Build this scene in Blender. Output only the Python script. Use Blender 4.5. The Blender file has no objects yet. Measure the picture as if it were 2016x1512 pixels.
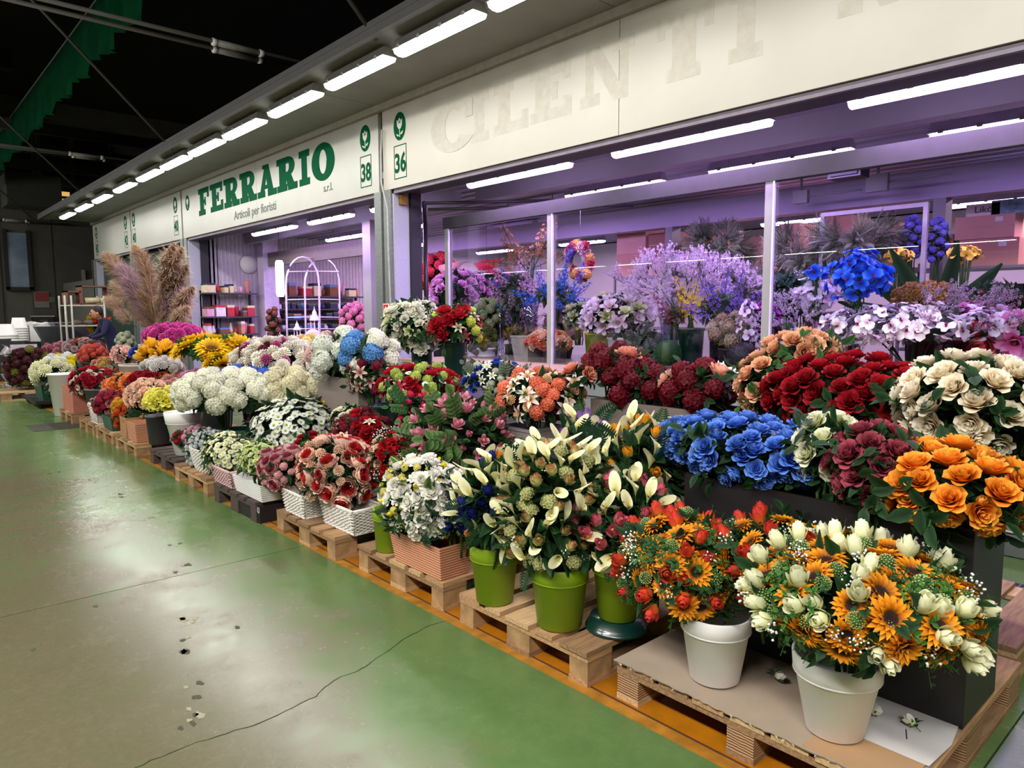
import bpy, math, random
from math import sin, cos, pi, radians
from mathutils import Vector, Matrix, noise, Euler
random.seed(7)
S = bpy.context.scene
COL = S.collection
# ---------------------------------------------------------------- camera, light, exposure
F, W, H, CH = 1404.7, 2016.0, 1512.0, 1.45
YAW, PITCH, ROLL = 0.73239, -0.1015, -0.00377
fw = Vector((sin(YAW)*cos(PITCH), cos(YAW)*cos(PITCH), sin(PITCH)))
r0 = Vector((cos(YAW), -sin(YAW), 0)); u0 = r0.cross(fw)
rt = r0*cos(ROLL)+u0*sin(ROLL); up = u0*cos(ROLL)-r0*sin(ROLL)
CO = Vector((0, 0, CH))
cd = bpy.data.cameras.new('camera'); cam = bpy.data.objects.new('camera', cd); COL.objects.link(cam)
cd.sensor_width = 36.0; cd.lens = F/W*36.0; cd.clip_end = 200; cd.clip_start = .05
cam.matrix_world = Matrix(((rt.x, up.x, -fw.x, 0), (rt.y, up.y, -fw.y, 0), (rt.z, up.z, -fw.z, CH), (0, 0, 0, 1)))
S.camera = cam
S.view_settings.view_transform = 'Standard'; S.view_settings.look = 'None'
S.view_settings.gamma = 1; S.view_settings.use_curve_mapping = False
S.view_settings.exposure = 0.5
S.cycles.max_bounces = 7; S.cycles.transparent_max_bounces = 12; S.cycles.diffuse_bounces = 3; S.cycles.glossy_bounces = 3
S.cycles.caustics_reflective = False; S.cycles.caustics_refractive = False; S.cycles.sample_clamp_indirect = 4
wd = bpy.data.worlds.new('night'); S.world = wd; wd.use_nodes = True
wd.node_tree.nodes['Background'].inputs[0].default_value = (.55, .62, .8, 1)
wd.node_tree.nodes['Background'].inputs[1].default_value = 0.03
AISLE_W, SHOP_W, HALL_W = 16.0, 34.0, 84.0      # watts of one canopy lamp, one shop lamp, one hall lamp
def area(loc, sx, sy, power, col, rot=(0, 0, 0), spread=pi):
    l = bpy.data.lights.new('lamp_light', 'AREA'); l.shape = 'RECTANGLE'; l.size = sx; l.size_y = sy
    l.energy = power; l.color = col; l.spread = spread
    o = bpy.data.objects.new('lamp_light', l); o.location = loc; o.rotation_euler = rot; COL.objects.link(o); return o
def ray(x, y): return fw*F+rt*(x-W/2)-up*(y-H/2)
def P(x, y, X=None, Y=None, z=None):
    d = ray(x, y)
    t = X/d.x if X is not None else (Y/d.y if Y is not None else (z-CH)/d.z)
    return CO+d*t
def depth(p): return (Vector(p)-CO).dot(fw)
# ---------------------------------------------------------------- materials
MC = {}
def sr(h):
    h = h.lstrip('#'); c = [int(h[i:i+2], 16)/255 for i in (0, 2, 4)]
    return tuple((v/12.92 if v <= .04045 else ((v+.055)/1.055)**2.4) for v in c)+(1,)
def new_mat(name):
    m = bpy.data.materials.new(name); m.use_nodes = True
    return m, m.node_tree.nodes, m.node_tree.links, m.node_tree.nodes['Principled BSDF']
def mat(name, c, rough=.6, metal=0, var=.12, scale=12, bump=0, spec=.5, stretch=None, coat=0):
    k = (name, c, rough)
    if k in MC: return MC[k]
    m, N, L, b = new_mat(name)
    col = sr(c); b.inputs['Roughness'].default_value = rough; b.inputs['Metallic'].default_value = metal
    b.inputs['Specular IOR Level'].default_value = spec; b.inputs['Coat Weight'].default_value = coat
    tc = N.new('ShaderNodeTexCoord'); mp = N.new('ShaderNodeMapping'); L.new(tc.outputs['Object'], mp.inputs[0])
    if stretch: mp.inputs['Scale'].default_value = stretch
    nz = N.new('ShaderNodeTexNoise'); nz.inputs['Scale'].default_value = scale; nz.inputs['Detail'].default_value = 5
    L.new(mp.outputs[0], nz.inputs['Vector'])
    mr = N.new('ShaderNodeMapRange'); mr.inputs[1].default_value = .3; mr.inputs[2].default_value = .7
    mr.inputs[3].default_value = 1-var; mr.inputs[4].default_value = 1+var
    L.new(nz.outputs[0], mr.inputs[0])
    hs = N.new('ShaderNodeHueSaturation'); hs.inputs['Color'].default_value = col; L.new(mr.outputs[0], hs.inputs['Value'])
    L.new(hs.outputs[0], b.inputs['Base Color'])
    if bump:
        bp = N.new('ShaderNodeBump'); bp.inputs['Strength'].default_value = bump; bp.inputs['Distance'].default_value = .01
        L.new(nz.outputs[0], bp.inputs['Height']); L.new(bp.outputs[0], b.inputs['Normal'])
    MC[k] = m; return m
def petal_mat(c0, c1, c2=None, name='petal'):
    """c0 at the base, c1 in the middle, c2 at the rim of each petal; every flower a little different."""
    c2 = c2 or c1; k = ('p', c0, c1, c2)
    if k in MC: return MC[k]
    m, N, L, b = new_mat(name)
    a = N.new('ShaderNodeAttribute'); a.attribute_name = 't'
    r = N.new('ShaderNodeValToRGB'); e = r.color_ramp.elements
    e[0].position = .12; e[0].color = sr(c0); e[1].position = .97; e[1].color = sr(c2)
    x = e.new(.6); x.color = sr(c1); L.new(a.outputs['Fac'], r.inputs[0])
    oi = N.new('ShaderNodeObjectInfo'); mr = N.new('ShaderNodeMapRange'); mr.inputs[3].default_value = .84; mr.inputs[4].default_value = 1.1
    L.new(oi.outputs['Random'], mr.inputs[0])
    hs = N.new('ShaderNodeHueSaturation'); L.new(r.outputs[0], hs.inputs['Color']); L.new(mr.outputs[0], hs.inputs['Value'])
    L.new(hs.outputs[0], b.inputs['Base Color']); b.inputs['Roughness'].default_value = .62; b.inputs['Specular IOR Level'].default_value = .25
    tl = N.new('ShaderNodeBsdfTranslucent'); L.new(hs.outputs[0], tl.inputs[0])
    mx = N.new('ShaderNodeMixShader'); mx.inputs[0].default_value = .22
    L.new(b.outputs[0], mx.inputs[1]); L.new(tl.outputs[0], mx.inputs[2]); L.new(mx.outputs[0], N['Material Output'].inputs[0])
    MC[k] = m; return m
def emit(name, c, s):
    k = (name, c, s)
    if k in MC: return MC[k]
    m, N, L, b = new_mat(name); b.inputs['Emission Color'].default_value = sr(c); b.inputs['Emission Strength'].default_value = s
    b.inputs['Base Color'].default_value = sr(c); MC[k] = m; return m
def glass_mat(name, tint='#f4f4fa', refl=1.0, rough=.0, base=.0):
    k = (name, tint)
    if k in MC: return MC[k]
    m, N, L, b = new_mat(name); N.remove(b)
    t = N.new('ShaderNodeBsdfTransparent'); t.inputs[0].default_value = sr(tint)
    g = N.new('ShaderNodeBsdfGlossy'); g.inputs['Roughness'].default_value = rough
    fr = N.new('ShaderNodeLayerWeight'); fr.inputs[0].default_value = .5
    pw = N.new('ShaderNodeMath'); pw.operation = 'POWER'; pw.inputs[1].default_value = 5; L.new(fr.outputs['Facing'], pw.inputs[0])
    mu = N.new('ShaderNodeMath'); mu.operation = 'MULTIPLY_ADD'; mu.inputs[1].default_value = refl; mu.inputs[2].default_value = .06+base
    mx = N.new('ShaderNodeMixShader'); L.new(pw.outputs[0], mu.inputs[0]); L.new(mu.outputs[0], mx.inputs[0])
    L.new(t.outputs[0], mx.inputs[1]); L.new(g.outputs[0], mx.inputs[2]); L.new(mx.outputs[0], N['Material Output'].inputs[0])
    MC[k] = m; return m
# ---------------------------------------------------------------- mesh builder
class MB:
    def __init__(s): s.v = []; s.f = []; s.m = []; s.t = []; s.mi = 0; s.sm = []; s.smooth = True
    def add(s, vs, fs, t=None):
        o = len(s.v); s.v += [tuple(v) for v in vs]; s.t += (t if t is not None else [0.5]*len(vs))
        for f in fs: s.f.append(tuple(i+o for i in f)); s.m.append(s.mi); s.sm.append(s.smooth)
        return s
    def box(s, a, b, bev=0):
        sm = s.smooth; s.smooth = False
        x0, y0, z0 = a; x1, y1, z1 = b
        s.add([(x0, y0, z0), (x1, y0, z0), (x1, y1, z0), (x0, y1, z0), (x0, y0, z1), (x1, y0, z1), (x1, y1, z1), (x0, y1, z1)],
              [(0, 3, 2, 1), (4, 5, 6, 7), (0, 1, 5, 4), (1, 2, 6, 5), (2, 3, 7, 6), (3, 0, 4, 7)])
        s.smooth = sm; return s
    def hexa(s, vs):
        sm = s.smooth; s.smooth = False
        s.add(vs, [(0, 3, 2, 1), (4, 5, 6, 7), (0, 1, 5, 4), (1, 2, 6, 5), (2, 3, 7, 6), (3, 0, 4, 7)]); s.smooth = sm; return s
    def lathe(s, prof, n=32, c=(0, 0, 0)):
        vs = []; fs = []
        for r, z in prof:
            for i in range(n):
                a = 2*pi*i/n; vs.append((c[0]+r*cos(a), c[1]+r*sin(a), c[2]+z))
        for j in range(len(prof)-1):
            for i in range(n):
                k = (i+1) % n; fs.append((j*n+i, j*n+k, (j+1)*n+k, (j+1)*n+i))
        return s.add(vs, fs)
    def tube(s, pts, r, n=5, r1=None, cap=True):
        pts = [Vector(p) for p in pts]; vs = []; fs = []; L = len(pts)
        for i, p in enumerate(pts):
            d = (pts[min(i+1, L-1)]-pts[max(i-1, 0)]).normalized()
            q = d.orthogonal().normalized() if abs(d.z) > .9 else d.cross(Vector((0, 0, 1))).normalized()
            w = d.cross(q); rr = r if r1 is None else r+(r1-r)*i/(L-1)
            for k in range(n):
                a = 2*pi*k/n; vs.append(p+q*(rr*cos(a))+w*(rr*sin(a)))
        for i in range(L-1):
            for k in range(n):
                m = (k+1) % n; fs.append((i*n+k, i*n+m, (i+1)*n+m, (i+1)*n+k))
        if cap: fs += [tuple(range(n))[::-1], tuple((L-1)*n+k for k in range(n))]
        return s.add(vs, fs)
    def prism(s, poly, z0, z1):
        n = len(poly); sm = s.smooth; s.smooth = False
        vs = [(p[0], p[1], z0) for p in poly]+[(p[0], p[1], z1) for p in poly]
        s.add(vs, [tuple(range(n))[::-1], tuple(range(n, 2*n))]+[(i, (i+1) % n, n+(i+1) % n, n+i) for i in range(n)])
        s.smooth = sm; return s
    def ball(s, c, r, n=8, m=5, sz=1, t=.5):
        c = Vector(c); vs = []; fs = []
        for j in range(m+1):
            b = pi*j/m
            for i in range(n): a = 2*pi*i/n; vs.append((c.x+r*sin(b)*cos(a), c.y+r*sin(b)*sin(a), c.z+r*sz*cos(b)))
        for j in range(m):
            for i in range(n):
                k = (i+1) % n; fs.append((j*n+i, (j+1)*n+i, (j+1)*n+k, j*n+k))
        return s.add(vs, fs, [t]*len(vs))
    def mesh(s, name, mats):
        me = bpy.data.meshes.new(name); me.from_pydata(s.v, [], s.f)
        for m in mats: me.materials.append(m)
        me.polygons.foreach_set('material_index', s.m)
        me.polygons.foreach_set('use_smooth', s.sm)
        at = me.attributes.new('t', 'FLOAT', 'POINT'); at.data.foreach_set('value', s.t)
        me.update(); return me
    def build(s, name, mats, parent=None, loc=(0, 0, 0), rz=0, kind=None):
        if not isinstance(mats, (list, tuple)): mats = [mats]
        o = bpy.data.objects.new(name, s.mesh(name, mats)); COL.objects.link(o)
        o.location = loc; o.rotation_euler = (0, 0, rz)
        if parent: o.parent = parent
        if kind: o['kind'] = kind
        return o
def tag(o, label, cat, group=None):
    o['label'] = label; o['category'] = cat
    if group: o['group'] = group
    return o
def empty(name, loc, label=None, cat=None, group=None, rz=0, kind=None):
    o = bpy.data.objects.new(name, None); COL.objects.link(o); o.location = loc; o.rotation_euler = (0, 0, rz); o.empty_display_size = .1
    if label: tag(o, label, cat, group)
    if kind: o['kind'] = kind
    return o
def put(name, me, parent, loc, rot=None, sc=1):
    o = bpy.data.objects.new(name, me); COL.objects.link(o); o.parent = parent; o.location = loc
    if rot is not None: o.rotation_euler = rot
    o.scale = (sc, sc, sc) if not isinstance(sc, (tuple, list)) else sc
    return o
def sbox(name, a, b, m, parent=None, kind='structure'):
    o = MB().box(a, b).build(name, m, parent)
    if parent is None and kind: o['kind'] = kind
    return o
# ================================================================ THE HALL
GALV = mat('galvanised_steel', '#6f7472', .5, .3, .18, 30)
LILACWALL = mat('shop_wall_paint', '#cfc9d2', .6, 0, .04, 3)
FRAME = mat('window_frame_paint', '#8c8d8a', .45, 0, .04, 8)
DARK = mat('dark_painted_steel', '#1d1d20', .55, 0, .1, 8)
BLACKP = mat('black_plastic', '#17181b', .5)
GREENP = mat('sign_green', '#01482c', .6, 0, .05, 5, spec=.02)
WHITEM = mat('white_paint', '#e9e6e0', .5, 0, .03, 6)
# floor: worn green resin on concrete slabs with open joints
def floor_material():
    m, N, L, b = new_mat('green_resin_floor')
    g = N.new('ShaderNodeNewGeometry')
    def noise_(sc, det, st=(1, 1, 1), rough=.6):
        mp = N.new('ShaderNodeMapping'); mp.inputs['Scale'].default_value = st; L.new(g.outputs['Position'], mp.inputs[0])
        n = N.new('ShaderNodeTexNoise'); n.inputs['Scale'].default_value = sc; n.inputs['Detail'].default_value = det; n.inputs['Roughness'].default_value = rough
        L.new(mp.outputs[0], n.inputs['Vector']); return n.outputs[0]
    def ramp(src, stops):
        r = N.new('ShaderNodeValToRGB'); e = r.color_ramp.elements
        e[0].position, e[0].color = stops[0]; e[1].position, e[1].color = stops[-1]
        for p, c in stops[1:-1]: q = e.new(p); q.color = c
        L.new(src, r.inputs[0]); return r.outputs[0]
    def mix(f, a, b_):
        x = N.new('ShaderNodeMix'); x.data_type = 'RGBA'
        if isinstance(f, float): x.inputs[0].default_value = f
        else: L.new(f, x.inputs[0])
        for i, s in ((6, a), (7, b_)):
            if isinstance(s, tuple): x.inputs[i].default_value = s
            else: L.new(s, x.inputs[i])
        return x.outputs[2]
    fine = noise_(38, 8, rough=.8); mid = noise_(3.2, 7, rough=.8); big = noise_(.8, 4)
    green = mix(mid, sr('#43592f'), sr('#6b8852'))
    brown = mix(fine, sr('#463e2e'), sr('#776d54'))
    # the trafficked lane of the aisle (worn through) runs along it, about a metre from the pallets
    sx = N.new('ShaderNodeSeparateXYZ'); L.new(g.outputs['Position'], sx.inputs[0])
    lane = N.new('ShaderNodeMapRange'); lane.inputs[1].default_value = 1.7; lane.inputs[2].default_value = .95; lane.inputs[3].default_value = -.28; lane.inputs[4].default_value = .16
    L.new(sx.outputs[0], lane.inputs[0])
    def madd(a, k, c=None):
        x = N.new('ShaderNodeMath'); x.operation = 'MULTIPLY_ADD'; L.new(a, x.inputs[0]); x.inputs[1].default_value = k
        if c is None: x.inputs[2].default_value = 0
        elif isinstance(c, float): x.inputs[2].default_value = c
        else: L.new(c, x.inputs[2])
        return x.outputs[0]
    ly_ = N.new('ShaderNodeMapRange'); ly_.inputs[1].default_value = 7.5; ly_.inputs[2].default_value = 3.5; ly_.inputs[3].default_value = -.06; ly_.inputs[4].default_value = .14
    L.new(sx.outputs[1], ly_.inputs[0])
    ad = N.new('ShaderNodeMath'); ad.operation = 'ADD'; L.new(lane.outputs[0], ad.inputs[0]); L.new(ly_.outputs[0], ad.inputs[1])
    wear = madd(mid, .6, madd(big, 1.0, madd(fine, .4, ad.outputs[0])))
    wm = N.new('ShaderNodeMapRange'); wm.inputs[1].default_value = .9; wm.inputs[2].default_value = 1.2; wm.inputs[4].default_value = .9; L.new(wear, wm.inputs[0])
    c = mix(wm.outputs[0], green, brown)
    spk = noise_(70, 8, (1, .35, 1), .9)
    sp = N.new('ShaderNodeMapRange'); sp.inputs[1].default_value = .66; sp.inputs[2].default_value = .78; sp.inputs[4].default_value = .55; L.new(spk, sp.inputs[0])
    c = mix(sp.outputs[0], c, sr('#a39c78'))
    dk = noise_(19, 6, (.5, 1, 1), .85)
    dm = N.new('ShaderNodeMapRange'); dm.inputs[1].default_value = .62; dm.inputs[2].default_value = .74; dm.inputs[4].default_value = .5; L.new(dk, dm.inputs[0])
    c = mix(dm.outputs[0], c, sr('#3b4433'))
    L.new(c, b.inputs['Base Color'])
    rr = N.new('ShaderNodeMapRange'); rr.inputs[1].default_value = .3; rr.inputs[2].default_value = .8; rr.inputs[3].default_value = .17; rr.inputs[4].default_value = .36
    L.new(mid, rr.inputs[0]); L.new(rr.outputs[0], b.inputs['Roughness']); b.inputs['Specular IOR Level'].default_value = .42
    bp = N.new('ShaderNodeBump'); bp.inputs['Strength'].default_value = .035; bp.inputs['Distance'].default_value = .004
    L.new(fine, bp.inputs['Height']); L.new(bp.outputs[0], b.inputs['Normal'])
    return m
FLOORM = floor_material()
fl = MB().box((-14, -4, -.08), (14, 32, -.012)).build('floor', mat('joint_grime', '#1a1c16', .9)); fl['kind'] = 'structure'
ys = [-4, .585, 4.085, 7.6, 11.05, 14.6, 18.1, 21.6, 25.1, 28.6, 32]
for i in range(len(ys)-1):
    MB().box((-14, ys[i]+.003, -.012), (4.94, ys[i+1]-.003, 0)).build('slab', FLOORM, fl)
for a, b_ in ((-4, 7.6), (7.6, 15.5), (15.5, 32)): MB().box((4.946, a+.003, -.012), (14, b_-.003, 0)).build('slab', FLOORM, fl)
# ochre boundary line painted along the aisle, with its dark edge seam
OCH = mat('ochre_floor_paint', '#a0620a', .38, 0, .15, 9)
o = MB().box((1.99, -2, .0004), (2.2, 24, .0018)).build('trim_1', OCH); o['kind'] = 'structure'
o = MB().box((1.925, -2, .0004), (1.978, 24, .0018)).build('trim_2', mat('ochre_worn', '#a06c22', .5, 0, .3, 14)); o['kind'] = 'structure'
o = MB().box((1.979, -2, .0004), (1.989, 24, .0012)).build('trim_3', mat('seam_rust', '#4d2412', .8)); o['kind'] = 'structure'
o = MB().box((2.2, .3, .0004), (2.9, .42, .0018)).build('trim_4', mat('ochre_worn', '#a06c22', .5, 0, .3, 14)); o['kind'] = 'structure'
def ribbon(name, pts, w, m, z=.0009):
    b = MB(); vs = []
    for i, (x, y) in enumerate(pts):
        a = pts[max(0, i-1)]; c = pts[min(len(pts)-1, i+1)]; d = Vector((c[0]-a[0], c[1]-a[1], 0)).normalized(); n = Vector((-d.y, d.x, 0))*w*.5*random.uniform(.5, 1.2)
        vs += [(x+n.x, y+n.y, z), (x-n.x, y-n.y, z)]
    b.add(vs, [(2*i, 2*i+1, 2*i+3, 2*i+2) for i in range(len(pts)-1)])
    o = b.build(name, m); o['kind'] = 'structure'; return o
CRK = mat('crack_dirt', '#20281a', .9)
pts = []
for p in ((875, 1222), (846, 1230), (818, 1245), (790, 1262), (762, 1284), (733, 1300), (727, 1310), (700, 1323), (668, 1335), (640, 1352), (618, 1370), (560, 1400), (500, 1425), (430, 1450), (352, 1475), (280, 1505), (200, 1530)):
    q = P(*p, z=0); pts.append((q.x+random.uniform(-.004, .004), q.y+random.uniform(-.008, .008)))
fine_pts = []
for a, b_ in zip(pts, pts[1:]):
    for k in range(4): t = k/4; fine_pts.append((a[0]+(b_[0]-a[0])*t+random.uniform(-.004, .004), a[1]+(b_[1]-a[1])*t+random.uniform(-.005, .005)))
ribbon('floor_crack', fine_pts, .004, CRK)
# peeled-off resin patches in the aisle
SCAR = mat('bare_concrete', '#8d8a70', .75, 0, .3, 60); SCARD = mat('torn_resin', '#3c3d2b', .8, 0, .2, 60)
for (px, py, n) in ((372, 1268, 5), (382, 1215, 4), (385, 1355, 4), (365, 1405, 3), (372, 1440, 3), (360, 1120, 3), (345, 1070, 3), (300, 1015, 3), (240, 975, 3), (170, 945, 3), (110, 932, 2), (55, 1290, 1), (180, 1190, 1), (455, 1235, 1)):
    c = P(px, py, z=0)
    for k in range(n):
        cx = c.x+random.uniform(-.05, .05); cy = c.y+random.uniform(-.07, .07); rr = random.uniform(.008, .022); mm = 9
        poly = [(cx+rr*cos(2*pi*i/mm)*random.uniform(.4, 1.2), cy+rr*1.7*sin(2*pi*i/mm)*random.uniform(.4, 1.2)) for i in range(mm)]
        o = MB().prism(poly, .0003, .0012).build('floor_scar', random.choice((SCAR, SCARD, SCARD))); o['kind'] = 'structure'
# manhole cover and drain grate
o = MB().box((1.42, 10.35, .0003), (2.05, 11.0, .004)).build('trim_5', mat('manhole_plate', '#3e3e34', .6, .2, .2, 40)); o['kind'] = 'structure'
gr = empty('drain_grate', (4.3, 0, 0), kind='structure')
MB().box((-.14, -2, .0005), (.14, 7, .002)).build('channel', BLACKP, gr)
MB().box((-.15, -2, .002), (-.135, 7, .008)).box((.135, -2, .002), (.15, 7, .008)).build('rim', GALV, gr)
b = MB()
for i in range(110): y = -1+i*.036; b.box((-.135, y, .002), (.135, y+.006, .007))
for k in range(7): x = -.12+k*.04; b.box((x, -1, .002), (x+.006, 3, .0075))
b.build('bars', GALV, gr)
# walls and roof of the hall
WALLD = mat('hall_wall', '#5a584f', .8, 0, .12, 2, bump=.1)
ROOFD = mat('hall_roof', '#151519', .8, 0, .2, 1)
sbox('wall_back', (-14, 30, 0), (14, 30.3, 9), WALLD)
sbox('wall_left', (-14.2, -4, 0), (-14, 30.3, 9), WALLD)
sbox('wall_front', (-14, -4.2, 0), (14, -4, 9), WALLD)
sbox('wall_right', (14, -4, 0), (14.2, 30.3, 9), WALLD)
sbox('ceiling', (-14, -4, 8.8), (14.2, 30.3, 9), ROOFD)
# wall panels of the far wall
for i, (x0, x1) in enumerate(((1.2, 3.5), (4.35, 5.05), (5.1, 6.6), (6.65, 8.0))):
    sbox('wall_panel', (x0, 29.94, 0), (x1, 30, 5.6), mat('hall_panel', '#4c4a44', .8, 0, .1, 3))
for (x0, x1, z0, z1) in ((4.9, 5.75, 6.0, 7.9), (5.9, 7.0, 6.0, 7.9), (1.5, 4.6, 6.0, 7.9)):
    w = MB().box((x0, 29.9, z0), (x1, 29.95, z1)).build('window_2', mat('night_pane', '#0e1020', .2)); w['kind'] = 'structure'
    MB().box((x0-.08, 29.86, z0-.08), (x0, 29.97, z1+.08)).box((x1, 29.86, z0-.08), (x1+.08, 29.97, z1+.08)).box((x0, 29.86, z0-.08), (x1, 29.97, z0)).box((x0, 29.86, z1), (x1, 29.97, z1+.08)).build('window_frame', DARK, w)
# lower window at the far left and its reflection-catching pane
w = MB().box((3.72, 29.88, 2.35), (4.28, 29.93, 4.2)).build('window_1', mat('hazy_pane', '#8090a4', .15, 0, .25, 2)); w['kind'] = 'structure'
MB().box((3.62, 29.84, 2.25), (3.72, 29.97, 4.3)).box((4.28, 29.84, 2.25), (4.4, 29.97, 4.3)).box((3.62, 29.84, 2.22), (4.4, 29.97, 2.35)).build('window_frame', DARK, w)
# lit louvre high on the end wall
lv = empty('window_3', (5.1, 29.8, 4.8), kind='structure')
MB().box((-.06, 0, -.1), (.64, .1, 1.05)).build('frame', BLACKP, lv)
for k in range(4): MB().box((0, -.03, .02+k*.25), (.56, .02, .17+k*.25)).build('louvre', emit('louvre_glow', '#f0c070', .55), lv)
MB().tube([(.0, -.06, .5), (.6, -.06, -.02)], .03).build('brace', BLACKP, lv)
sb = sbox('roof_unit', (3.2, 25, 4.55), (4.55, 26.2, 5.45), mat('duct_paint', '#2c2c28', .8))
# steel purlins, trusses of the roof
for y in (6, 12, 18, 24): sbox('ceiling_beam', (-8, y-.15, 8.0), (3.4, y+.15, 8.5), DARK)
for y in (20, 22.5, 25, 27.5): sbox('ceiling_beam', (1.5, y, 5.6), (9, y+.12, 5.85), mat('purlin', '#25252a', .7))
for y in (6, 12, 18, 24):
    o = MB().tube([(3.72, y, 3.97), (.5, y, 7.2)], .022, 8).build('roof_strut', mat('strut_steel', '#45433d', .6, .2)); tag(o, {6: 'slanting steel strut nearest the camera, rising above the lit canopy lamps', 12: 'slanting steel strut crossing behind the green awning', 18: 'slanting steel strut ending left of the small canopy sensor, above the row of lamps', 24: 'farthest slanting steel strut near the lit yellow louvre'}[y], 'strut', 'struts holding the canopy')
# sensor disc on the canopy edge
o = MB().lathe([(.0, 0), (.07, 0), (.07, .02), (0, .025)], 16).build('sensor_disc', mat('sensor_plastic', '#8d8a7d', .5)); o.location = (3.72, 12.1, 4.1); o.rotation_euler = (0, radians(-80), 0); tag(o, 'small grey disc sensor standing on the canopy edge', 'sensor')
# trays with switched-off tube lamps crossing the hall
TR = mat('tray_paint', '#55534c', .6, 0, .1, 5); TUB = mat('dead_tube', '#8d8b82', .4)
pos = ['nearest the camera', 'second nearest, below the green awning', 'third, beside the lit louvre', 'farthest, level with the last canopy lamp']
for n, (y, zz, x0, x1) in enumerate(((9.75, 4.95, .9, 6.0), (18.6, 4.97, .5, 6.0), (27.9, 4.9, .5, 6), (29.2, 4.55, .5, 5.5))):
    t = empty('lamp_tray', (0, y, zz), 'thin grey tube rails under the roof, %s' % pos[n], 'lamp rail', 'unlit tube rails across the hall')
    for k, dy in enumerate((0, .32)):
        MB().tube([(x0, dy, .02*k), (x1, dy, .02*k)], .028, 8).build('rail', TR, t)
        xs = 3.6+.12*k
        q = MB().tube([(xs, dy, .02*k-.012), (xs+.62, dy, .02*k-.012)], .042, 10).build('tube', TUB, t)
        for e_ in (-.03, .59): MB().tube([(xs+e_, dy, .02*k-.012), (xs+e_+.06, dy, .02*k-.012)], .048, 10).build('collar', WHITEM, q)
# green scalloped awning hung along the aisle of the stand opposite
AW = mat('awning_cloth', '#03361c', .95, 0, .25, 3, bump=.2, spec=.03)
def awning():
    X = 2.75
    a = P(0, 262, X=X); c = P(168, 28, X=X); ztop = (a.z+c.z)/2
    y0, y1 = 5.8, 25.3
    b = MB(); n = 150; vs = []; fs = []; t = []
    for i in range(n+1):
        y = y0+(y1-y0)*i/n
        ph = (y/1.37) % 1.0
        drop = .72+.19*(1-ph)
        for j in range(5):
            v = j/4
            vs.append((X+.05*sin(y*9)*v+.03*sin(y*23)*v, y, ztop-drop*v)); t.append(v)
    for i in range(n):
        for j in range(4): k = i*5+j; fs.append((k, k+1, k+6, k+5))
    b.add(vs, fs, t)
    r = empty('green_awning', (0, 0, 0), 'dark green fabric awning with a scalloped lower edge, hanging top left', 'awning')
    o = b.build('valance', AW, r)
    s = o.modifiers.new('s', 'SOLIDIFY'); s.thickness = .004
    MB().tube([(X, y0, ztop+.01), (X, y1, ztop+.01)], .018, 6).build('pole', mat('awning_pole', '#3a4038', .6), r)
awning()
# ================================================================ CANOPY, SIGNS
XS = 4.9
CANM = mat('canopy_soffit', '#74746c', .6, 0, .08, 2.5)
edges = [-3, .62, 4.07, 7.88, 11.6, 15.45, 19.2, 23.1]
can = empty('ceiling_canopy', (0, 0, 0), kind='structure')
for a, b_ in zip(edges, edges[1:]): MB().box((3.66, a+.004, 3.98), (4.93, b_-.004, 4.03)).build('panel', CANM, can)
MB().box((3.6, -3, 4.032), (4.95, 23.1, 4.09)).box((3.6, -3, 3.96), (3.66, 23.1, 4.03)).build('edge_beam', mat('canopy_edge', '#3a3a38', .6), can)
MB().box((4.84, -3, 3.9), (4.9, 23.1, 3.98)).build('cornice', mat('cornice_paint', '#8a857a', .6), can)
LENS = emit('lamp_lens', '#fffff4', 9.0)
def lamp_fix(x, y, z, L, lens, body, name, label, cat, grp, wid=.15, w=0, col=(1, 1, .95), rod=0):
    t = empty(name, (x, y, z), label, cat, grp)
    h = L/2; wd_ = wid/2
    MB().hexa([(-wd_, -h, 0), (wd_, -h, 0), (wd_, h, 0), (-wd_, h, 0), (-wd_*.6, -h+.02, .09), (wd_*.6, -h+.02, .09), (wd_*.6, h-.02, .09), (-wd_*.6, h-.02, .09)]).build('housing', body, t)
    q = MB()
    pr = [(-wd_*.92, 0), (-wd_*.75, -.035), (-wd_*.3, -.05), (wd_*.3, -.05), (wd_*.75, -.035), (wd_*.92, 0)]
    vs = [(a, -h+.02, c) for a, c in pr]+[(a, h-.02, c) for a, c in pr]; n = len(pr)
    q.add(vs, [(i, i+1, n+i+1, n+i) for i in range(n-1)]+[tuple(range(n)), tuple(range(n, 2*n))[::-1]])
    q.build('lens', lens, t)
    for s in (-1, 1):
        for k in (-.8, -.27, .27, .8): MB().box((s*wd_-.008, k*h-.02, -.012), (s*wd_+.008, k*h+.02, .02)).build('clip', mat('steel_clip', '#8a8a86', .4, .6), t)
    if rod:
        for k in (-.7, .7): MB().tube([(0, k*h, .08), (0, k*h, rod-z)], .008, 6).build('hanger', mat('steel_clip', '#8a8a86', .4, .6), t)
    area((x, y, z-.06), wid, L*.95, w, col)
    return t
HOUS = mat('lamp_housing', '#4b4a44', .55)
names = ['at the top edge of the photo, nearest the camera', 'second from the top of the photo', 'third from the top of the photo', 'fourth in the row, over the shop number plates', 'fifth in the row, above the end of the green lettering', 'sixth in the row, above the middle of the green lettering', 'seventh in the row, above the start of the green lettering', 'eighth in the row', 'ninth in the row', 'tenth in the row', 'eleventh in the row', 'last of the row, farthest from the camera']
ly = [3.9, 5.25, 6.6, 8.05, 9.55, 10.95, 12.35, 13.77, 15.4, 17.2, 18.9, 20.7]
names[-1] = names[-1]
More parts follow.
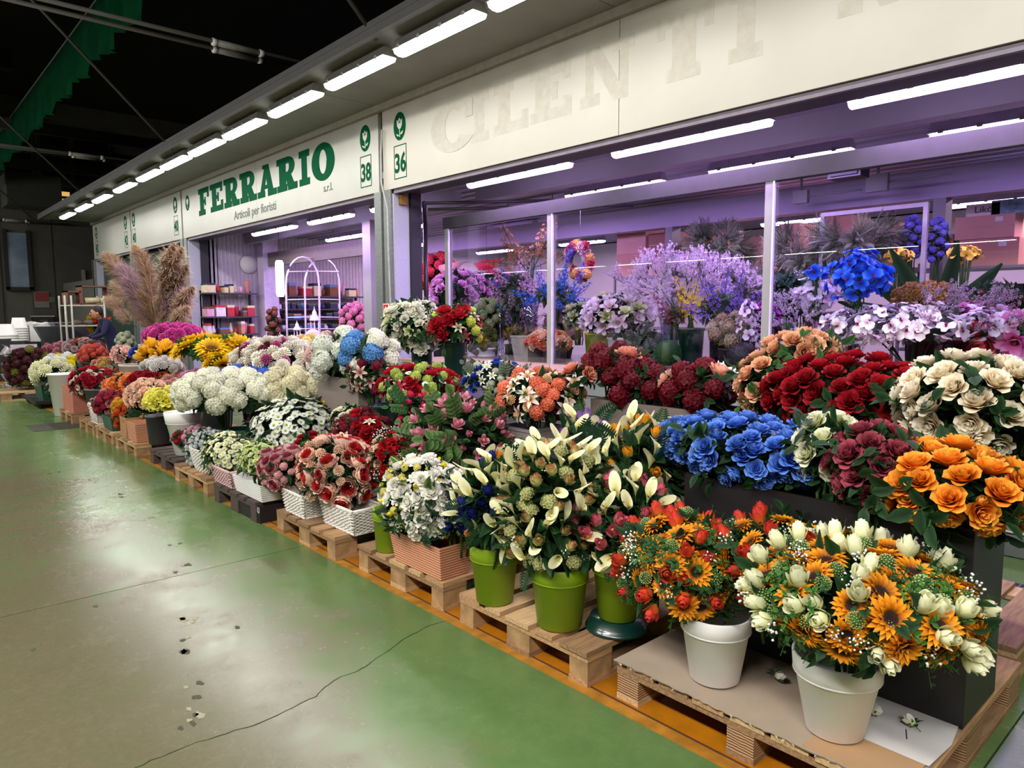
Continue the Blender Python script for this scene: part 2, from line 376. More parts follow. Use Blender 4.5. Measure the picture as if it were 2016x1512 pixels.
for i, y in enumerate(ly):
    lab = 'lit rectangular canopy lamp, '+(names[i] if i < len(ly)-1 else names[-1])
    lamp_fix(3.86, y, 3.86, 1.2, LENS, HOUS, 'canopy_lamp', lab, 'lamp', 'lamps under the canopy edge', .17, AISLE_W)
    
for y in (2.5, 1.1, -.3, -1.7): area((3.88, y, 3.8), .17, 1.25, AISLE_W, (1, 1, .95))   # the row goes on above the camera
for y in (-3, -.5, 2, 5, 8, 11.5, 15, 19, 23, 27):                                                        # lamps of the stands across the aisle, behind the camera
    area((-1.6, y, 4.3), .4, 2.2, HALL_W*(1.55 if y < 3 else 1), (1, .97, .93), (0, radians(-35), 0))
for y in range(-3, 26, 2): area((-8.0, y+.2, 3.0), .22, 1.4, 15, (1, .99, .94))       # lamps of the stands on the far side of the aisle
# sign boards
SIGN = mat('sign_board', '#a39e93', .42, 0, .035, 2.0); SIGN2 = mat('sign_board_grey', '#9c9b93', .42, 0, .04, 2.5)
segs = [(-3, 4.066, SIGN), (4.074, 7.83, SIGN), (7.93, 11.7, SIGN2), (11.706, 15.42, SIGN2), (15.5, 19.2, SIGN2), (19.28, 23.1, SIGN2)]
sgn = empty('wall_sign_fascia', (0, 0, 0), kind='structure')
for a, b_, m in segs: MB().box((4.9, a, 2.95), (4.95, b_, 3.93)).build('panel', m, sgn)
MB().box((4.93, -3, 2.9), (4.97, 7.83, 2.955)).box((4.93, 7.93, 2.9), (4.97, 23.1, 2.955)).build('lower_rail', mat('sign_rail', '#6e6470', .6), sgn)
# --- lettering (flat print a millimetre proud of the boards). u runs right in the photo = towards -Y
def face_print(name, parent, polys, y0, z0, m, x=4.9, th0=.002):
    b = MB(); b.smooth = False
    for k_, poly in enumerate(polys):
        th = th0+.00012*k_
        n = len(poly); vs = [(x-th, y0-u, z0+v) for u, v in poly]+[(x, y0-u, z0+v) for u, v in poly]
        b.add(vs, [tuple(range(n)), tuple(range(n, 2*n))[::-1]]+[(i, n+i, n+(i+1) % n, (i+1) % n) for i in range(n)])
    return b.build(name, m, parent)
def rect(a, b, c, d): return [(a, b), (c, b), (c, d), (a, d)]
def arc(cx, cy, ro, ri, a0, a1, sx=1, sy=1, n=14):
    out = []
    for i in range(n):
        t0 = radians(a0+(a1-a0)*i/n); t1 = radians(a0+(a1-a0)*(i+1)/n)
        out.append([(cx+ro*sx*cos(t0), cy+ro*sy*sin(t0)), (cx+ro*sx*cos(t1), cy+ro*sy*sin(t1)), (cx+ri*sx*cos(t1), cy+ri*sy*sin(t1)), (cx+ri*sx*cos(t0), cy+ri*sy*sin(t0))])
    return out
def elring(cx, cy, rx, ry, ix, iy, a0=0, a1=360, n=28):
    out = []
    for i in range(n):
        t0 = radians(a0+(a1-a0)*i/n); t1 = radians(a0+(a1-a0)*(i+1)/n)
        out.append([(cx+rx*cos(t0), cy+ry*sin(t0)), (cx+rx*cos(t1), cy+ry*sin(t1)), (cx+ix*cos(t1), cy+iy*sin(t1)), (cx+ix*cos(t0), cy+iy*sin(t0))])
    return out
def slab_letter(ch, w, h):   # fat slab-serif capitals with a waist, drawn from bars and arcs
    s = w*.35; e = h*.2; o = []
    if ch == 'F': o = [rect(w*.14, 0, w*.14+s, h), rect(0, 0, w*.62, e), rect(0, h-e, w*.97, h), rect(w*.8, h*.62, w*.97, h), rect(w*.14, h*.42, w*.66, h*.57), rect(w*.56, h*.34, w*.68, h*.65)]
    if ch == 'E': o = [rect(w*.14, 0, w*.14+s, h), rect(0, 0, w, e), rect(0, h-e, w*.97, h), rect(w*.8, h*.66, w*.97, h), rect(w*.82, 0, w, h*.36), rect(w*.14, h*.43, w*.66, h*.57), rect(w*.56, h*.34, w*.68, h*.66)]
    if ch == 'R': o = [rect(w*.12, 0, w*.12+s, h), rect(0, 0, w*.52, e), rect(0, h-e, w*.58, h), rect(w*.4, h*.42, w*.58, h*.56)]+elring(w*.55, h*.71, w*.36, h*.29, w*.08, h*.14, -90, 90, 14)+[[(w*.44, h*.46), (w*.72, h*.46), (w*.86, e), (w*.58, 0)], rect(w*.56, 0, w*1.02, e)]
    if ch == 'A': o = [[(w*.12, e*.5), (w*.36, e*.5), (w*.56, h*.8), (w*.44, h)], [(w*.62, 0), (w*.92, 0), (w*.64, h), (w*.4, h)], rect(w*.26, h*.24, w*.72, h*.37), rect(0, 0, w*.42, e), rect(w*.56, 0, w*1.04, e), rect(w*.3, h-e*.6, w*.64, h)]
    if ch == 'I': o = [rect(w*.5-s*.62, 0, w*.5+s*.62, h), rect(w*.08, 0, w*.92, e), rect(w*.08, h-e, w*.92, h)]
    if ch == 'O': o = elring(w*.5, h*.5, w*.52, h*.52, w*.17, h*.33, 0, 360, 36)
    if ch == 'C': o = elring(w*.52, h*.5, w*.52, h*.52, w*.18, h*.34, 50, 325, 30)+[rect(w*.8, h*.6, w*.95, h*.95)]
    if ch == 'L': o = [rect(w*.14, 0, w*.14+s, h), rect(0, 0, w, e), rect(0, h-e, w*.6, h), rect(w*.82, 0, w, h*.36)]
    if ch == 'N': o = [rect(w*.1, 0, w*.26, h), rect(w*.74, 0, w*.9, h), [(w*.1, h), (w*.36, h), (w*.9, 0), (w*.64, 0)], rect(0, 0, w*.38, e), rect(w*.62, h-e, w, h)]
    if ch == 'T': o = [rect(w*.5-s*.6, 0, w*.5+s*.6, h), rect(w*.2, 0, w*.8, e), rect(0, h-e, w, h), rect(0, h*.66, w*.15, h), rect(w*.85, h*.66, w, h)]
    return o
fr = empty('sign_lettering', (0, 0, 0)); tag(fr, 'large green slab-serif shop name on the fascia above the open shop', 'lettering')
ya = P(391, 400, X=XS).y; yb = P(658, 310, X=XS).y; span = ya-yb
ws = [.9, .98, 1.06, 1.06, 1.08, 1.06, .62, 1.0]; gap = .07; tot = sum(ws)+gap*7; u = 0; k = span/tot
for ch, w_ in zip('FERRARIO', ws):
    face_print('letter', fr, slab_letter(ch, w_*k, .5), ya-u, 3.295, GREENP); u += (w_+gap)*k
def txt(s, y, z, size, m, parent, name='lettering', offset=0, x=4.897, sx=1, align='LEFT'):
    c = bpy.data.curves.new(name, 'FONT'); c.body = s; c.size = size; c.offset = offset; c.extrude = .0008; c.resolution_u = 3; c.align_x = align
    c.materials.append(m); o = bpy.data.objects.new(name, c); COL.objects.link(o)
    bpy.context.view_layer.update(); me = bpy.data.meshes.new_from_object(o); bpy.data.objects.remove(o); me.name = name
    o = bpy.data.objects.new(name, me); COL.objects.link(o)
    o.matrix_world = Matrix(((0, 0, -1, x), (-1*sx, 0, 0, y), (0, 1, 0, z), (0, 0, 0, 1)))
    if parent: o.parent = parent
    return o
INK = mat('sign_ink', '#3d4a44', .5)
o = txt('Articoli per fioristi', P(461, 420, X=XS).y, 3.06, .205, INK, None, 'small_lettering', .002, sx=1.12); tag(o, 'small dark line of print, Articoli per fioristi, under the big green letters', 'lettering')
o = txt('s.r.l.', P(637, 372, X=XS).y, 3.13, .15, INK, None, 'small_lettering', .002, sx=1.1); tag(o, 'tiny s.r.l. printed at the lower right of the big green letters', 'lettering')
LOGOW = mat('logo_white', '#b6b1a4', .5)
def logo(y, num, lab, white=LOGOW, scale=1):
    r = empty('shop_number_plate', (0, 0, 0), lab, 'sign', 'green tulip emblems with numbers on the fascia')
    face_print('emblem_disc', r, [[(.13*scale*cos(2*pi*i/30), .165*scale*sin(2*pi*i/30)) for i in range(30)]], y, 3.66, GREENP)
    tul = [[(-.055, .04), (-.05, -.0), (-.02, -.035), (.02, -.035), (.05, 0), (.055, .04), (.06, .075), (.03, .06), (.0, .095), (-.03, .06), (-.06, .075)],
           rect(-.006, -.13, .006, -.03), [(-.006, -.12), (-.03, -.1), (-.075, -.085), (-.05, -.115)], [(.006, -.105), (.03, -.08), (.075, -.065), (.055, -.1)]]
    face_print('tulip', r, tul, y, 3.665, white, x=4.8975, th0=.0015)
    face_print('petal_line', r, [[(-.03, .055), (-.012, .03), (0, .06), (.012, .03), (.03, .055), (.012, .015), (0, .04), (-.012, .015)]], y, 3.672, GREENP, x=4.8955, th0=.001)
    q = .012; a, b_, c, d = -.135, -.205, .135, .19
    face_print('frame', r, [rect(a, b_, c, b_+q), rect(a, d-q, c, d), rect(a, b_, a+q, d), rect(c-q, b_, c, d)], y, 3.255, GREENP)
    txt(num, y, 3.13, .31, GREENP, r, 'number', .008, sx=.8, align='CENTER')
for x, yy, num, lab in ((787, 255, '36', 'green oval tulip emblem over a boxed 36, nearest plate on the white board'), (719, 275, '38', 'green oval tulip emblem over a boxed 38, right end of the lettered board'),
                   (345, 405, '40', 'tulip emblem over a boxed 40 just left of the lettered board'), (263, 440, '40', 'tulip emblem and boxed 40 right of the far panel joint'),
                   (247, 445, '42', 'tulip emblem and number box left of the far panel joint'), (190, 470, '42', 'farthest tulip emblem at the left end of the fascia')):
    logo(P(x, yy, X=XS).y, num, lab)
yl = P(369, 398, X=XS).y
r = empty('emblem', (0, 0, 0), 'single green oval tulip emblem left of the big green letters', 'sign')
face_print('emblem_disc', r, [[(.12*cos(2*pi*i/30), .15*sin(2*pi*i/30)) for i in range(30)]], yl, 3.62, GREENP)
face_print('tulip', r, [[(-.055, .04), (-.05, -.0), (-.02, -.035), (.02, -.035), (.05, 0), (.055, .04), (.06, .075), (.03, .06), (.0, .095), (-.03, .06), (-.06, .075)], rect(-.006, -.11, .006, -.03)], yl, 3.62, LOGOW, x=4.8975, th0=.0015)
# ghost of removed letters on the right-hand board
GH = mat('glue_ghost', '#9e988b', .5, 0, .08, 14)
gh = empty('removed_lettering', (0, 0, 0), 'faint beige ghosts of removed slab letters on the white board', 'lettering')
for ch, x, wpx, zz, hh in (('C', 848, 88, 3.2, .52), ('I', 922, 44, 3.22, .5), ('L', 972, 68, 3.23, .5), ('E', 1043, 82, 3.24, .5), ('N', 1142, 105, 3.25, .5), ('T', 1290, 110, 3.26, .52), ('I', 1424, 80, 3.27, .52), ('N', 1640, 130, 3.36, .5), ('O', 1868, 90, 3.42, .5)):
    a = P(x, 250, X=XS).y; b_ = P(x+wpx, 250, X=XS).y
    face_print('ghost_letter', gh, slab_letter(ch, a-b_, hh), a, zz, GH, th0=.0006)
# ================================================================ SHOP FRONT
# pillars between the shops
def pillar(y, name, lit):
    p = empty(name, (0, y, 0), kind='structure')
    MB().box((4.9, .1, 0), (5.2, .26, 2.95)).box((4.905, -.12, 0), (5.2, .05, 2.95)).build('steel_post', GALV, p)
    MB().box((4.93, -.15, 0), (5.15, -.12, 2.95)).box((4.96, .05, 0), (5.15, .1, 2.95)).build('concrete_core', mat('speckled_concrete', '#a9a9bc', .7, 0, .13, 60, bump=.2), p)
    MB().box((5.15, -.2, 0), (5.3, .3, 2.95)).build('dark_guide', DARK, p)
for y, n in ((7.8, 'wall_pillar_right'), (15.4, 'wall_pillar_middle'), (19.2, 'wall_pillar_left'), (23.2, 'wall_pillar_far')): pillar(y, n, 1)
# cable conduit on the pillar
o = MB().tube([P(752, 255, X=4.87), P(750, 300, X=4.87), P(751, 360, X=4.87), P(757, 385, X=4.87), P(763, 410, X=4.87), P(765, 500, X=4.87), P(769, 600, X=4.87), P(771, 680, X=4.87)], .012, 8).build('cable_conduit', mat('conduit_grey', '#9b9b98', .5)); tag(o, 'thin grey cable conduit running down the pillar under the boxed 36', 'conduit')
for k, (xx, yyy) in enumerate(((811, 420), (366+28, 560))):
    c = P(xx, yyy, X=5.5); o = MB().tube([(5.5, c.y-.3*(1-k), 2.6), (5.5, c.y-.3*(1-k), .88*(1-k)+.005)], .03, 8).build('drain_pipe', mat('pipe_dark', '#39383d', .4, .4)); tag(o, ['dark pipe beside the lilac-lit pillar face, left of the window', 'dark pipe at the left edge of the lettered shop opening'][k], 'pipe')
    MB().tube([(5.5, c.y-.3*(1-k), 2.6), (5.45, c.y-.06-.3*(1-k), 2.75), (5.35, c.y-.2-.3*(1-k), 2.82)], .03, 8).build('bend', mat('pipe_dark', '#39383d', .4, .4), o)
for k, (xx, yyy, lab) in enumerate(((792, 396, 'small brass alarm horn at the top of the lilac pillar'), (380, 474, 'small brass alarm horn at the top left of the lettered shop'))):
    c = P(xx, yyy, X=5.05); t = empty('alarm_box', c, lab, 'alarm')
    MB().box((-.05, -.05, -.05), (.05, .05, .05)).build('housing', mat('brass', '#8d6a2a', .4, .6), t)
    MB().lathe([(.0, 0), (.035, 0), (.04, .03), (0, .03)], 12, (-.0, 0, .05)).build('horn', mat('amber', '#c98a2b', .3), t)
# fire call sign on pillar
t = empty('fire_sign', P(761, 615, X=4.89), 'small red and white fire notice on the pillar left of the white roses', 'sign')
MB().box((-.006, -.07, -.11), (0, .07, .11)).build('plate', WHITEM, t)
MB().box((-.008, -.05, -.02), (-.006, .06, .1)).build('red_field', mat('sign_red', '#c01a22', .5), t)
MB().box((-.01, -.01, .0), (-.008, .015, .07)).box((-.01, -.03, 0), (-.008, .03, .012)).box((-.01, .02, .02), (-.008, .04, .05)).build('pictogram', WHITEM, t)
MB().box((-.07, -.13, -.1), (-.01, -.08, -.01)).build('red_box', mat('sign_red', '#c01a22', .5), t)
XG = 5.6
# window of the right-hand shop: beam, mullions, panes
PLM = mat('shutter_slat', '#8f9296', .5, .2, .06, 5)
pl = empty('wall_plinth', (0, 0, 0), kind='structure')
z = 0.0
for k, hh in enumerate((.14, .13, .2, .2, .16)):
    MB().box((4.9+.01*(k % 2), -3, z+.006), (4.97, 7.5, z+hh-.006)).build('slat', PLM, pl); z += hh
MB().box((4.94, -3, 0), (5.6, 7.5, .82)).build('core', BLACKP, pl)
MB().box((4.9, -3, .145), (4.93, 7.5, .153)).build('bright_edge', WHITEM, pl)
sbox('trim_6', (4.88, -3, .83), (5.68, 7.5, .87), mat('window_board', '#9a8168', .5, 0, .08, 6))
yM = [P(1085, 560, X=XG).y, P(1512, 560, X=XG).y]; yM = [7.44, yM[0], yM[1], 2*yM[1]-yM[0], 3*yM[1]-2*yM[0]]
for i, y in enumerate(yM):
    o = MB().box((XG-.03, y-.035, .87), (XG+.03, y+.035, 2.6)).build('window_mullion', FRAME); o['kind'] = 'structure'
    MB().box((XG-.035, y-.05, .87), (XG-.01, y-.036, 2.55)).build('edge_strip', mat('alu_edge', '#d8d4e6', .3, .3), o)
sbox('window_head', (XG-.04, -3, 2.5), (XG+.04, 7.5, 2.64), mat('head_paint', '#2c2b2d', .5))
GL = glass_mat('window_glass')
for a, b_ in zip(yM, yM[1:]):
    o = MB().box((XG-.004, b_+.04, .87), (XG+.004, a-.04, 2.5)).build('window_pane', GL); o['kind'] = 'structure'
# shop ceiling, beams, partitions
CEI = mat('shop_ceiling', '#a59db4', .55, 0, .05, 2)
sbox('ceiling_shop', (4.95, -3, 3.12), (14, 23, 3.2), CEI)
b = MB()
for i in range(36): x = 5.1+i*.25; b.box((x, -3, 3.09), (x+.03, 23, 3.12))
o = b.build('ceiling_rib', CEI); o['kind'] = 'structure'
for x in (6.1, 7.6): sbox('ceiling_beam', (x, -3, 2.9), (x+.16, 7.5, 3.09), CEI)
for x in (6.1,): sbox('ceiling_beam', (x, 7.95, 2.9), (x+.12, 15.3, 3.09), CEI)
sbox('wall_header', (8.4, -3, 2.61), (8.6, 12.0, 2.92), mat('header_paint', '#bdb3cc', .5, 0, .03, 2))
for y in (-1, 2.6, 6.0): sbox('wall_column', (8.4, y, 0), (8.6, y+.12, 2.61), FRAME)
sbox('wall_shop_back', (13.6, -3, 0), (13.8, 23, 3.12), LILACWALL)
sbox('wall_party', (5.56, 15.4, 0), (13.6, 15.5, 3.12), LILACWALL)
PL = (.64, .38, 1.0); LEN2 = emit('grow_lens', '#ecd4ff', 7.0)
def row(X, z, prs, w, what):
    for k, (pa, pb) in enumerate(prs):
        a = P(*pa, z=z); c = P(*pb, z=z); y = (a.y+c.y)/2
        lamp_fix(X, y, z+.04, abs(a.y-c.y), LEN2, mat('white_housing', '#b6aec6', .4), 'shop_lamp', what[k], 'lamp', 'lilac lit tube lamps in the shops', .13, w, PL, rod=3.1)
row(5.38, 2.9, (((940, 372), (1135, 330)), ((1215, 312), (1520, 245)), ((1668, 213), (2070, 128))), SHOP_W, ('lilac lit tube lamp left of the window joint, front row near the pillar', 'lilac lit tube lamp in the front row over the middle window', 'large lilac lit tube lamp at the top right corner of the photo'))
row(6.8, 2.88, (((1112, 392), (1300, 360)), ((1390, 345), (1670, 297)), ((1815, 270), (2130, 215))), SHOP_W, ('thin lit lamp in the second row above the left mullion', 'thin lit lamp in the second row above the right mullion', 'thin lit lamp in the second row at the right photo edge'))
row(7.3, 2.85, (((1010, 435), (1120, 415)),), SHOP_W, ('small lit lamp behind the left mullion head',))
row(5.6, 2.9, (((478, 463), (555, 446)), ((580, 440), (676, 424)), ((707, 415), (770, 403))), SHOP_W, ('first lit lamp from the left in the lettered shop', 'middle lit lamp in the lettered shop ceiling', 'lit lamp cut by the pillar in the lettered shop'))
row(7.1, 2.88, (((618, 474), (700, 460)), ((728, 454), (790, 443))), SHOP_W, ('lit lamp just above the grey beam of the lettered shop', 'lit lamp close to the pillar in the lettered shop'))
for (x, y) in ((9.5, 1.5), (9.5, 4.6), (12, 3), (12, 6), (9, 10), (9.5, 13.5), (12, 11), (12, 14)):
    lamp_fix(x, y, 2.98, 1.3, LEN2, mat('white_housing', '#b6aec6', .4), 'back_lamp', 'lit lamp deep inside the shops, %s' % {(9.5, 1.5): 'over the right-hand rack', (9.5, 4.6): 'over the middle cartons', (12, 3): 'far back behind the right pane', (12, 6): 'far back behind the middle pane', (9, 10): 'behind the left pane', (9.5, 13.5): 'at the rear behind the left pane', (12, 11): 'far back right of the pillar', (12, 14): 'in the rear corner'}[(x, y)], 'lamp', None, .2, SHOP_W*1.1, (1, .66, .95), rod=3.1)
# roller gear and cable trays at the shop openings
for (y0, y1) in ((-3, 7.5), (7.95, 15.3)):
    sbox('trim_7', (4.97, y0, 2.9), (5.2, y1, 3.1), DARK)
o = MB().tube([(5.2, 7.4, 2.78), (7.0, 5.6, 2.8)], .02, 6).tube([(5.3, 7.45, 2.72), (7.1, 5.65, 2.74)], .02, 6).build('cable_tray', DARK); tag(o, 'dark cable pipes under the ceiling at the left of the window', 'pipe')
# black speaker and junction boxes high inside
t = empty('wall_speaker', P(1670, 337, X=7.2), 'black loudspeaker under the ceiling behind the right pane', 'speaker')
MB().hexa([(-.1, -.16, -.07), (.1, -.16, -.07), (.1, .16, -.07), (-.1, .16, -.07), (-.08, -.14, .06), (.1, -.16, .09), (.1, .16, .09), (-.08, .14, .06)]).build('cabinet', BLACKP, t)
MB().box((-.112, -.13, -.05), (-.1, .13, .05)).build('grille', mat('grille', '#33343a', .7), t)
for k, (xx, yy, s, lab) in enumerate(((1728, 360, .09, 'grey junction box right of the loudspeaker'), (1577, 388, .07, 'small grey junction box left of the loudspeaker'))):
    c = P(xx, yy, X=8.0); t = empty('junction_box', c, lab, 'junction box')
    MB().box((-.03, -s*1.2, -s), (.03, s*1.2, s)).build('box', FRAME, t)
    MB().tube([(0, 0, s), (0, 0, s+.4)], .015, 6).tube([(0, -s, 0), (0, -s-.6, 0)], .012, 6).build('conduit', FRAME, t)
# lettered shop: beam, post, corrugated back wall, opening frame
sbox('wall_beam', (6.4, 10.0, 2.42), (6.5, 15.0, 2.7), mat('beam_taupe', '#6e665d', .5))
sbox('wall_post', (6.3, 14.85, 0), (6.62, 15.15, 3.1), mat('post_lilac', '#c9bcd8', .5))
b = MB()
for i in range(60): x = 5.4+i*.085; b.box((x, 15.388, 0), (x+.045, 15.4, 3.1))
o = b.build('wall_corrugated', mat('corrugated', '#bdb5c4', .5)); o['kind'] = 'structure'
sbox('wall_fascia_opening', (5.5, 8.25, 0), (5.6, 8.55, 2.45), FRAME)
for y in (8.6, 8.75): sbox('window_mullion', (5.7, y, 0), (5.76, y+.05, 2.4), FRAME)
sbox('wall_post', (6.0, P(724, 600, X=6.0).y-.12, 0), (6.12, P(724, 600, X=6.0).y+.12, 2.9), FRAME)
# closed fronts of the farther shops
sbox('wall_shutter', (5.1, 15.6, 0), (5.2, 19.1, 2.95), mat('shutter_green', '#123024', .6, 0, .1, 4))
sbox('wall_shutter', (5.1, 19.4, 0), (5.2, 23.1, 2.95), mat('shutter_green', '#123024', .6, 0, .1, 4))
sbox('wall_stall_end', (4.9, 23.25, 0), (9, 23.4, 2.95), mat('stall_end', '#6a6963', .7))
sbox('wall_stall_side', (5.3, 23.4, 0), (5.4, 29.9, 2.5), mat('stall_end', '#6a6963', .7))
sbox('door_1', (5.9, 29.8, 0), (6.0, 29.95, 3.0), mat('door_jamb', '#8a877d', .7))
# ================================================================ FLOWERS (unit size: about 1 across, base at the origin, facing +Z)
def petal(b, az, L, Wd, r, e0, e1, z=0, kind='ob', wrap=False, cup=.0, nu=4, nv=2, ruf=0, t0=0, t1=1, roll=0):
    """az azimuth, L length, Wd half-width, r start radius, e0..e1 lean from upright (degrees) along the petal"""
    vs = []; ts = []; rr = r; zz = z
    for i in range(nu+1):
        u = i/nu
        if i:
            e = radians(e0+(e1-e0)*(u-.5/nu)); rr += sin(e)*L/nu; zz += cos(e)*L/nu
        if kind == 'ob': w = Wd*max(.05, sin(pi*(.1+.76*u)))**.6
        elif kind == 'pt': w = Wd*max(.02, sin(pi*(.06+.93*u)))**.85
        elif kind == 'st': w = Wd*(.55+.45*sin(pi*min(1, u*.9+.1)))*(1 if u < .99 else .45)
        else: w = Wd
        e = radians(e0+(e1-e0)*u)
        for j in range(2*nv+1):
            v = (j-nv)/nv
            q = ruf*random.uniform(-1, 1)*u
            if wrap:
                R = max(rr, .035); a = az+v*w/R if abs(w/R) < 2.2 else az+v*2.2
                rad = rr+.015*v+q
                vs.append((rad*cos(a), rad*sin(a), zz+q-.1*L*(v*v)*u))
            else:
                n = cup*(v*v)*w
                x = rr-cos(e)*n+0; y = v*w; h = zz+sin(e)*n+q
                vs.append((x*cos(az)-y*sin(az), x*sin(az)+y*cos(az), h))
            ts.append(t0+(t1-t0)*max(u, .82*u+.18*abs(v)*u))
    m = 2*nv+1; fs = [(i*m+j, i*m+j+1, (i+1)*m+j+1, (i+1)*m+j) for i in range(nu) for j in range(2*nv)]
    b.add(vs, fs, ts)
def sepals(b, n=5, L=.3, r=.03, z=0, e=60, mi=1, w=.05):
    o = b.mi; b.mi = mi
    for k in range(n): petal(b, 2*pi*k/n, L, w, r, e, e+40, z, 'pt', nu=2, nv=1)
    b.mi = o
def f_rose(full=1.0):
    b = MB()
    b.ball((0, 0, .22), .07, 6, 4, 1.8, .3)
    for i in range(27):
        t = i/26; az = i*2.39996
        petal(b, az, (.33+.13*t)*random.uniform(.94, 1.06), .1+.14*t, .03+.1*t, (6+46*t)*full, (-16+112*t**1.25)*full, .15-.16*t, 'ob', wrap=(t < .42), cup=.42, ruf=.006+.014*t, nu=4)
    sepals(b); return b
def f_peony():
    b = MB()
    for n, L, Wd, r, e0, e1, z, t0, t1 in ((8, .28, .07, .03, 0, 14, .14, 0, .14), (11, .32, .08, .09, 5, 18, .13, 0, .14), (11, .34, .09, .15, 15, 16, .12, .0, .16), (10, .36, .1, .2, 26, 16, .1, .0, .2), (7, .48, .2, .14, 58, 0, .02, .6, 1), (7, .5, .21, .16, 70, 12, -.01, .65, 1), (6, .46, .2, .15, 88, 40, -.03, .65, 1)):
        a0 = random.random()*6
        for k in range(n): petal(b, a0+2*pi*k/n+random.uniform(-.15, .15), L*random.uniform(.9, 1.1), Wd, r, e0, e1, z, 'ob', cup=.5, ruf=.02, t0=t0, t1=t1, nu=3)
    sepals(b); return b
def f_pom(n=64, rad=.42, pl=.17, pw=.055, kind='ob', low=-.25):
    b = MB(); b.ball((0, 0, .2), rad*.72, 8, 5, .85, .05)
    for i in range(n):
        z = 1-(1-low)*(i+.5)/n; a = i*2.39996; s = math.sqrt(max(0, 1-z*z))
        d = Vector((s*cos(a), s*sin(a), z)); p = d*rad*.72; t = Vector((-sin(a), cos(a), 0)); q = (d*.75+Vector((s*cos(a)*.4, s*sin(a)*.4, -.1))).normalized(); sd = q.cross(t)
        vs = []; ts = []
        for u, w in ((0, .4), (.55, 1), (1, .55)):
            for v in (-1, 0, 1):
                j = random.uniform(-.012, .012)
                vs.append(p+q*(pl*u)+t*(v*w*pw)+sd*(abs(v)*pw*.35+j)+Vector((0, 0, .2))); ts.append(.15+.85*u)
        b.add(vs, [(0, 1, 4, 3), (1, 2, 5, 4), (3, 4, 7, 6), (4, 5, 8, 7)], ts)
    return b
def f_hyd(n=84, rad=.41, fs_=.105, low=-.45):
    b = MB(); o = b.mi; b.ball((0, 0, .15), rad*.86, 9, 6, .88, .3)
    for i in range(n):
        z = 1-(1-low)*(i+.5)/n; a = i*2.39996+random.uniform(-.1, .1); s = math.sqrt(max(0, 1-z*z))
        d = Vector((s*cos(a), s*sin(a), z*.88)); p = d*rad*random.uniform(.92, 1.08)+Vector((0, 0, .15))
        d = (d+Vector([random.uniform(-.25, .25) for _ in range(3)])).normalized(); t = d.orthogonal().normalized(); w = d.cross(t); ph = random.random()*1.5
        vs = [p]; ts = [.1]; f = []
        for k in range(4):
            q = ph+k*pi/2
            for da, rr, h in ((-.72, .92, .2), (0, 1.15, .3), (.72, .92, .2)):
                vs.append(p+(t*cos(q+da)+w*sin(q+da))*fs_*rr+d*fs_*h*random.uniform(.2, 1.2)); ts.append(.6 if da else 1)
            m = 1+3*k; f += [(0, m, m+1), (0, m+1, m+2)]
        b.add(vs, f, ts)
    return b
def f_daisy(n=15, c=.14, dbl=False, w=.085, L=.4, lift=78):
    b = MB()
    for k in range(n): petal(b, 2*pi*k/n+random.uniform(-.06, .06), L*random.uniform(.92, 1.05), w, .08, lift-12, lift+10, .0, 'st', nu=3, nv=1, cup=.15, t0=.3)
    if dbl:
        for k in range(n): petal(b, 2*pi*(k+.5)/n, L*.72, w*.85, .07, lift-35, lift-10, .02, 'st', nu=2, nv=1, t0=.2)
    b.mi = 1; b.ball((0, 0, .03), c, 10, 5, .5, .5)
    return b
def f_sun(L=.36):
    b = MB()
    for n, LL, e, z in ((17, L, 88, 0), (17, L*.94, 70, .02), (12, L*.7, 48, .035)):
        for k in range(n): petal(b, 2*pi*(k+.5*(z > .01))/n+random.uniform(-.07, .07), LL*random.uniform(.88, 1.1), .062, .13, e-14, e+16, z, 'pt', nu=4, nv=1, cup=.5, t0=.0, ruf=.006)
    b.mi = 1
    b.lathe([(.0, .03), (.07, .035), (.12, .055), (.155, .045), (.16, 0), (0, -.02)], 18)
    for i in range(70):
        r = .15*math.sqrt(i/70); a = i*2.4; b.add([(r*cos(a), r*sin(a), .085), (r*cos(a)+.012, r*sin(a), .045), (r*cos(a)-.008, r*sin(a)+.01, .045), (r*cos(a)-.008, r*sin(a)-.01, .045)], [(0, 1, 2), (0, 2, 3), (0, 3, 1)])
    b.mi = 2
    for k in range(9): petal(b, 2*pi*k/9, .22, .05, .04, 85, 105, -.04, 'pt', nu=2, nv=1)
    return b
def f_calla():
    b = MB(); nu, nv = 7, 14; vs = []; ts = []
    for i in range(nu+1):
        u = i/nu
        for j in range(nv+1):
            a = -pi*1.08+2.16*pi*j/nv
            tip = (1+cos(a))/2
            ln = .38+.62*tip**1.4
            h = u*ln
            r = .025+.155*u**1.5*(1+.2*tip)
            lean = .42*u*u*tip+.06*u
            if j in (0, nv): r *= .8
            z = h*.95-.34*max(0, u-.72)*(tip-.1)*(1-tip*.4)
            vs.append((r*cos(a)+lean*.55, r*sin(a)*1.1, z)); ts.append(u)
    m = nv+1; b.add(vs, [(i*m+j, i*m+j+1, (i+1)*m+j+1, (i+1)*m+j) for i in range(nu) for j in range(nv)], ts)
    b.mi = 1; b.tube([(0, 0, .05), (.02, 0, .3), (.05, 0, .5)], .022, 6)
    b.mi = 2; b.tube([(0, 0, .08), (0, 0, -.5)], .022, 6)
    return b
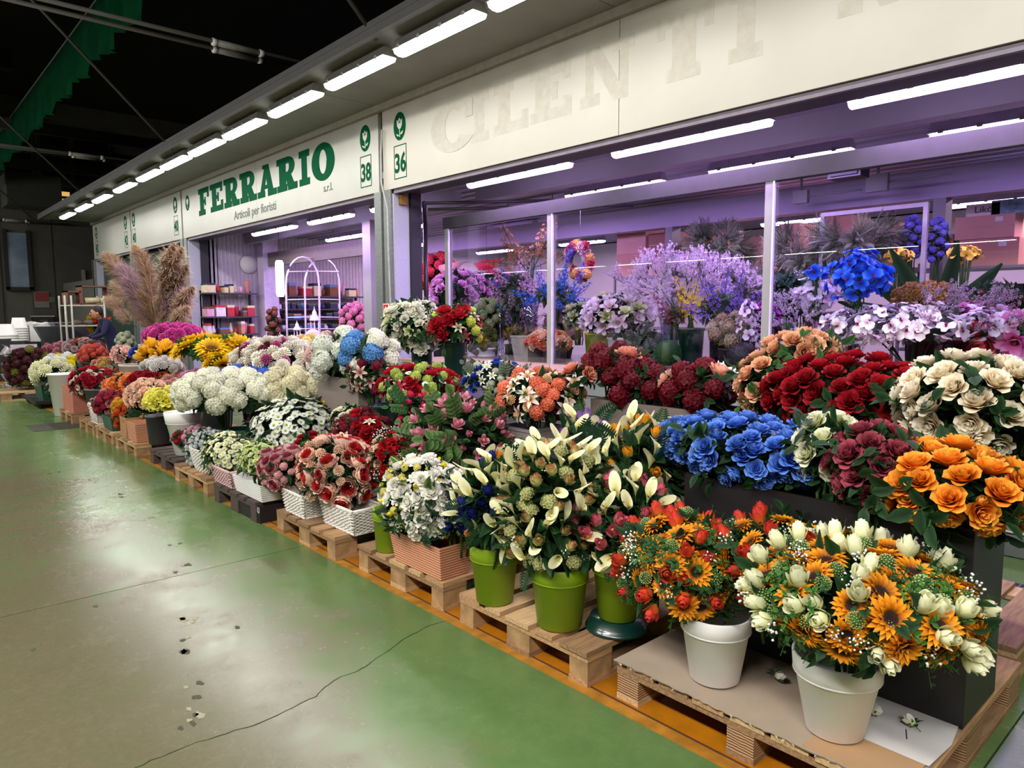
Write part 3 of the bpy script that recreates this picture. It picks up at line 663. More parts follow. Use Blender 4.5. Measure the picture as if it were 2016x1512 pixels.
def f_lily():
    b = MB()
    for k in range(6): petal(b, 2*pi*k/6, .52, .105 if k % 2 else .085, .03, 35, 118, .0, 'pt', nu=6, nv=2, cup=.25)
    b.mi = 1
    for k in range(5): b.tube([(0, 0, .03), (.06*cos(k*1.26), .06*sin(k*1.26), .22), (.12*cos(k*1.26), .12*sin(k*1.26), .32)], .007, 4); b.ball((.12*cos(k*1.26), .12*sin(k*1.26), .33), .02, 5, 3, 1.6)
    return b
def f_bud(open_=.0):
    b = MB()
    b.ball((0, 0, .42), .17, 7, 5, 2.2, .4)
    for n, L, Wd, r, e0, e1, z in ((3, .95, .24, .07, 22, -16, .02), (4, .88, .25, .1, 30, -12+open_*60, 0), (4, .76, .24, .11, 38, 8+open_*90, 0)):
        a0 = random.random()*6
        for k in range(n): petal(b, a0+2*pi*k/n, L, Wd, r, e0, e1, z, 'ob', wrap=True, ruf=.01, nu=5)
    sepals(b, 5, .42, .05, 0, 40, w=.09)
    b.mi = 1; b.tube([(0, 0, .05), (0, 0, -.6)], .03, 5)
    return b
def f_ran():
    b = MB(); b.ball((0, 0, .16), .08, 7, 4, 1, .1)
    for n, L, Wd, r, e0, e1, z, t0 in ((5, .22, .1, .04, 15, -25, .08, .05), (6, .28, .14, .08, 25, -20, .06, .3), (6, .34, .17, .12, 45, -5, .03, .4), (7, .42, .18, .14, 70, 25, .0, .5), (7, .46, .19, .14, 85, 70, -.02, .6)):
        a0 = random.random()*6
        for k in range(n): petal(b, a0+2*pi*k/n, L, Wd, r, e0, e1, z, 'ob', cup=.4, ruf=.01, t0=t0, nu=3)
    sepals(b); return b
def f_orchid():
    b = MB()
    for az, L, w in ((pi/2, .46, .2), (pi/2+2.1, .44, .15), (pi/2-2.1, .44, .15), (0, .5, .27), (pi, .5, .27)): petal(b, az, L, w, .02, 62, 100, 0, 'ob', nu=3, nv=2, cup=.2, t0=.25)
    b.mi = 1; petal(b, -pi/2, .26, .09, .02, 20, 80, .03, 'pt', nu=3, nv=1); b.ball((0, 0, .06), .05, 6, 4)
    return b
def f_mag():
    b = MB()
    for n, L, e0, e1, z in ((3, .5, 30, 35, 0), (5, .52, 55, 75, 0)):
        for k in range(n): petal(b, 2*pi*k/n+z, L, .17, .04, e0, e1, z, 'ob', cup=.7, nu=4)
    b.mi = 1; b.ball((0, 0, .1), .06, 6, 4, 1.6); return b
def f_allium():
    b = MB(); b.ball((0, 0, .1), .3, 8, 6, 1, 0)
    for i in range(95):
        z = 1-1.85*(i+.5)/95; a = i*2.39996; s = math.sqrt(1-z*z); d = Vector((s*cos(a), s*sin(a), z)); p = Vector((0, 0, .1))+d*.4
        b.ball(p, .045, 4, 2, 1, 1); b.tube([Vector((0, 0, .1))+d*.28, p], .008, 3, cap=False)
    return b
def f_spike(n=26, h=1.0, rad=.16, fs_=.075):
    b = MB(); b.mi = 1; b.tube([(0, 0, -.4), (0, 0, h*.98)], .012, 4); b.mi = 0
    for i in range(n):
        u = (i+.5)/n; a = i*2.4; r = rad*(1-.65*u); p = Vector((r*cos(a), r*sin(a), h*u)); d = Vector((cos(a), sin(a), .35)).normalized(); t = d.orthogonal().normalized(); w = d.cross(t); f_ = fs_*(1.15-.6*u); ph = random.random()*2
        vs = [p]; ts = [.1]; f = []
        for k in range(5):
            q = ph+k*2*pi/5
            for da, rr in ((-.42, .85), (0, 1.1), (.42, .85)): vs.append(p+(t*cos(q+da)+w*sin(q+da))*f_*rr+d*f_*.4); ts.append(.95 if da == 0 else .7)
            m = 1+3*k; f += [(0, m, m+1), (0, m+1, m+2)]
        b.add(vs, f, ts)
    return b
def f_blossom(nb=7, h=1.0, fl=9, fs_=.055):
    """a twig that forks, each fork set with small open blossoms"""
    b = MB()
    for k in range(nb):
        a = k*2.4+random.uniform(-.3, .3); e = random.uniform(.1, .55)
        tip = Vector((cos(a)*e*h, sin(a)*e*h, h*random.uniform(.7, 1.05))); base = Vector((0, 0, h*.1*k/nb)); mid = base.lerp(tip, .5)+Vector((0, 0, .08))
        b.mi = 1; b.tube([base, mid, tip], .008, 4, .003); b.mi = 0
        for i in range(fl):
            u = .25+.75*i/fl; p = (base.lerp(mid, u*2) if u < .5 else mid.lerp(tip, u*2-1))+Vector([random.uniform(-.04, .04) for _ in range(3)])
            d = Vector([random.uniform(-1, 1), random.uniform(-1, 1), random.uniform(-.2, 1)]).normalized(); t = d.orthogonal().normalized(); w = d.cross(t)
            vs = [p]; ts = [.05]; f = []; ph = random.random()*2
            for c in range(5):
                q = ph+c*2*pi/5
                for da, rr in ((-.45, .8), (0, 1.1), (.45, .8)): vs.append(p+(t*cos(q+da)+w*sin(q+da))*fs_*rr+d*fs_*.3); ts.append(.9)
                m = 1+3*c; f += [(0, m, m+1), (0, m+1, m+2)]
            b.add(vs, f, ts)
    return b
def f_gyp(n=16):
    b = MB()
    for k in range(n):
        a = random.random()*6.3; e = random.uniform(.1, .45); p = Vector((cos(a)*e, sin(a)*e, random.uniform(.5, 1)))
        b.mi = 1; b.tube([(0, 0, 0), p*.6+Vector((0, 0, .1)), p], .008, 3, cap=False); b.mi = 0; b.ball(p, .055, 5, 3, 1, .9)
    return b
# ---- greenery
def leaf(b, base, d, up_, L, w, n=3, fold=.25, droop=.3, kind='pt'):
    d = Vector(d).normalized(); s = d.cross(Vector(up_)).normalized(); nn = s.cross(d); vs = []; ts = []; b_ = Vector(base)
    for i in range(n+1):
        u = i/n; ww = w*max(.03, sin(pi*(.05+.93*u)))**(.75 if kind == 'pt' else .5)
        c = b_+d*(L*u)-nn*(droop*L*u*u)
        for v in (-1, 0, 1): vs.append(c+s*(v*ww)+nn*(abs(v)*ww*fold)); ts.append(.25+.6*abs(v)+.1*u)
    b.add(vs, [(i*3+j, i*3+j+1, i*3+j+4, i*3+j+3) for i in range(n) for j in range(2)], ts)
def g_rose(n=5):
    b = MB(); b.mi = 1; b.tube([(0, 0, -.3), (0, 0, .3), (.05, 0, .65)], .014, 4); b.mi = 0
    leaf(b, (.05, 0, .6), (.3, 0, 1), (0, 1, .01) if False else (-1, 0, .3), .42, .13)
    for k in range(n-1):
        s = 1 if k % 2 else -1; z = .12+.12*k; leaf(b, (0, 0, z), (.15, s, .45), (0, 0, 1), .4, .12, droop=.15)
    return b
def g_bunch(n=9, L=.5, w=.14):
    b = MB()
    for k in range(n):
        a = k*2.4; e = random.uniform(.5, 1.1); leaf(b, (0, 0, 0), (cos(a)*e, sin(a)*e, random.uniform(.3, 1)), (0, 0, 1), L*random.uniform(.7, 1.1), w, droop=.35)
    return b
def g_fern():
    b = MB(); b.mi = 1; pts = [(0, 0, 0), (.06, 0, .35), (.18, 0, .65), (.38, 0, .9)]; b.tube(pts, .012, 4, .004); b.mi = 0
    for i in range(13):
        u = .12+.88*i/13; p = Vector((.38*u*u, 0, .9*u)); Lf = .26*sin(pi*(.15+.8*u))+.03
        for s in (-1, 1): leaf(b, p, (.25, s, .45), (-1, 0, .4), Lf, .035, 2, droop=.1)
    return b
def g_euc():
    b = MB(); b.mi = 1; b.tube([(0, 0, 0), (.05, 0, .4), (.16, 0, .75), (.32, 0, 1.0)], .012, 4, .005); b.mi = 0
    for i in range(6):
        u = .12+.8*i/6; p = Vector((.32*u*u, 0, u))
        for s in (-1, 1): leaf(b, p, (.25, s, .35), (-1, 0, .5), .3, .125, 3, droop=.15, kind='rd')
    leaf(b, (.32, 0, 1), (.5, 0, 1), (-1, 0, .4), .28, .12, 3, kind='rd')
    return b
def g_box(n=7, s_=.14):
    b = MB()
    for k in range(n):
        a = k*2.4; e = random.uniform(.1, .6); tip = Vector((cos(a)*e, sin(a)*e, random.uniform(.55, 1))); b.mi = 1; b.tube([(0, 0, 0), tip], .01, 3, cap=False); b.mi = 0
        for i in range(6):
            p = tip*(.35+.65*i/6); q = random.random()*6; leaf(b, p, (cos(q), sin(q), .4), (0, 0, 1), s_, .05, 2, kind='rd')
    return b
def g_stripe():
    b = MB()
    for a in (0, 2.2, 4.1): leaf(b, (0, 0, 0), (.25*cos(a), .25*sin(a), 1), (cos(a), sin(a), .2), 1, .13, 5, .4, .2)
    return b
def g_palm():
    b = MB()
    for k in range(9):
        a = k*2.4; e = random.uniform(.3, 1); d = Vector((cos(a)*e, sin(a)*e, 1)).normalized(); b.mi = 1; b.tube([(0, 0, 0), d*.8], .008, 3, cap=False); b.mi = 0
        for i in range(8):
            p = d*(.25+.6*i/8)
            for s in (-1, 1): q = a+s*1.2; leaf(b, p, d*.8+Vector((cos(q), sin(q), .1)), (0, 0, 1), .24, .018, 2, droop=.1)
    return b
PROTO = {}
def proto(fn, key, mats, name):
    k = (key,)+tuple(m.name for m in mats)
    if k not in PROTO:
        geo = PROTO.setdefault(('geo', key), fn())
        PROTO[k] = geo.mesh(name, mats)
    return PROTO[k]
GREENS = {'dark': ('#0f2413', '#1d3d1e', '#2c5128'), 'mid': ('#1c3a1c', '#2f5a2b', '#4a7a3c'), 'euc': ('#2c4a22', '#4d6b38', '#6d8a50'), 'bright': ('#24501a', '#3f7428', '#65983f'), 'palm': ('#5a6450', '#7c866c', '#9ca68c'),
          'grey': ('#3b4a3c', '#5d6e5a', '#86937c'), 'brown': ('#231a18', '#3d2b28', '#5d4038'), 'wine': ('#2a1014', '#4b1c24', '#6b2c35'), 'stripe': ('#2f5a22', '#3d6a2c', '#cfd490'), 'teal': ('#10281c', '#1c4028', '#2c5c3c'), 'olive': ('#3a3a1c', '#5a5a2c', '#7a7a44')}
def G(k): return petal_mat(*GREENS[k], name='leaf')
STEM = petal_mat('#24401c', '#3a5c2a', '#3a5c2a', name='stem')
def green(kind, tone='dark'):
    fn = {'rose': g_rose, 'bunch': g_bunch, 'fern': g_fern, 'euc': g_euc, 'box': g_box, 'stripe': g_stripe, 'palm': g_palm}[kind]
    nm = {'rose': 'leaf_sprig', 'bunch': 'leaf_sprig', 'fern': 'fern_frond', 'euc': 'leaf_branch', 'box': 'box_sprig', 'stripe': 'striped_leaf', 'palm': 'palm_frond'}[kind]
    return proto(fn, 'g_'+kind, [G(tone), STEM], nm), nm
FN = {'rose': (lambda: f_rose(.86), 'rose'), 'rosem': (lambda: f_rose(.7), 'rose'), 'peony': (f_peony, 'peony'), 'pom': (f_pom, 'chrysanthemum'), 'carn': (lambda: f_pom(52, .42, .2, .085), 'carnation'), 'hyd': (f_hyd, 'hydrangea_head'),
      'hydc': (lambda: f_hyd(42, .4, .14), 'flower_cluster'), 'daisy': (f_daisy, 'daisy'), 'ddaisy': (lambda: f_daisy(16, .12, True), 'daisy'), 'sun': (f_sun, 'sunflower'), 'calla': (f_calla, 'calla'), 'lily': (f_lily, 'lily'),
      'bud': (f_bud, 'rosebud'), 'tulip': (lambda: f_bud(.35), 'tulip'), 'hrose': (lambda: f_bud(.45), 'rose'), 'ran': (f_ran, 'ranunculus'), 'orchid': (f_orchid, 'orchid'), 'mag': (f_mag, 'magnolia'), 'allium': (f_allium, 'green_allium'),
      'spike': (f_spike, 'flower_spike'), 'blossom': (f_blossom, 'blossom_twig'), 'gyp': (f_gyp, 'small_white_sprig'), 'ospike': (lambda: f_spike(16, 1, .2, .16), 'orchid_spray')}
YC = mat('pollen_yellow', '#c8a020', .8); GC = mat('pollen_green', '#8aa22a', .8); DC = mat('seed_disc', '#2a120a', .9, bump=.5); BC = mat('seed_brown', '#5a3a14', .9)
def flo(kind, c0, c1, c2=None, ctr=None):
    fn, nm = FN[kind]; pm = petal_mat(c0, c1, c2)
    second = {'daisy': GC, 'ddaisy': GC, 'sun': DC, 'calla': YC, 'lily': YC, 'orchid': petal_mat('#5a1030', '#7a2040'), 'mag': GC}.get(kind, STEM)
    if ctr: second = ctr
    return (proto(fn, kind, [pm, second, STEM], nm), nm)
# ---- a bunch: flowers set over a dome round a leafy heart
def look(d, roll):
    d = d.normalized(); q = d.to_track_quat('Z', 'Y'); return (q.to_matrix() @ Matrix.Rotation(roll, 3, 'Z')).to_euler()
NB = [0]
def bouquet(name, label, cat, px, py, X, hw, hh, flowers, cover=.95, leaves=(('rose', 'dark', .16, 16),), ry=1.0, low=-.25, group=None, rim=None, jit=.1, up_=.25, core='dark', tilt=.35, Cw=None, fill=(), stems=True, back=False):
    """flowers: ((kind,c0,c1,c2[,centre]), size, weight) ...; ry stretches along the row"""
    NB[0] += 1; rnd = random.Random(100+NB[0])
    C = Vector(Cw) if Cw is not None else P(px, py, X=X); d = depth(C); a = hw*d/F; rz = hh*d/F
    rX = a/math.sqrt((.743**2)+(.669*ry)**2); R = Vector((rX, rX*ry, rz))
    root = empty(name, (C.x, C.y, rim if rim is not None else C.z-rz*.8), label, cat, group)
    off = C-root.location
    if core:
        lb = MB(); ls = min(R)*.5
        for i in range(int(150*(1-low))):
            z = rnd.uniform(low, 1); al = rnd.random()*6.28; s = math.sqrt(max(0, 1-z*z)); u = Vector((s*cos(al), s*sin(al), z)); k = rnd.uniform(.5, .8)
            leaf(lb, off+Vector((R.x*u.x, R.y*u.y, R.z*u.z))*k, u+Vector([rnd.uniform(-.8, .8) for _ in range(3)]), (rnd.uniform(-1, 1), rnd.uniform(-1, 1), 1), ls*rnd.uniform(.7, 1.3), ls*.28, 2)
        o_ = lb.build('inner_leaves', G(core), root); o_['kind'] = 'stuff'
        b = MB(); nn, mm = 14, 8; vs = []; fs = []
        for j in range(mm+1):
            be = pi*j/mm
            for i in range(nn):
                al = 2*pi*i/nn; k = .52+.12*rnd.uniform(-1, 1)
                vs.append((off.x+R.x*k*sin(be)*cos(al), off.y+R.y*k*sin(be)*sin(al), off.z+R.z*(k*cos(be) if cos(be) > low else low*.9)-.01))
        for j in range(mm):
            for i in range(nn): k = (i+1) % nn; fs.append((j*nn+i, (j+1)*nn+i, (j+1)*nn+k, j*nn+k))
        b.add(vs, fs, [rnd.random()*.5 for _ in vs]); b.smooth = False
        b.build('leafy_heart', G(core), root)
    items = [(flo(*f), s, w) for f, s, w in flowers]; tw = sum(w for _, _, w in items)
    ms = sum(s*w for _, s, w in items)/tw
    areaD = 2*pi*((R.x*R.y)**1.6/2+((R.x*R.z)**1.6)/4+((R.y*R.z)**1.6)/4)**(1/1.6)*(1-low)
    n = max(5, min(295, int(cover*areaD/(pi/4*ms*ms))))
    cnts = [0]*len(items)
    for i in range(n):
        z = 1-(1-low)*(i+.5)/n; al = i*2.39996+rnd.uniform(-.15, .15); s = math.sqrt(max(0, 1-z*z))
        u = Vector((s*cos(al), s*sin(al), z))
        if back and (u.x*.67+u.y*.74) > .55: continue
        k = 1+rnd.uniform(-jit, jit*.6); p = off+Vector((R.x*u.x, R.y*u.y, R.z*u.z))*k
        nrm = Vector((u.x/R.x, u.y/R.y, u.z/R.z)).normalized()+Vector((0, 0, up_))+Vector([rnd.uniform(-tilt, tilt) for _ in range(3)])
        j_ = max(range(len(items)), key=lambda j: items[j][2]/tw*(i+1)-cnts[j]+rnd.uniform(0, .9)); cnts[j_] += 1
        (me, nm), sz, w = items[j_]
        sz *= rnd.uniform(.88, 1.1)
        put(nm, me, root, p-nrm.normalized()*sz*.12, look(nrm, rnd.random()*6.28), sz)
    for lk in leaves:
        kind, tone, size, cnt = lk; me, nm = green(kind, tone)
        for i in range(cnt):
            z = rnd.uniform(low-.15, .9) if kind in ('fern', 'euc', 'stripe') else rnd.uniform(low-.2, .75 if core and n < 40 or kind == 'box' else .4); al = rnd.random()*6.28; s = math.sqrt(max(0, 1-min(1, z*z)))
            u = Vector((s*cos(al), s*sin(al), z)); p = off+Vector((R.x*u.x, R.y*u.y, R.z*u.z))*.74
            nrm = Vector((u.x, u.y, u.z*.7+(.35 if z > -.1 else -.05)))+Vector([rnd.uniform(-.4, .4) for _ in range(3)])
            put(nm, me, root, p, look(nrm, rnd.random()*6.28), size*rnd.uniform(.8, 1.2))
    for (f, size, cnt) in fill:
        me, nm = flo(*f)
        for i in range(cnt):
            z = rnd.uniform(low, .95); al = rnd.random()*6.28; s = math.sqrt(max(0, 1-z*z)); u = Vector((s*cos(al), s*sin(al), z)); p = off+Vector((R.x*u.x, R.y*u.y, R.z*u.z))*.9
            put(nm, me, root, p, look(u+Vector((0, 0, .5))+Vector([rnd.uniform(-.5, .5) for _ in range(3)]), rnd.random()*6.28), size*rnd.uniform(.8, 1.2))
    if stems and rim is not None and C.z-rim > .04:
        b = MB()
        for i in range(12):
            al = rnd.random()*6.28; q = rnd.random()*.6; b.tube([(cos(al)*.04, sin(al)*.04, -.05), (cos(al)*.05, sin(al)*.05, .02), (off.x*.5+R.x*q*cos(al)*.6, off.y*.5+R.y*q*sin(al)*.6, off.z*.55), (off.x+R.x*q*cos(al), off.y+R.y*q*sin(al), off.z)], .006, 5)
        o = b.build('stems', STEM, root); o['kind'] = 'stuff'
    return root
# ================================================================ CONTAINERS
def pot(name, label, loc, rb, rtop, h, m, band=True, group=None, cat='pot', foot=0):
    root = empty(name, loc, label, cat, group)
    hb = h*.74
    if band: pr = [(0, 0), (rb*.9, 0), (rb, .006), (rb+(rtop-rb)*.72, hb), (rb+(rtop-rb)*.72+.007, hb+.004), (rtop-.002, h-.004), (rtop-.006, h), (rtop-.013, h-.004), (rb+(rtop-rb)*.6, hb*.9), (0, hb*.88)]
    else: pr = [(0, 0), (rb*.92, 0), (rb, .006), (rtop-.006, h-.02), (rtop+.004, h-.018), (rtop+.005, h), (rtop-.008, h), (rtop-.014, h-.03), (0, h*.85)]
    MB().lathe(pr, 40).build('body', m, root)
    if band: MB().lathe([(rb+(rtop-rb)*.72+.0065, hb+.001), (rb+(rtop-rb)*.72+.0085, hb+.004), (rb+(rtop-rb)*.72+.0065, hb+.008)], 40).build('rim_band', m, root)
    return root
def trough(name, label, x0, x1, y0, y1, z0, h, m, flare=.025, ribs=0, group=None, th=.008, cat='planter', soil=True, ribh=.003):
    """open box planter; flare = how far the rim stands out beyond the foot"""
    cx, cy = (x0+x1)/2, (y0+y1)/2; root = empty(name, (cx, cy, z0), label, cat, group); a, c = (x1-x0)/2, (y1-y0)/2
    b = MB(); b.smooth = False; vs = []
    N_ = max(1, ribs*2); pr = []
    for i in range(N_+1): u = i/N_; pr.append((flare*u+(ribh if (i % 2 and ribs) else 0), h*u))
    pr += [(flare+.004, h), (flare-th, h), (flare*.6-th, h*.5)]
    for o_, z in pr: vs += [(-a-o_, -c-o_, z), (a+o_, -c-o_, z), (a+o_, c+o_, z), (-a-o_, c+o_, z)]
    fs = [(3, 2, 1, 0)]+[(4*j+i, 4*j+(i+1) % 4, 4*j+4+(i+1) % 4, 4*j+4+i) for j in range(len(pr)-1) for i in range(4)]+[tuple(4*(len(pr)-1)+i for i in range(4))]
    b.add(vs, fs); o = b.build('body', m, root)
    bv = o.modifiers.new('b', 'BEVEL'); bv.width = .004 if h < .4 else .003; bv.segments = 2; bv.limit_method = 'ANGLE'; bv.angle_limit = radians(60)
    return root
def weave(b, corners0, corners1, h, rows, per, r=.005, amp=.006):
    for k in range(rows):
        u = (k+.5)/rows; cs = [Vector(c0).lerp(Vector(c1), u) for c0, c1 in zip(corners0, corners1)]
        pts = []; n_ = len(cs)
        for i in range(n_):
            p, q = cs[i], cs[(i+1) % n_]; L = (q-p).length; m_ = max(2, int(L/per)); nrm = Vector(((q-p).y, -(q-p).x, 0)).normalized()
            for j in range(m_): pts.append(p.lerp(q, j/m_)+nrm*(amp*(1 if (j+k) % 2 else -1))+Vector((0, 0, h*u)))
        pts.append(pts[0]); b.tube(pts, r, 4, cap=False)
def basket(name, label, x0, x1, y0, y1, z0, h, m, flare=.03, group=None, rows=16, per=.022, oval=False):
    cx, cy = (x0+x1)/2, (y0+y1)/2; root = empty(name, (cx, cy, z0), label, 'basket', group); a, c = (x1-x0)/2, (y1-y0)/2
    if oval:
        k0 = [(a*cos(2*pi*i/20)*.72, c*sin(2*pi*i/20)*.8, 0) for i in range(20)]; k1 = [(a*cos(2*pi*i/20)*1.15, c*sin(2*pi*i/20)*1.1, 0) for i in range(20)]; per = 9
        b = MB()
        for k in range(rows):
            u = (k+.5)/rows; pts = []
            for i in range(61):
                t = 2*pi*i/60; q = .75+.4*math.sqrt(u); am = .006*(1 if (i+k) % 2 else -1); pts.append(((a*q+am)*cos(t), (c*q+am)*sin(t), h*u))
            b.tube(pts, .0055, 4, cap=False)
        b.build('woven_wall', m, root)
        b = MB(); b.lathe([(0, .004), (1*.74, .004), (.74, .0), (1.12, h*.98), (1.1, h*.98)], 24); b.v = [(v[0]*a*.96, v[1]*c*.96, v[2]) for v in b.v]; b.build('lining', m, root)
        return root
    f = flare; c0 = [(-a, -c, 0), (a, -c, 0), (a, c, 0), (-a, c, 0)]; c1 = [(-a-f, -c-f, 0), (a+f, -c-f, 0), (a+f, c+f, 0), (-a-f, c+f, 0)]
    b = MB(); weave(b, c0, c1, h*.94, rows, per); b.build('woven_wall', m, root)
    b = MB()
    for i in range(4):
        p0, q0, p1, q1 = Vector(c0[i]), Vector(c0[(i+1) % 4]), Vector(c1[i]), Vector(c1[(i+1) % 4]); m_ = max(3, int((q0-p0).length/.044))
        for j in range(m_+1): b.tube([p0.lerp(q0, j/m_), p1.lerp(q1, j/m_)+Vector((0, 0, h))], .0045, 4)
    b.build('stakes', m, root)
    b = MB()
    for zz, kk in ((h*.97, 1), (h, 1), (.006, 0)):
        cs = [Vector(c0[i]).lerp(Vector(c1[i]), kk)+Vector((0, 0, zz)) for i in range(4)]; b.tube(cs+[cs[0]], .009, 6)
    b.build('braided_rim', m, root)
    ins = .006; b = MB(); b.smooth = False
    vs = [(x*(1-ins/abs(x)), y*(1-ins/abs(y)), .004) for x, y, _ in c0]+[(x*(1-ins/abs(x)), y*(1-ins/abs(y)), h*.95) for x, y, _ in c1]
    b.add(vs, [(3, 2, 1, 0), (0, 1, 5, 4), (1, 2, 6, 5), (2, 3, 7, 6), (3, 0, 4, 7)]); b.build('lining', mat('lining', '#b9b2a6', .8), root)
    return root
def bucket(name, label, loc, rb, rtop, h, m, group=None, n=28, cat='bucket', flutes=0):
    root = empty(name, loc, label, cat, group)
    b = MB(); b.lathe([(0, 0), (rb, 0), (rb+.003, .01), (rtop-.006, h-.025), (rtop+.003, h-.022), (rtop+.004, h-.004), (rtop, h), (rtop-.008, h-.004), (rtop-.02, h*.6), (0, h*.6)], n)
    if flutes:
        vs = []
        for (x, y, z) in b.v:
            r = math.hypot(x, y); a = math.atan2(y, x); k = 1+.05*cos(a*flutes)*(1 if .02 < z < h*.93 else 0); vs.append((x*k, y*k, z))
        b.v = vs
    b.build('body', m, root); return root
def square_pot(name, label, loc, a0, a1, h, m, rz=0, group=None, lip=.01):
    root = empty(name, loc, label, 'planter', group, rz=rz); b = MB(); b.smooth = False; vs = []
    for s, z in ((a0, 0), (a1, h-lip*2), (a1+lip*.6, h-lip*2), (a1+lip*.6, h), (a1-.008, h), (a1*.9, h*.6)): vs += [(-s, -s, z), (s, -s, z), (s, s, z), (-s, s, z)]
    b.add(vs, [(3, 2, 1, 0)]+[(4*j+i, 4*j+(i+1) % 4, 4*j+4+(i+1) % 4, 4*j+4+i) for j in range(5) for i in range(4)]+[(20, 21, 22, 23)]); b.build('body', m, root); return root
WOODS = [mat('pallet_pine', '#a9845c', .8, 0, .25, 9, bump=.4, stretch=(1, 9, 9)), mat('pallet_pine_dark', '#8a6a4a', .8, 0, .3, 9, bump=.4, stretch=(1, 9, 9)), mat('pallet_pine_pale', '#bb9a70', .8, 0, .22, 9, bump=.4, stretch=(1, 9, 9))]
ENDS = mat('pallet_block', '#9c7a52', .85, 0, .3, 16, bump=.5); OLD = mat('old_wood', '#4a3d36', .85, 0, .35, 12, bump=.5, stretch=(1, 9, 9)); LAM = None
def laminated():
    m, N, L, b = new_mat('laminated_block'); tc = N.new('ShaderNodeNewGeometry'); sp = N.new('ShaderNodeSeparateXYZ'); L.new(tc.outputs['Position'], sp.inputs[0])
    w = N.new('ShaderNodeTexWave'); w.bands_direction = 'Z'; w.inputs['Scale'].default_value = 34; w.inputs['Distortion'].default_value = 2.2; w.inputs['Detail'].default_value = 3; L.new(tc.outputs['Position'], w.inputs['Vector'])
    r = N.new('ShaderNodeValToRGB'); r.color_ramp.elements[0].color = sr('#5a3a26'); r.color_ramp.elements[1].color = sr('#b08a64'); r.color_ramp.elements[1].position = .6; L.new(w.outputs[0], r.inputs[0]); L.new(r.outputs[0], b.inputs['Base Color']); b.inputs['Roughness'].default_value = .85
    bp = N.new('ShaderNodeBump'); bp.inputs['Strength'].default_value = .5; bp.inputs['Distance'].default_value = .004; L.new(w.outputs[0], bp.inputs['Height']); L.new(bp.outputs[0], b.inputs['Normal']); return m
def pallet(x0, y0, label, wy=.8, dx=1.2, old=False, group='wooden pallets along the ochre line', block=None, deck=True):
    rnd = random.Random(int(y0*100)+3); root = empty('pallet', (x0, y0, 0), label, 'pallet', group)
    ms = [OLD]*3 if old else WOODS; bm_ = OLD if old else (block or ENDS)
    by = (0, wy/2-.0725, wy-.1); bw = (.1, .145, .1)
    if wy > .9: by = (0, wy/2-.05, wy-.1); bw = (.1, .1, .1)
    for yy, w_ in zip(by, bw):
        MB().box((0, yy, 0), (dx, yy+w_, .022)).build('skid', rnd.choice(ms), root)
        for xx in (0, dx/2-.0725, dx-.145): MB().box((xx+.003*rnd.random(), yy+.002, .022), (xx+.145, yy+w_-.002, .1)).build('block', bm_, root)
    for xx in (0, dx/2-.0725, dx-.145): MB().box((xx, 0, .1), (xx+.145, wy, .122)).build('crossbar', rnd.choice(ms), root)
    bs = ((0, .145), (.19, .1), (.3275, .145), (.51, .1), (.655, .145)) if wy < .9 else tuple((i*.142, .12) for i in range(7))
    for yy, w_ in bs: MB().box((-.004+rnd.uniform(-.004, .004), yy, .122), (dx+rnd.uniform(-.004, .004), yy+w_, .144+rnd.uniform(-.0015, 0))).build('deck_board', rnd.choice(ms), root)
    return root
# ================================================================ PALLETS AND WHAT STANDS ON THEM
LAM = laminated()
p0 = pallet(2.0, .62, 'nearest wooden pallet, laminated blocks, covered with brown cardboard', wy=1.02, dx=1.1, block=LAM)
pls = [(1.965, 1.757, 'wooden pallet carrying the lime green pots, second from the near end', 0), (1.975, 2.70, 'wooden pallet under the ridged terracotta trough', 0), (1.935, 3.70, 'wooden pallet under the two square white wicker baskets', 0),
       (1.90, 4.76, 'dark weathered pallet under the white ribbed trough and black carton', 1), (1.90, 5.71, 'wooden pallet under the pink wicker basket', 0), (1.95, 6.62, 'dark weathered pallet under the tall white pot with yellow roses', 1),
       (1.90, 7.72, 'wooden pallet under the charcoal pot and small ribbed tan trough', 0), (1.90, 8.62, 'wooden pallet under the small green trough', 0), (1.90, 9.50, 'wooden pallet under the grey pot and small white basket', 0), (1.89, 10.66, 'farthest wooden pallet of the row, under the terracotta carton', 0)]
for x, y, lab, old in pls: pallet(x, y, lab, old=bool(old))
pallet(1.55, 14.3, 'small pallet at the far left under the plastic-wrapped goods', wy=.8, dx=.8, group=None)
rows2 = [(3.22, .66), (3.22, 1.5), (3.22, 2.4), (3.22, 3.25), (3.22, 5.05)]
for i, (x, y) in enumerate(rows2): pallet(x, y, 'wooden pallet of the second row under the '+('near end of the rear black planter', 'far end of the rear black planter', 'long taupe planter', 'grey paper pot side', 'tall taupe planter')[i], dx=.8, group='second row pallets behind the planters')
# cardboard sheet with ragged edge on the nearest pallet
CARD = mat('cardboard_sheet', '#9b8a78', .85, 0, .07, 6, bump=.15)
t = empty('cardboard_sheet', (2.0, .62, .1445), 'worn brown cardboard sheet covering the nearest pallet', 'cardboard')
b = MB(); b.smooth = False; n = 60; rnd = random.Random(5)
fr_ = [(-.012+rnd.uniform(-.005, .004), 1.03-1.02*i/n) for i in range(n+1)]
bk_ = [(.46, 1.03-1.02*i/n) for i in range(n+1)]
vs = []; fs = []
for (a, c_), (e, g_) in zip(fr_, bk_):
    zz = .003*sin(c_*9); vs += [(a, c_, .004+zz), (e, g_, .004), (a+.002, c_, -.0005+zz*.5), (e, g_, 0)]
for i in range(n): k = 4*i; fs += [(k, k+1, k+5, k+4), (k+2, k+6, k+7, k+3), (k, k+4, k+6, k+2)]
b.add(vs, fs); b.build('sheet', CARD, t)
b = MB(); b.smooth = False
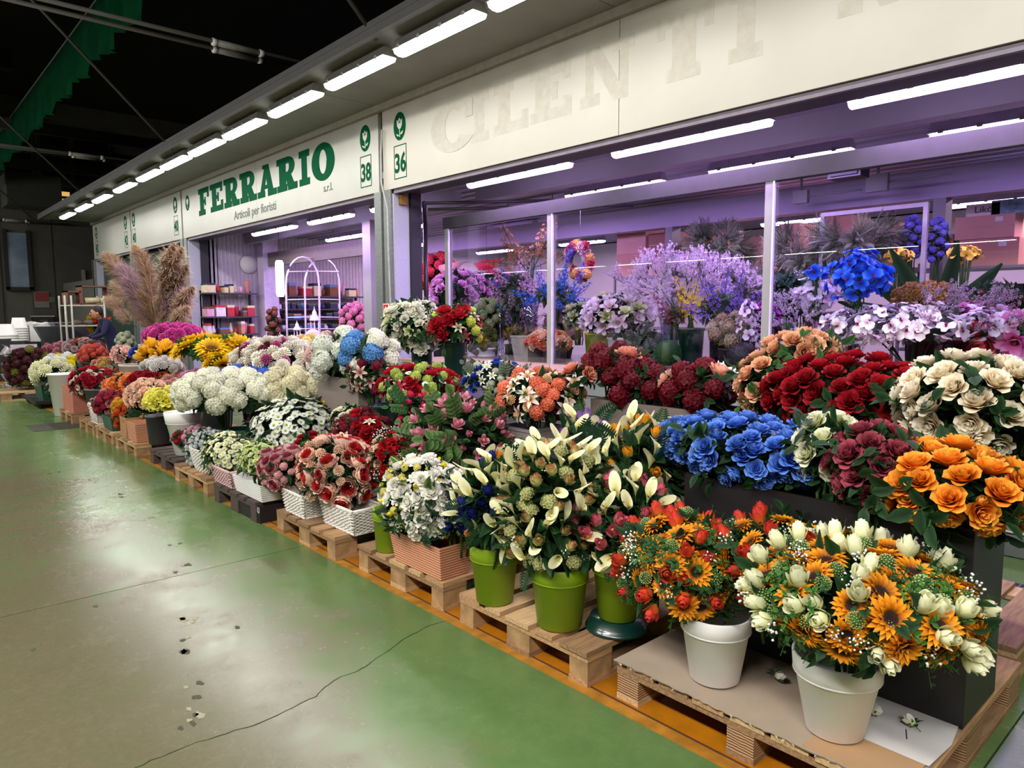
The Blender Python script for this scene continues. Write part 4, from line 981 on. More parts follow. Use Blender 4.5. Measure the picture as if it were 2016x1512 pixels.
for i in range(16): y = rnd.uniform(.02, 1.0); L = rnd.uniform(.004, .02); b.add([(-.012, y, .004), (-.012-L*.6, y+rnd.uniform(-.01, .01), -.004), (-.012, y+.008, .002)], [(0, 1, 2)])
o = b.build('torn_edge', mat('paper_fibre', '#a8997f', .9), t); o['kind'] = 'stuff'
MB().box((-.006, .02, .006), (.46, .3, .009)).build('second_layer', mat('cardboard_brown', '#a5835f', .85, 0, .06, 6), t)
t = empty('paper_sheet', (2.3, .67, .1545), 'crumpled white sheet of paper on the cardboard beside the near white pot', 'paper')
poly = [(-.14, -.04), (.02, -.05), (.16, -.03), (.165, .02), (.16, .3), (.05, .34), (-.03, .3), (-.1, .34), (-.14, .2)]
MB().prism(poly, 0, .0015).build('sheet', mat('paper_white', '#c9c6c4', .7, 0, .06, 8, bump=.1), t)
MB().tube([(-.05, .05, .003), (0, .07, .004)], .0015, 4).tube([(-.09, .2, .003), (-.07, .21, .004)], .0015, 4).build('dark_bits', BLACKP, t)
for k, (xx, yy, lab) in enumerate(((1525, 1332, 'small fallen white rosebud with a pale leaf on the cardboard'), (1715, 1408, 'tiny fallen cream bud lying by the near white pot'), (1800, 1432, 'fallen white rosebud with dark leaves on the white paper'))):
    c = P(xx, yy, z=.165); t = empty('fallen_bud', (c.x, c.y, .16), lab, 'flower', )
    me, nm = flo('bud', '#c9d09a', '#e9e8d8', '#f4f2e8'); put(nm, me, t, (0, 0, .012), (radians(80), 0, k*1.3), .045)
    me, nm = green('bunch', 'mid' if k == 2 else 'grey'); put(nm, me, t, (.02, .01, 0), (.3, .2, k), .07)
# black cartons and boxes
CAR = mat('black_carton', '#1a1416', .6, 0, .1, 8)
t = empty('black_carton', (2.0, 4.84, .002), 'black printed carton standing under the white ribbed trough', 'box')
MB().box((-.09, -.12, 0), (.3, .3, .118)).build('body', CAR, t)
o = txt('eu', 4.80, .075, .085, mat('print_grey', '#b5b2b0', .5), None, 'print', .001, x=1.908); o.parent = t; o.matrix_parent_inverse = Matrix.Translation((-2.0, -4.84, -.002))
TERR = mat('terracotta_plastic', '#b97f5f', .6, 0, .06, 4); LIME = mat('lime_plastic', '#7f9a12', .42, 0, .03, 3); WHP = mat('white_plastic', '#f0eeec', .45, 0, .02, 3)
CHAR = mat('charcoal_plastic', '#3a3d42', .5, 0, .06, 4); DGR = mat('dark_green_plastic', '#0c3028', .3, 0, .08, 4, coat=.3); WICK = mat('white_wicker', '#d9d4cc', .6, 0, .1, 40); PWICK = mat('pink_wicker', '#c9a3a4', .6, 0, .1, 40)
ZINC = mat('black_planter', '#1b191b', .42, 0, .05, 4); TAUPE = mat('taupe_planter', '#6e645d', .5, 0, .04, 4); RIBW = mat('ribbed_white', '#dad8d4', .5, 0, .03, 4)
pot('round_pot', 'white round pot nearest the camera, under cream rosebuds and sunflowers', (2.14, .89, .155), .084, .134, .25, WHP)
pot('round_pot', 'white round pot on the cardboard, under red buds and sunflowers', (2.15, 1.32, .152), .086, .124, .245, WHP)
pot('round_pot', 'lime green pot in the middle of its pallet, under greenish white callas', (2.07, 2.01, .144), .094, .122, .268, LIME, group='lime green pots')
pot('round_pot', 'lime green pot at the left of its pallet, under callas with navy blooms', (2.03, 2.38, .144), .083, .113, .27, LIME, group='lime green pots')
pot('round_pot', 'lime green pot standing on a dark green upturned dish', (2.22, 1.82, .195), .082, .106, .26, LIME, group='lime green pots')
pot('round_pot', 'lime green pot half hidden behind the terracotta trough', (2.05, 3.3, .144), .07, .085, .24, LIME, group='lime green pots')
pot('round_pot', 'lime green pot in shade behind two others, on a dark stand', (2.42, 2.42, .3), .07, .09, .24, LIME, group='lime green pots')
for k, (x, y, h, r, lab) in enumerate(((2.22, 1.83, .05, .125, 'glossy dark green upturned dish under a lime pot'), (2.42, 2.42, .155, .07, 'dark green stand behind the lime pots, in shade'))):
    t = empty('plant_dish', (x, y, .1445), lab, 'dish'); MB().lathe([(0, 0), (r, 0), (r+.002, .012), (r*.96, .014), (r*.95, h*.5), (r*.9, h*.55), (r*.86, h), (0, h)], 40).build('body', DGR, t)
trough('terracotta_trough', 'ridged terracotta plastic trough under the white ranunculus', 1.985, 2.15, 2.73, 3.13, .145, .17, TERR, .022, ribs=13, ribh=.0035)
basket('wicker_basket', 'square white wicker basket nearest the lime pots', 2.03, 2.2, 3.64, 4.0, .145, .15, WICK, .02, 'white wicker baskets', rows=15)
basket('wicker_basket', 'square white wicker basket under dusty pink peonies', 1.97, 2.16, 4.15, 4.42, .145, .15, WICK, .02, 'white wicker baskets', rows=15)
trough('white_trough', 'white ribbed plastic trough full of lime green daisies', 1.93, 2.1, 4.72, 5.18, .145, .125, RIBW, .02, ribs=9, ribh=.003)
basket('wicker_basket', 'pink wicker basket between the white trough and the rounded basket', 1.93, 2.1, 5.25, 5.6, .145, .13, PWICK, .03, None, rows=12)
basket('wicker_basket', 'rounded white wicker basket right of the tall white pot', 1.92, 2.2, 5.78, 6.25, .145, .2, WICK, .03, None, rows=16, oval=True)
pot('round_pot', 'tall white pot with a banded rim under the yellow roses', (2.1, 6.86, .144), .085, .17, .4, WHP, group=None)
pot('round_pot', 'charcoal pot left of the tall white pot', (2.09, 7.62, .144), .092, .118, .29, CHAR, band=False)
trough('tan_trough', 'small ribbed tan trough under rust and ochre blooms', 1.93, 2.12, 7.8, 8.1, .145, .19, TERR, .01, ribs=10)
trough('tan_trough', 'narrow printed brown carton left of the ribbed tan trough', 1.93, 2.1, 8.18, 8.42, .145, .21, mat('brown_carton', '#a67c50', .8), 0)
trough('green_trough', 'small dark green trough with crimson and pink blooms', 1.93, 2.12, 8.75, 9.12, .145, .15, mat('trough_green', '#184a38', .45), .02)
basket('wicker_basket', 'small white basket at the far end beside the small green trough', 1.93, 2.1, 9.4, 9.75, .145, .22, WICK, .02, None, rows=10, per=.04)
pot('round_pot', 'grey pot under crimson and blush flowers at the far end', (2.12, 10.15, .144), .12, .17, .36, mat('grey_plastic', '#54585a', .5), band=False)
trough('terracotta_carton', 'square terracotta carton on the farthest pallet', 1.92, 2.35, 10.72, 11.35, .145, .33, mat('terracotta_carton', '#b5705a', .7), .0)
pot('round_pot', 'tall slim white pot beyond the terracotta carton', (1.98, 11.75, 0), .11, .17, .6, WHP, band=False)
bx = trough('black_planter', 'long tall black planter box holding blue, white, mauve and orange roses', 2.44, 2.78, .625, 1.66, .15, .64, ZINC, 0, cat='planter')
sbox('planter_stand', (3.26, .98, .145), (3.54, 1.68, .838), BLACKP, kind=None); tag(bpy.data.objects['planter_stand'], 'black block under the rear black planter, hidden behind the long planter', 'stand')
trough('black_planter', 'black planter box behind, holding red and ivory roses', 3.22, 3.56, .35, 1.72, .84, .16, mat('black_planter_back', '#171517', .4), 0)
o = txt('st', .66, .915, .1, mat('print_white', '#d8d4d0', .5), None, 'print', .002, x=3.216, sx=1); tag(o, 'white letters st printed on the rear black planter at the right edge', 'lettering')
trough('taupe_planter', 'long taupe planter box with burgundy hydrangeas and peach roses', 3.22, 3.55, 1.85, 2.87, .145, .78, TAUPE, 0)
trough('taupe_planter', 'tall taupe planter box with white and blue hydrangeas', 2.9, 3.14, 5.08, 5.78, .145, .76, mat('taupe_planter2', '#7d716a', .5, 0, .04, 4), 0)
square_pot('paper_pot', 'square grey paper pot under coral and white lilies', (3.04, 3.2, .145), .11, .145, .6, mat('grey_paper', '#8d8784', .7, 0, .05, 5, bump=.1))
square_pot('terracotta_pot', 'square terracotta pot under pink roses and round green leaves', (2.62, 2.98, .145), .09, .12, P(962, 917, X=2.62).z-.145, mat('terracotta_clay', '#9a5438', .6))
bucket('bucket', 'dark green bucket under red, lime and lily blooms', (3.0, 4.5, .145), .085, .11, .59, DGR, group='dark green flower buckets')
bucket('bucket', 'dark green bucket left of the other, behind the white lily mix', (2.98, 4.82, .145), .085, .11, .58, DGR, group='dark green flower buckets')
tb_ = empty('display_table', (4.0, 5.4, 0), 'low dark display table behind, holding the tall green buckets', 'table')
MB().box((-.35, -.95, .7), (.35, .95, .74)).build('top', DARK, tb_)
for sx in (-.32, .28):
    for sy in (-.9, .86): MB().box((sx, sy, 0), (sx+.04, sy+.04, .7)).build('leg', DARK, tb_)
bucket('bucket', 'tall dark green bucket under red, lime and white blooms by the window', (3.9, 5.1, .74), .085, .105, .45, DGR, group='tall green buckets by the window')
bucket('bucket', 'tall dark green bucket under the white roses by the pillar', (3.9, 5.62, .74), .085, .105, .35, DGR, group='tall green buckets by the window')
bucket('bucket', 'dark green bucket between the two tall ones', (4.08, 5.32, .74), .085, .105, .33, DGR, group='tall green buckets by the window')
# dark green footed dish of the hydrangeas, white fluted urn, others hidden below the blooms
t = empty('footed_bowl', (2.32, 6.15, .144), 'dark green footed bowl under the big cream hydrangeas', 'bowl')
MB().lathe([(0, 0), (.1, 0), (.1, .015), (.05, .03), (.045, .2), (.13, .24), (.15, .3), (.14, .3), (.1, .25), (0, .24)], 28).build('body', DGR, t)
bucket('fluted_urn', 'tall fluted blush urn under the hot pink blooms', (3.3, 11.6, 0), .2, .33, P(345, 680, X=3.3).z, mat('urn_blush', '#c9b0a4', .6), cat='urn', flutes=18, n=72)
bucket('tub', 'cream tub under peach, blue and yellow roses', (2.9, 11.3, .0), .22, .28, P(273, 716, X=2.9).z, mat('cream_plastic', '#cdc6ba', .5), cat='tub')
SUNP = ('#8a4a08', '#e08a10', '#f3ac26')
# ---- near rows
E_ = 'bouquet'
bouquet('sunflower_bouquet', 'bunch of sunflowers, cream rosebuds and green balls in the nearest white pot', E_, 1685, 1172, 2.14, 196, 100,
        ((('sun',)+SUNP, .125, 3.6), (('bud', '#c9cf8a', '#eef0bc', '#f7f6d6'), .076, 2.6), (('allium', '#4a6a2c', '#86a860', '#b8d090'), .062, 1.5)), 1.75, (('box', 'bright', .12, 26), ('rose', 'dark', .13, 34), ('box', 'mid', .12, 50)), low=-.42, rim=.39,
        fill=((('gyp', '#e8e8e8', '#f4f4f4'), .07, 22),), ry=1.1, tilt=.3, up_=.15)
bouquet('sunflower_bouquet', 'bunch of sunflowers and orange-red rosebuds in the farther white pot', E_, 1345, 1112, 2.15, 122, 98,
        ((('sun',)+SUNP, .115, 3.3), (('bud', '#e89430', '#e4602c', '#cc3430'), .068, 2.4), (('allium', '#4a6a2c', '#86a860', '#b8d090'), .058, 1.2)), 1.65, (('box', 'mid', .12, 50), ('rose', 'dark', .11, 18), ('box', 'bright', .1, 12)), low=-.5, rim=.385,
        fill=((('gyp', '#e8e8e8', '#f4f4f4'), .06, 16),), ry=1.0)
bouquet('sunflower_bouquet', 'bunch of sunflowers and red buds leaning against the black planter', E_, 1530, 1085, 2.25, 100, 62,
        ((('sun',)+SUNP, .1, 2.4), (('bud', '#e89430', '#e0582c', '#c83030'), .068, 2.2)), .8, (('box', 'mid', .1, 18), ('rose', 'dark', .11, 14)), low=-.5, rim=.36, fill=((('gyp', '#e8e8e8', '#f4f4f4'), .06, 8),))
CAL = ('calla', '#a8b850', '#e8e4ac', '#f4f0c8')
FERN = (('fern', 'teal', .15, 16), ('fern', 'dark', .14, 14))
bouquet('calla_bouquet', 'greenish white callas with lime roses in the middle lime pot', E_, 1092, 1000, 2.07, 102, 130,
        ((CAL, .105, 4), (('bud', '#8a9a30', '#d0d48a', '#b07048'), .062, 1.8), (('hydc', '#7a8438', '#b8b878', '#cfcba0'), .07, 1.4)), 1.7, FERN+(('rose', 'mid', .1, 8),), low=-.75, rim=.4, up_=1.0, tilt=.55, fill=((('gyp', '#e8e8e0', '#f4f4ea'), .06, 10),))
bouquet('calla_bouquet', 'white callas with navy blue blooms in the left lime pot', E_, 985, 990, 2.03, 78, 92,
        ((CAL, .105, 3.4), (('bud', '#0a0e3a', '#141c60', '#202a80'), .065, 1.6), (('bud', '#c8a030', '#e07a28', '#e89030'), .06, .6)), 1.6, FERN, low=-.8, rim=.4, up_=1.0, tilt=.55)
bouquet('calla_bouquet', 'white callas with coral pink rosebuds in the lime pot on the green dish', E_, 1225, 1030, 2.22, 90, 88,
        ((CAL, .105, 3), (('bud', '#e8d0b0', '#e88a90', '#cf4a68'), .07, 2)), 1.5, FERN, low=-.8, rim=.44, up_=.5, tilt=.5)
bouquet('calla_bouquet', 'tall white callas with golden yellow rosebuds before the taupe planter', E_, 1265, 925, 2.5, 88, 92,
        ((CAL, .11, 3), (('bud', '#e8e0b0', '#eaa828', '#e09018'), .068, 1.6)), 1.35, (('fern', 'teal', .18, 18), ('fern', 'dark', .17, 18)), low=-.7, rim=.42, up_=1.0, tilt=.55)
bouquet('calla_bouquet', 'white callas with violet rosebuds standing by the grey paper pot', E_, 1148, 895, 2.6, 48, 72,
        ((CAL, .105, 2.2), (('bud', '#e0d8e0', '#a880b8', '#70408c'), .065, 1.8)), 1.2, (('fern', 'teal', .18, 12), ('fern', 'dark', .16, 8)), low=-.8, rim=.45, up_=1.0, tilt=.55)
for lab, x, y in (('dark pot hidden under the callas with yellow buds', 2.5, 2.05), ('dark pot hidden under the callas with violet buds', 2.62, 2.48)): bucket('bucket', lab, (x, y, .145), .08, .1, .28, BLACKP)
bouquet('ranunculus_bouquet', 'white ranunculus with small yellow buds in the ridged terracotta trough', E_, 838, 985, 2.08, 90, 82,
        ((('ran', '#b8ac4a', '#eceadc', '#f6f4ea'), .088, 4), (('bud', '#c8c040', '#e8d820', '#e8d828'), .045, 1.6), (('hydc', '#b8b050', '#d8cc60', '#e8e0a0'), .045, 1.4)), 1.15, (('fern', 'teal', .16, 10), ('rose', 'dark', .12, 16), ('stripe', 'stripe', .16, 3)), ry=1.5, low=-.6, rim=.3,
        fill=((('gyp', '#d8d890', '#ecebc0'), .06, 20),))
bouquet('navy_bouquet', 'navy blue blooms hanging between the white ranunculus and callas', E_, 905, 1010, 2.1, 34, 50, ((('carn', '#0a0e3a', '#141c60', '#1c2878'), .06, 1), (('tulip', '#0a0e3a', '#101850', '#1c2878'), .055, 1)), .9, (('fern', 'teal', .17, 10),), low=-.7, rim=.3)
bouquet('peony_bouquet', 'open peach peonies with red hearts in the near square wicker basket', E_, 660, 930, 2.12, 72, 66,
        ((('peony', '#c01820', '#e8b8a0', '#f4d0bc'), .125, 4), (('carn', '#c89a7c', '#e0bca0', '#ecd0b8'), .065, 2)), 1.1, (('bunch', 'mid', .1, 12), ('rose', 'dark', .11, 12)), ry=1.3, low=-.6, rim=.28, fill=((('gyp', '#e0d8c8', '#f0e8dc'), .06, 12),))
bouquet('peony_bouquet', 'dusty pink peonies in the square basket beside the white trough', E_, 567, 925, 2.06, 56, 42,
        ((('peony', '#9a3a50', '#cf8f92', '#e0b0ac'), .11, 3), (('hydc', '#b07078', '#d8a0a0', '#e8bcb8'), .06, 2)), 1.1, (('rose', 'dark', .1, 12),), ry=1.3, low=-.6, rim=.28)
bouquet('daisy_bouquet', 'lime green button daisies in the white ribbed trough', E_, 512, 905, 2.02, 46, 38, ((('ddaisy', '#a8b850', '#c4d084', '#d8e0a8'), .045, 1),), 2.2, (('bunch', 'dark', .1, 14),), ry=1.4, low=-.6, rim=.26)
bouquet('daisy_bouquet', 'yellowish white chrysanthemum daisies above the pink basket', E_, 448, 893, 2.05, 52, 42, ((('ddaisy', '#c8c860', '#e8e8b8', '#f0f0d8'), .055, 1),), 2.0, (('bunch', 'dark', .12, 16),), ry=1.4, low=-.7, rim=.27)
bouquet('daisy_bouquet', 'small silvery white flowers above the rounded wicker basket', E_, 410, 888, 2.1, 38, 42, ((('hydc', '#a8b0b0', '#d4d8d8', '#e4e6e6'), .05, 1),), 1.1, (('bunch', 'dark', .12, 16),), low=-.6, rim=.33)
bouquet('pansy_bouquet', 'pale pink and dark flowers at the left of the rounded basket', E_, 387, 862, 2.12, 22, 22, ((('hydc', '#b04070', '#d8a8bc', '#e8ccd8'), .06, 1),), 1, (('bunch', 'dark', .11, 12),), low=-.6, rim=.33)
bouquet('red_bouquet', 'small crimson bunch hanging in front of the tall white pot', E_, 357, 862, 2.04, 14, 14, ((('hydc', '#5a0a14', '#a8142c', '#c02840'), .06, 1),), 1, (('bunch', 'dark', .1, 8),), low=-.7, rim=.33)
bouquet('daisy_bouquet', 'large dome of white daisies with green eyes in the second row', E_, 585, 843, 2.7, 88, 62, ((('daisy', '#e0e4c0', '#eef0e6', '#f4f4ee'), .08, 1),), 2.6, (('bunch', 'dark', .13, 22),), ry=1.1, low=-.5, rim=.4)
bouquet('daisy_bouquet', 'mauve pink daisies left of the large white daisy dome', E_, 522, 818, 2.8, 38, 36, ((('ddaisy', '#b070a0', '#d49cc0', '#e0b4d0'), .06, 1),), 2.0, (('bunch', 'dark', .12, 10),), low=-.6, rim=.4)
bouquet('daisy_bouquet', 'small golden yellow daisies right of the white daisy dome', E_, 645, 800, 2.95, 18, 20, ((('daisy', '#d89010', '#ecb020', '#f0c040'), .05, 1),), 1.8, (('bunch', 'dark', .1, 8),), low=-.6, rim=.45)
bouquet('red_rose_bunch', 'three dark red roses with lime leaves below the white daisies', E_, 608, 880, 2.3, 26, 24, ((('rose', '#5a0812', '#9c1220', '#b82034'), .085, 1),), .9, (('bunch', 'bright', .1, 12),), low=-.5, rim=.35)
bouquet('mum_bouquet', 'cream and pale green spider blooms left of the red ranunculus', E_, 690, 828, 2.75, 42, 30, ((('ddaisy', '#c8cc90', '#dcd8b8', '#e8e0cc'), .08, 1),), 1, (('bunch', 'grey', .12, 10),), low=-.6, rim=.45)
bouquet('red_mixed_bouquet', 'crimson ranunculus and one white lily behind the peach peonies', E_, 715, 862, 2.5, 60, 52, ((('ran', '#4a0810', '#a81020', '#b81828'), .085, 3), (('hydc', '#3a0814', '#6a1024', '#8a1830'), .075, 3), (('lily', '#d8a860', '#ece4dc', '#f4f0ec'), .11, .5)), 1.1, (('rose', 'wine', .12, 12), ('rose', 'dark', .12, 8)), low=-.6, rim=.4)
bouquet('red_small_bouquet', 'small red ranunculus with white sprigs beside the pink roses', E_, 770, 905, 2.35, 45, 50, ((('ran', '#5a0810', '#b01420', '#c02028'), .06, 3), (('ran', '#c89070', '#e0b898', '#ecd0b8'), .055, 1)), .95, (('rose', 'dark', .11, 16),), low=-.7, rim=.35, fill=((('gyp', '#e8e4dc', '#f4f0e8'), .07, 16),))
for lab, x, y in (('dark pot hidden under the white daisy dome', 2.75, 4.2), ('dark pot hidden under the crimson ranunculus', 2.55, 3.75)): bucket('bucket', lab, (x, y, .145), .1, .12, .24, BLACKP)
bouquet('rose_bouquet', 'pink roses with large round green leaves in the square terracotta pot', E_, 905, 855, 2.62, 88, 68, ((('hrose', '#f0d8c0', '#d8708c', '#e8a8b4'), .068, 3), (('bud', '#ecd0b8', '#e08ca0', '#d87090'), .05, 1.3)), .27, (('euc', 'euc', .19, 44), ('rose', 'mid', .13, 26)), low=-.6, rim=.52)
bouquet('rose_bouquet', 'deep pink rosebuds among leaves left of the pink roses', E_, 826, 815, 2.75, 34, 34, ((('bud', '#a01838', '#c82850', '#d03860'), .06, 1),), .5, (('euc', 'mid', .17, 16),), low=-.6, rim=.5)
bouquet('lily_bouquet', 'coral blooms and white lilies in the square grey paper pot', E_, 1065, 785, 3.04, 82, 52, ((('lily', '#d89050', '#ece4d8', '#f4f0e8'), .13, 2), (('hydc', '#c84a30', '#e87a58', '#f09c78'), .1, 1.8), (('rosem', '#c86a50', '#e08a70', '#e8a890'), .09, 1.5), (('carn', '#b88a50', '#d8b080', '#e8cca8'), .07, 1)), 1.0, (('bunch', 'wine', .13, 16), ('rose', 'mid', .12, 8)), low=-.5, rim=.73)
bouquet('rose_bouquet', 'single coral rose with a white lily above the grey paper pot', E_, 1142, 745, 3.15, 22, 26, ((('rose', '#c85040', '#e88a70', '#f0a890'), .12, 1), (('lily', '#d8a860', '#ece4dc', '#f4f0ec'), .13, .4)), .55, (('rose', 'dark', .13, 6),), low=-.3, rim=.73)
bouquet('blue_white_bouquet', 'small white flowers with royal blue roses left of the coral lilies', E_, 975, 748, 3.3, 62, 36, ((('lily', '#c8c890', '#dfe0dc', '#ecece8'), .085, 3), (('rosem', '#101c60', '#1c3090', '#3050b8'), .075, 2), (('hydc', '#a0a888', '#c8ccb8', '#dcdcd0'), .06, 1.5)), .95, (('euc', 'grey', .14, 14), ('rose', 'teal', .12, 8)), low=-.5, rim=.7)
bucket('bucket', 'dark bucket hidden under the blue and white bunch', (3.32, 3.95, .145), .09, .11, .6, BLACKP)
bouquet('mixed_bouquet', 'crimson peonies, lime hydrangeas and pink edged lily in a dark green bucket', E_, 828, 762, 3.0, 76, 44, ((('ran', '#5a0812', '#a01020', '#b01828'), .11, 2.4), (('hydc', '#7a9020', '#b4c858', '#ccd888'), .085, 2), (('lily', '#a01030', '#c02848', '#f0d8d8'), .11, 1), (('daisy', '#e8e8d8', '#ecece0', '#f4f4ec'), .06, .8)), 1.0, (('rose', 'dark', .14, 18), ('bunch', 'brown', .13, 8)), low=-.5, rim=.73)
bouquet('lily_bouquet', 'dusty pink lilies left of the crimson peonies', E_, 735, 742, 2.98, 46, 40, ((('lily', '#8a4a48', '#cfa8a0', '#e0c8c0'), .13, 3), (('hydc', '#4a0c1c', '#7a1830', '#8a2840'), .09, 1.5)), .95, (('rose', 'dark', .13, 12), ('bunch', 'olive', .12, 6)), low=-.6, rim=.73)
bouquet('red_white_bouquet', 'crimson peony, lime carnations and striped lily by the window, in a tall bucket', E_, 898, 645, 3.9, 48, 42, ((('ran', '#5a0812', '#a01020', '#b01828'), .15, 2), (('hydc', '#8a9c20', '#c4cf50', '#d8dc78'), .1, 1.3), (('lily', '#a01030', '#c02848', '#f0d8d8'), .13, .9), (('lily', '#a89050', '#dcd8bc', '#ecead8'), .12, 1.2)), 1.0, (('rose', 'dark', .15, 14),), low=-.5, rim=1.18)
bouquet('white_rose_bouquet', 'cream white roses and pale green hellebores beside the pillar', E_, 816, 646, 3.88, 58, 54, ((('ran', '#a8b850', '#e0e0c4', '#ecebdc'), .13, 4), (('mag', '#a8bc58', '#ccd49c', '#e0e4c0'), .11, 2), (('rose', '#c8cc90', '#e8e6d0', '#f0efe2'), .1, 2)), 1.15, (('rose', 'dark', .14, 12), ('bunch', 'mid', .12, 8)), low=-.7, rim=1.1, fill=((('gyp', '#d8d8c8', '#ecece0'), .1, 10),))
BU = (('hydc', '#2a0610', '#5c0c1e', '#7a1428'), .1, 4)
BU2 = (('hydc', '#30040c', '#680a1c', '#8e1428'), .14, 6)
PR = (('rose', '#b04038', '#e08470', '#eca88c'), .17, 1)
bouquet('hydrangea_bouquet', 'burgundy hydrangeas at the left end of the long taupe planter', E_, 1210, 728, 3.38, 58, 40, (BU2, PR), 1.0, (('rose', 'dark', .14, 10), ('bunch', 'brown', .12, 10)), low=-.4, rim=.9)
bouquet('hydrangea_bouquet', 'burgundy hydrangeas with coral roses at the middle of the long taupe planter', E_, 1262, 762, 3.36, 50, 42, (BU2, PR), 1.0, (('rose', 'dark', .14, 8), ('bunch', 'brown', .12, 8)), low=-.5, rim=.9)
bouquet('hydrangea_bouquet', 'burgundy hydrangeas with three peach roses at the right end of the long taupe planter', E_, 1375, 768, 3.36, 62, 46, (BU2, (('rose', '#c05444', '#e49a80', '#f0bea4'), .18, 1.6)), 1.0, (('rose', 'dark', .15, 10), ('bunch', 'brown', .12, 10)), low=-.6, rim=.9)
RL = (('rose', 'dark', .16, 26),)
bouquet('rose_bouquet', 'dense bunch of cornflower blue roses in the long black planter', E_, 1465, 882, 2.58, 142, 58, ((('rose', '#1c3c94', '#3a6cc8', '#6c96e4'), .095, 1),), 1.25, (('rose', 'dark', .15, 44),), ry=1.9, low=-.75, rim=.78, fill=((('bud', '#5a7aa8', '#7a98d0', '#9ab4e0'), .032, 26),), up_=.45)
bouquet('rose_bouquet', 'greenish white roses between the blue and the mauve ones', E_, 1635, 890, 2.52, 56, 66, ((('rose', '#b4c060', '#e0e4b4', '#f0f0da'), .105, 1),), 1.2, (('rose', 'dark', .14, 16),), low=-.7, rim=.78, fill=((('bud', '#c8c890', '#e0e0c0', '#e8e8d0'), .035, 6),))
bouquet('rose_bouquet', 'mauve burgundy roses between the white and the orange ones', E_, 1722, 918, 2.47, 78, 76, ((('rose', '#4a1024', '#88283e', '#a84c5a'), .1, 1),), 1.15, (('rose', 'dark', .14, 22),), low=-.75, rim=.78, fill=((('bud', '#7a2038', '#9a3048', '#b04058'), .035, 10),))
bouquet('rose_bouquet', 'bright orange roses at the near end of the long black planter', E_, 1872, 955, 2.48, 118, 72, ((('rose', '#b83c04', '#ec8410', '#f8b040'), .108, 1),), 1.25, (('rose', 'dark', .16, 40),), ry=1.2, low=-.8, rim=.78, fill=((('bud', '#d88820', '#ec9c30', '#f4b050'), .045, 12),), up_=.4)
bouquet('rose_bouquet', 'deep red roses in the rear black planter', E_, 1672, 775, 3.3, 138, 66, ((('rose', '#3c0408', '#8c0a18', '#b01826'), .118, 1),), 1.3, (('rose', 'dark', .17, 40),), ry=1.7, low=-.8, rim=.97, up_=.45)
bouquet('rose_bouquet', 'ivory roses at the right edge in the rear black planter', E_, 1915, 795, 3.15, 122, 88, ((('rose', '#cfae74', '#ecdcbc', '#f6eeda'), .122, 1),), 1.15, (('rose', 'dark', .17, 40),), ry=1.2, low=-.8, rim=.97, fill=((('bud', '#d8c89c', '#ece0c4', '#f0e8d0'), .045, 10),), up_=.4)
bouquet('rose_bouquet', 'peach roses at the far end of the rear black planter', E_, 1515, 752, 3.3, 55, 52, ((('rose', '#b86a44', '#dc9c74', '#ecbc98'), .115, 1),), 1.2, (('rose', 'mid', .14, 14),), low=-.8, rim=.97)
bouquet('rose_bouquet', 'upper cluster of peach roses against the window above the red ones', E_, 1572, 690, 3.45, 60, 30, ((('rose', '#b86a44', '#dc9c74', '#ecbc98'), .12, 1),), 1.2, (('rose', 'mid', .15, 12),), low=-.5, rim=1.05)
# ---- middle rows to the left
bouquet('hydrangea_bouquet', 'big dome of cream white hydrangeas over the dark green footed bowl', E_, 442, 775, 2.32, 84, 40, ((('hyd', '#ccd0a4', '#e6e6d0', '#f4f3ea'), .19, 1),), 1.35, (('bunch', 'dark', .22, 22),), low=-.35, rim=.45, jit=.06)
bouquet('hydrangea_bouquet', 'cream yellow hydrangeas behind the white daisy dome', E_, 570, 770, 2.85, 62, 32, ((('hyd', '#ccc690', '#e4dfba', '#f0ebd0'), .21, 1),), 1.3, (('bunch', 'dark', .18, 12),), low=-.4, rim=.6, ry=1.3, jit=.06)
bucket('bucket', 'charcoal bucket hidden under the cream yellow hydrangeas', (2.88, 6.1, .145), .12, .15, .44, CHAR)
bouquet('hydrangea_bouquet', 'white hydrangeas at the left of the tall taupe planter', E_, 668, 703, 3.0, 50, 44, ((('hyd', '#c4ccb0', '#e2e6d8', '#f0f2ea'), .2, 3), (('hyd', '#b88088', '#dcb4b0', '#e8ccc4'), .18, 1)), 1.2, (('bunch', 'dark', .18, 14),), low=-.6, rim=.88, jit=.06)
bouquet('hydrangea_bouquet', 'sky blue hydrangeas with white ones at the right of the tall taupe planter', E_, 728, 697, 3.02, 46, 36, ((('hyd', '#3a70b0', '#5c98d4', '#8cbce4'), .19, 1), (('hyd', '#c8c8a8', '#e4e4d4', '#f0efe6'), .18, 2)), 1.1, (('bunch', 'dark', .16, 10),), low=-.6, rim=.88, jit=.06)
bouquet('carnation_bouquet', 'mixed white and magenta carnation balls in front of the lettered shop', E_, 548, 712, 3.0, 85, 40, ((('carn', '#c8bc98', '#ebe8dc', '#f4f1ea'), .125, 6), (('carn', '#7a1848', '#b8447c', '#d88cb0'), .12, 1.8), (('carn', '#3a0814', '#7a1430', '#8c2040'), .1, .9)), 1.25, (('bunch', 'dark', .14, 12),), ry=1.3, low=-.6, rim=.6)
bucket('bucket', 'grey bucket hidden under the white and magenta carnations', (3.0, 6.9, .145), .16, .2, .45, CHAR)
bouquet('carnation_bouquet', 'pale yellow carnations behind the white and magenta ones', E_, 607, 679, 3.5, 27, 14, ((('carn', '#d8b860', '#ecd488', '#f4e4a8'), .11, 1),), 1.25, (), low=-.4, rim=.7)
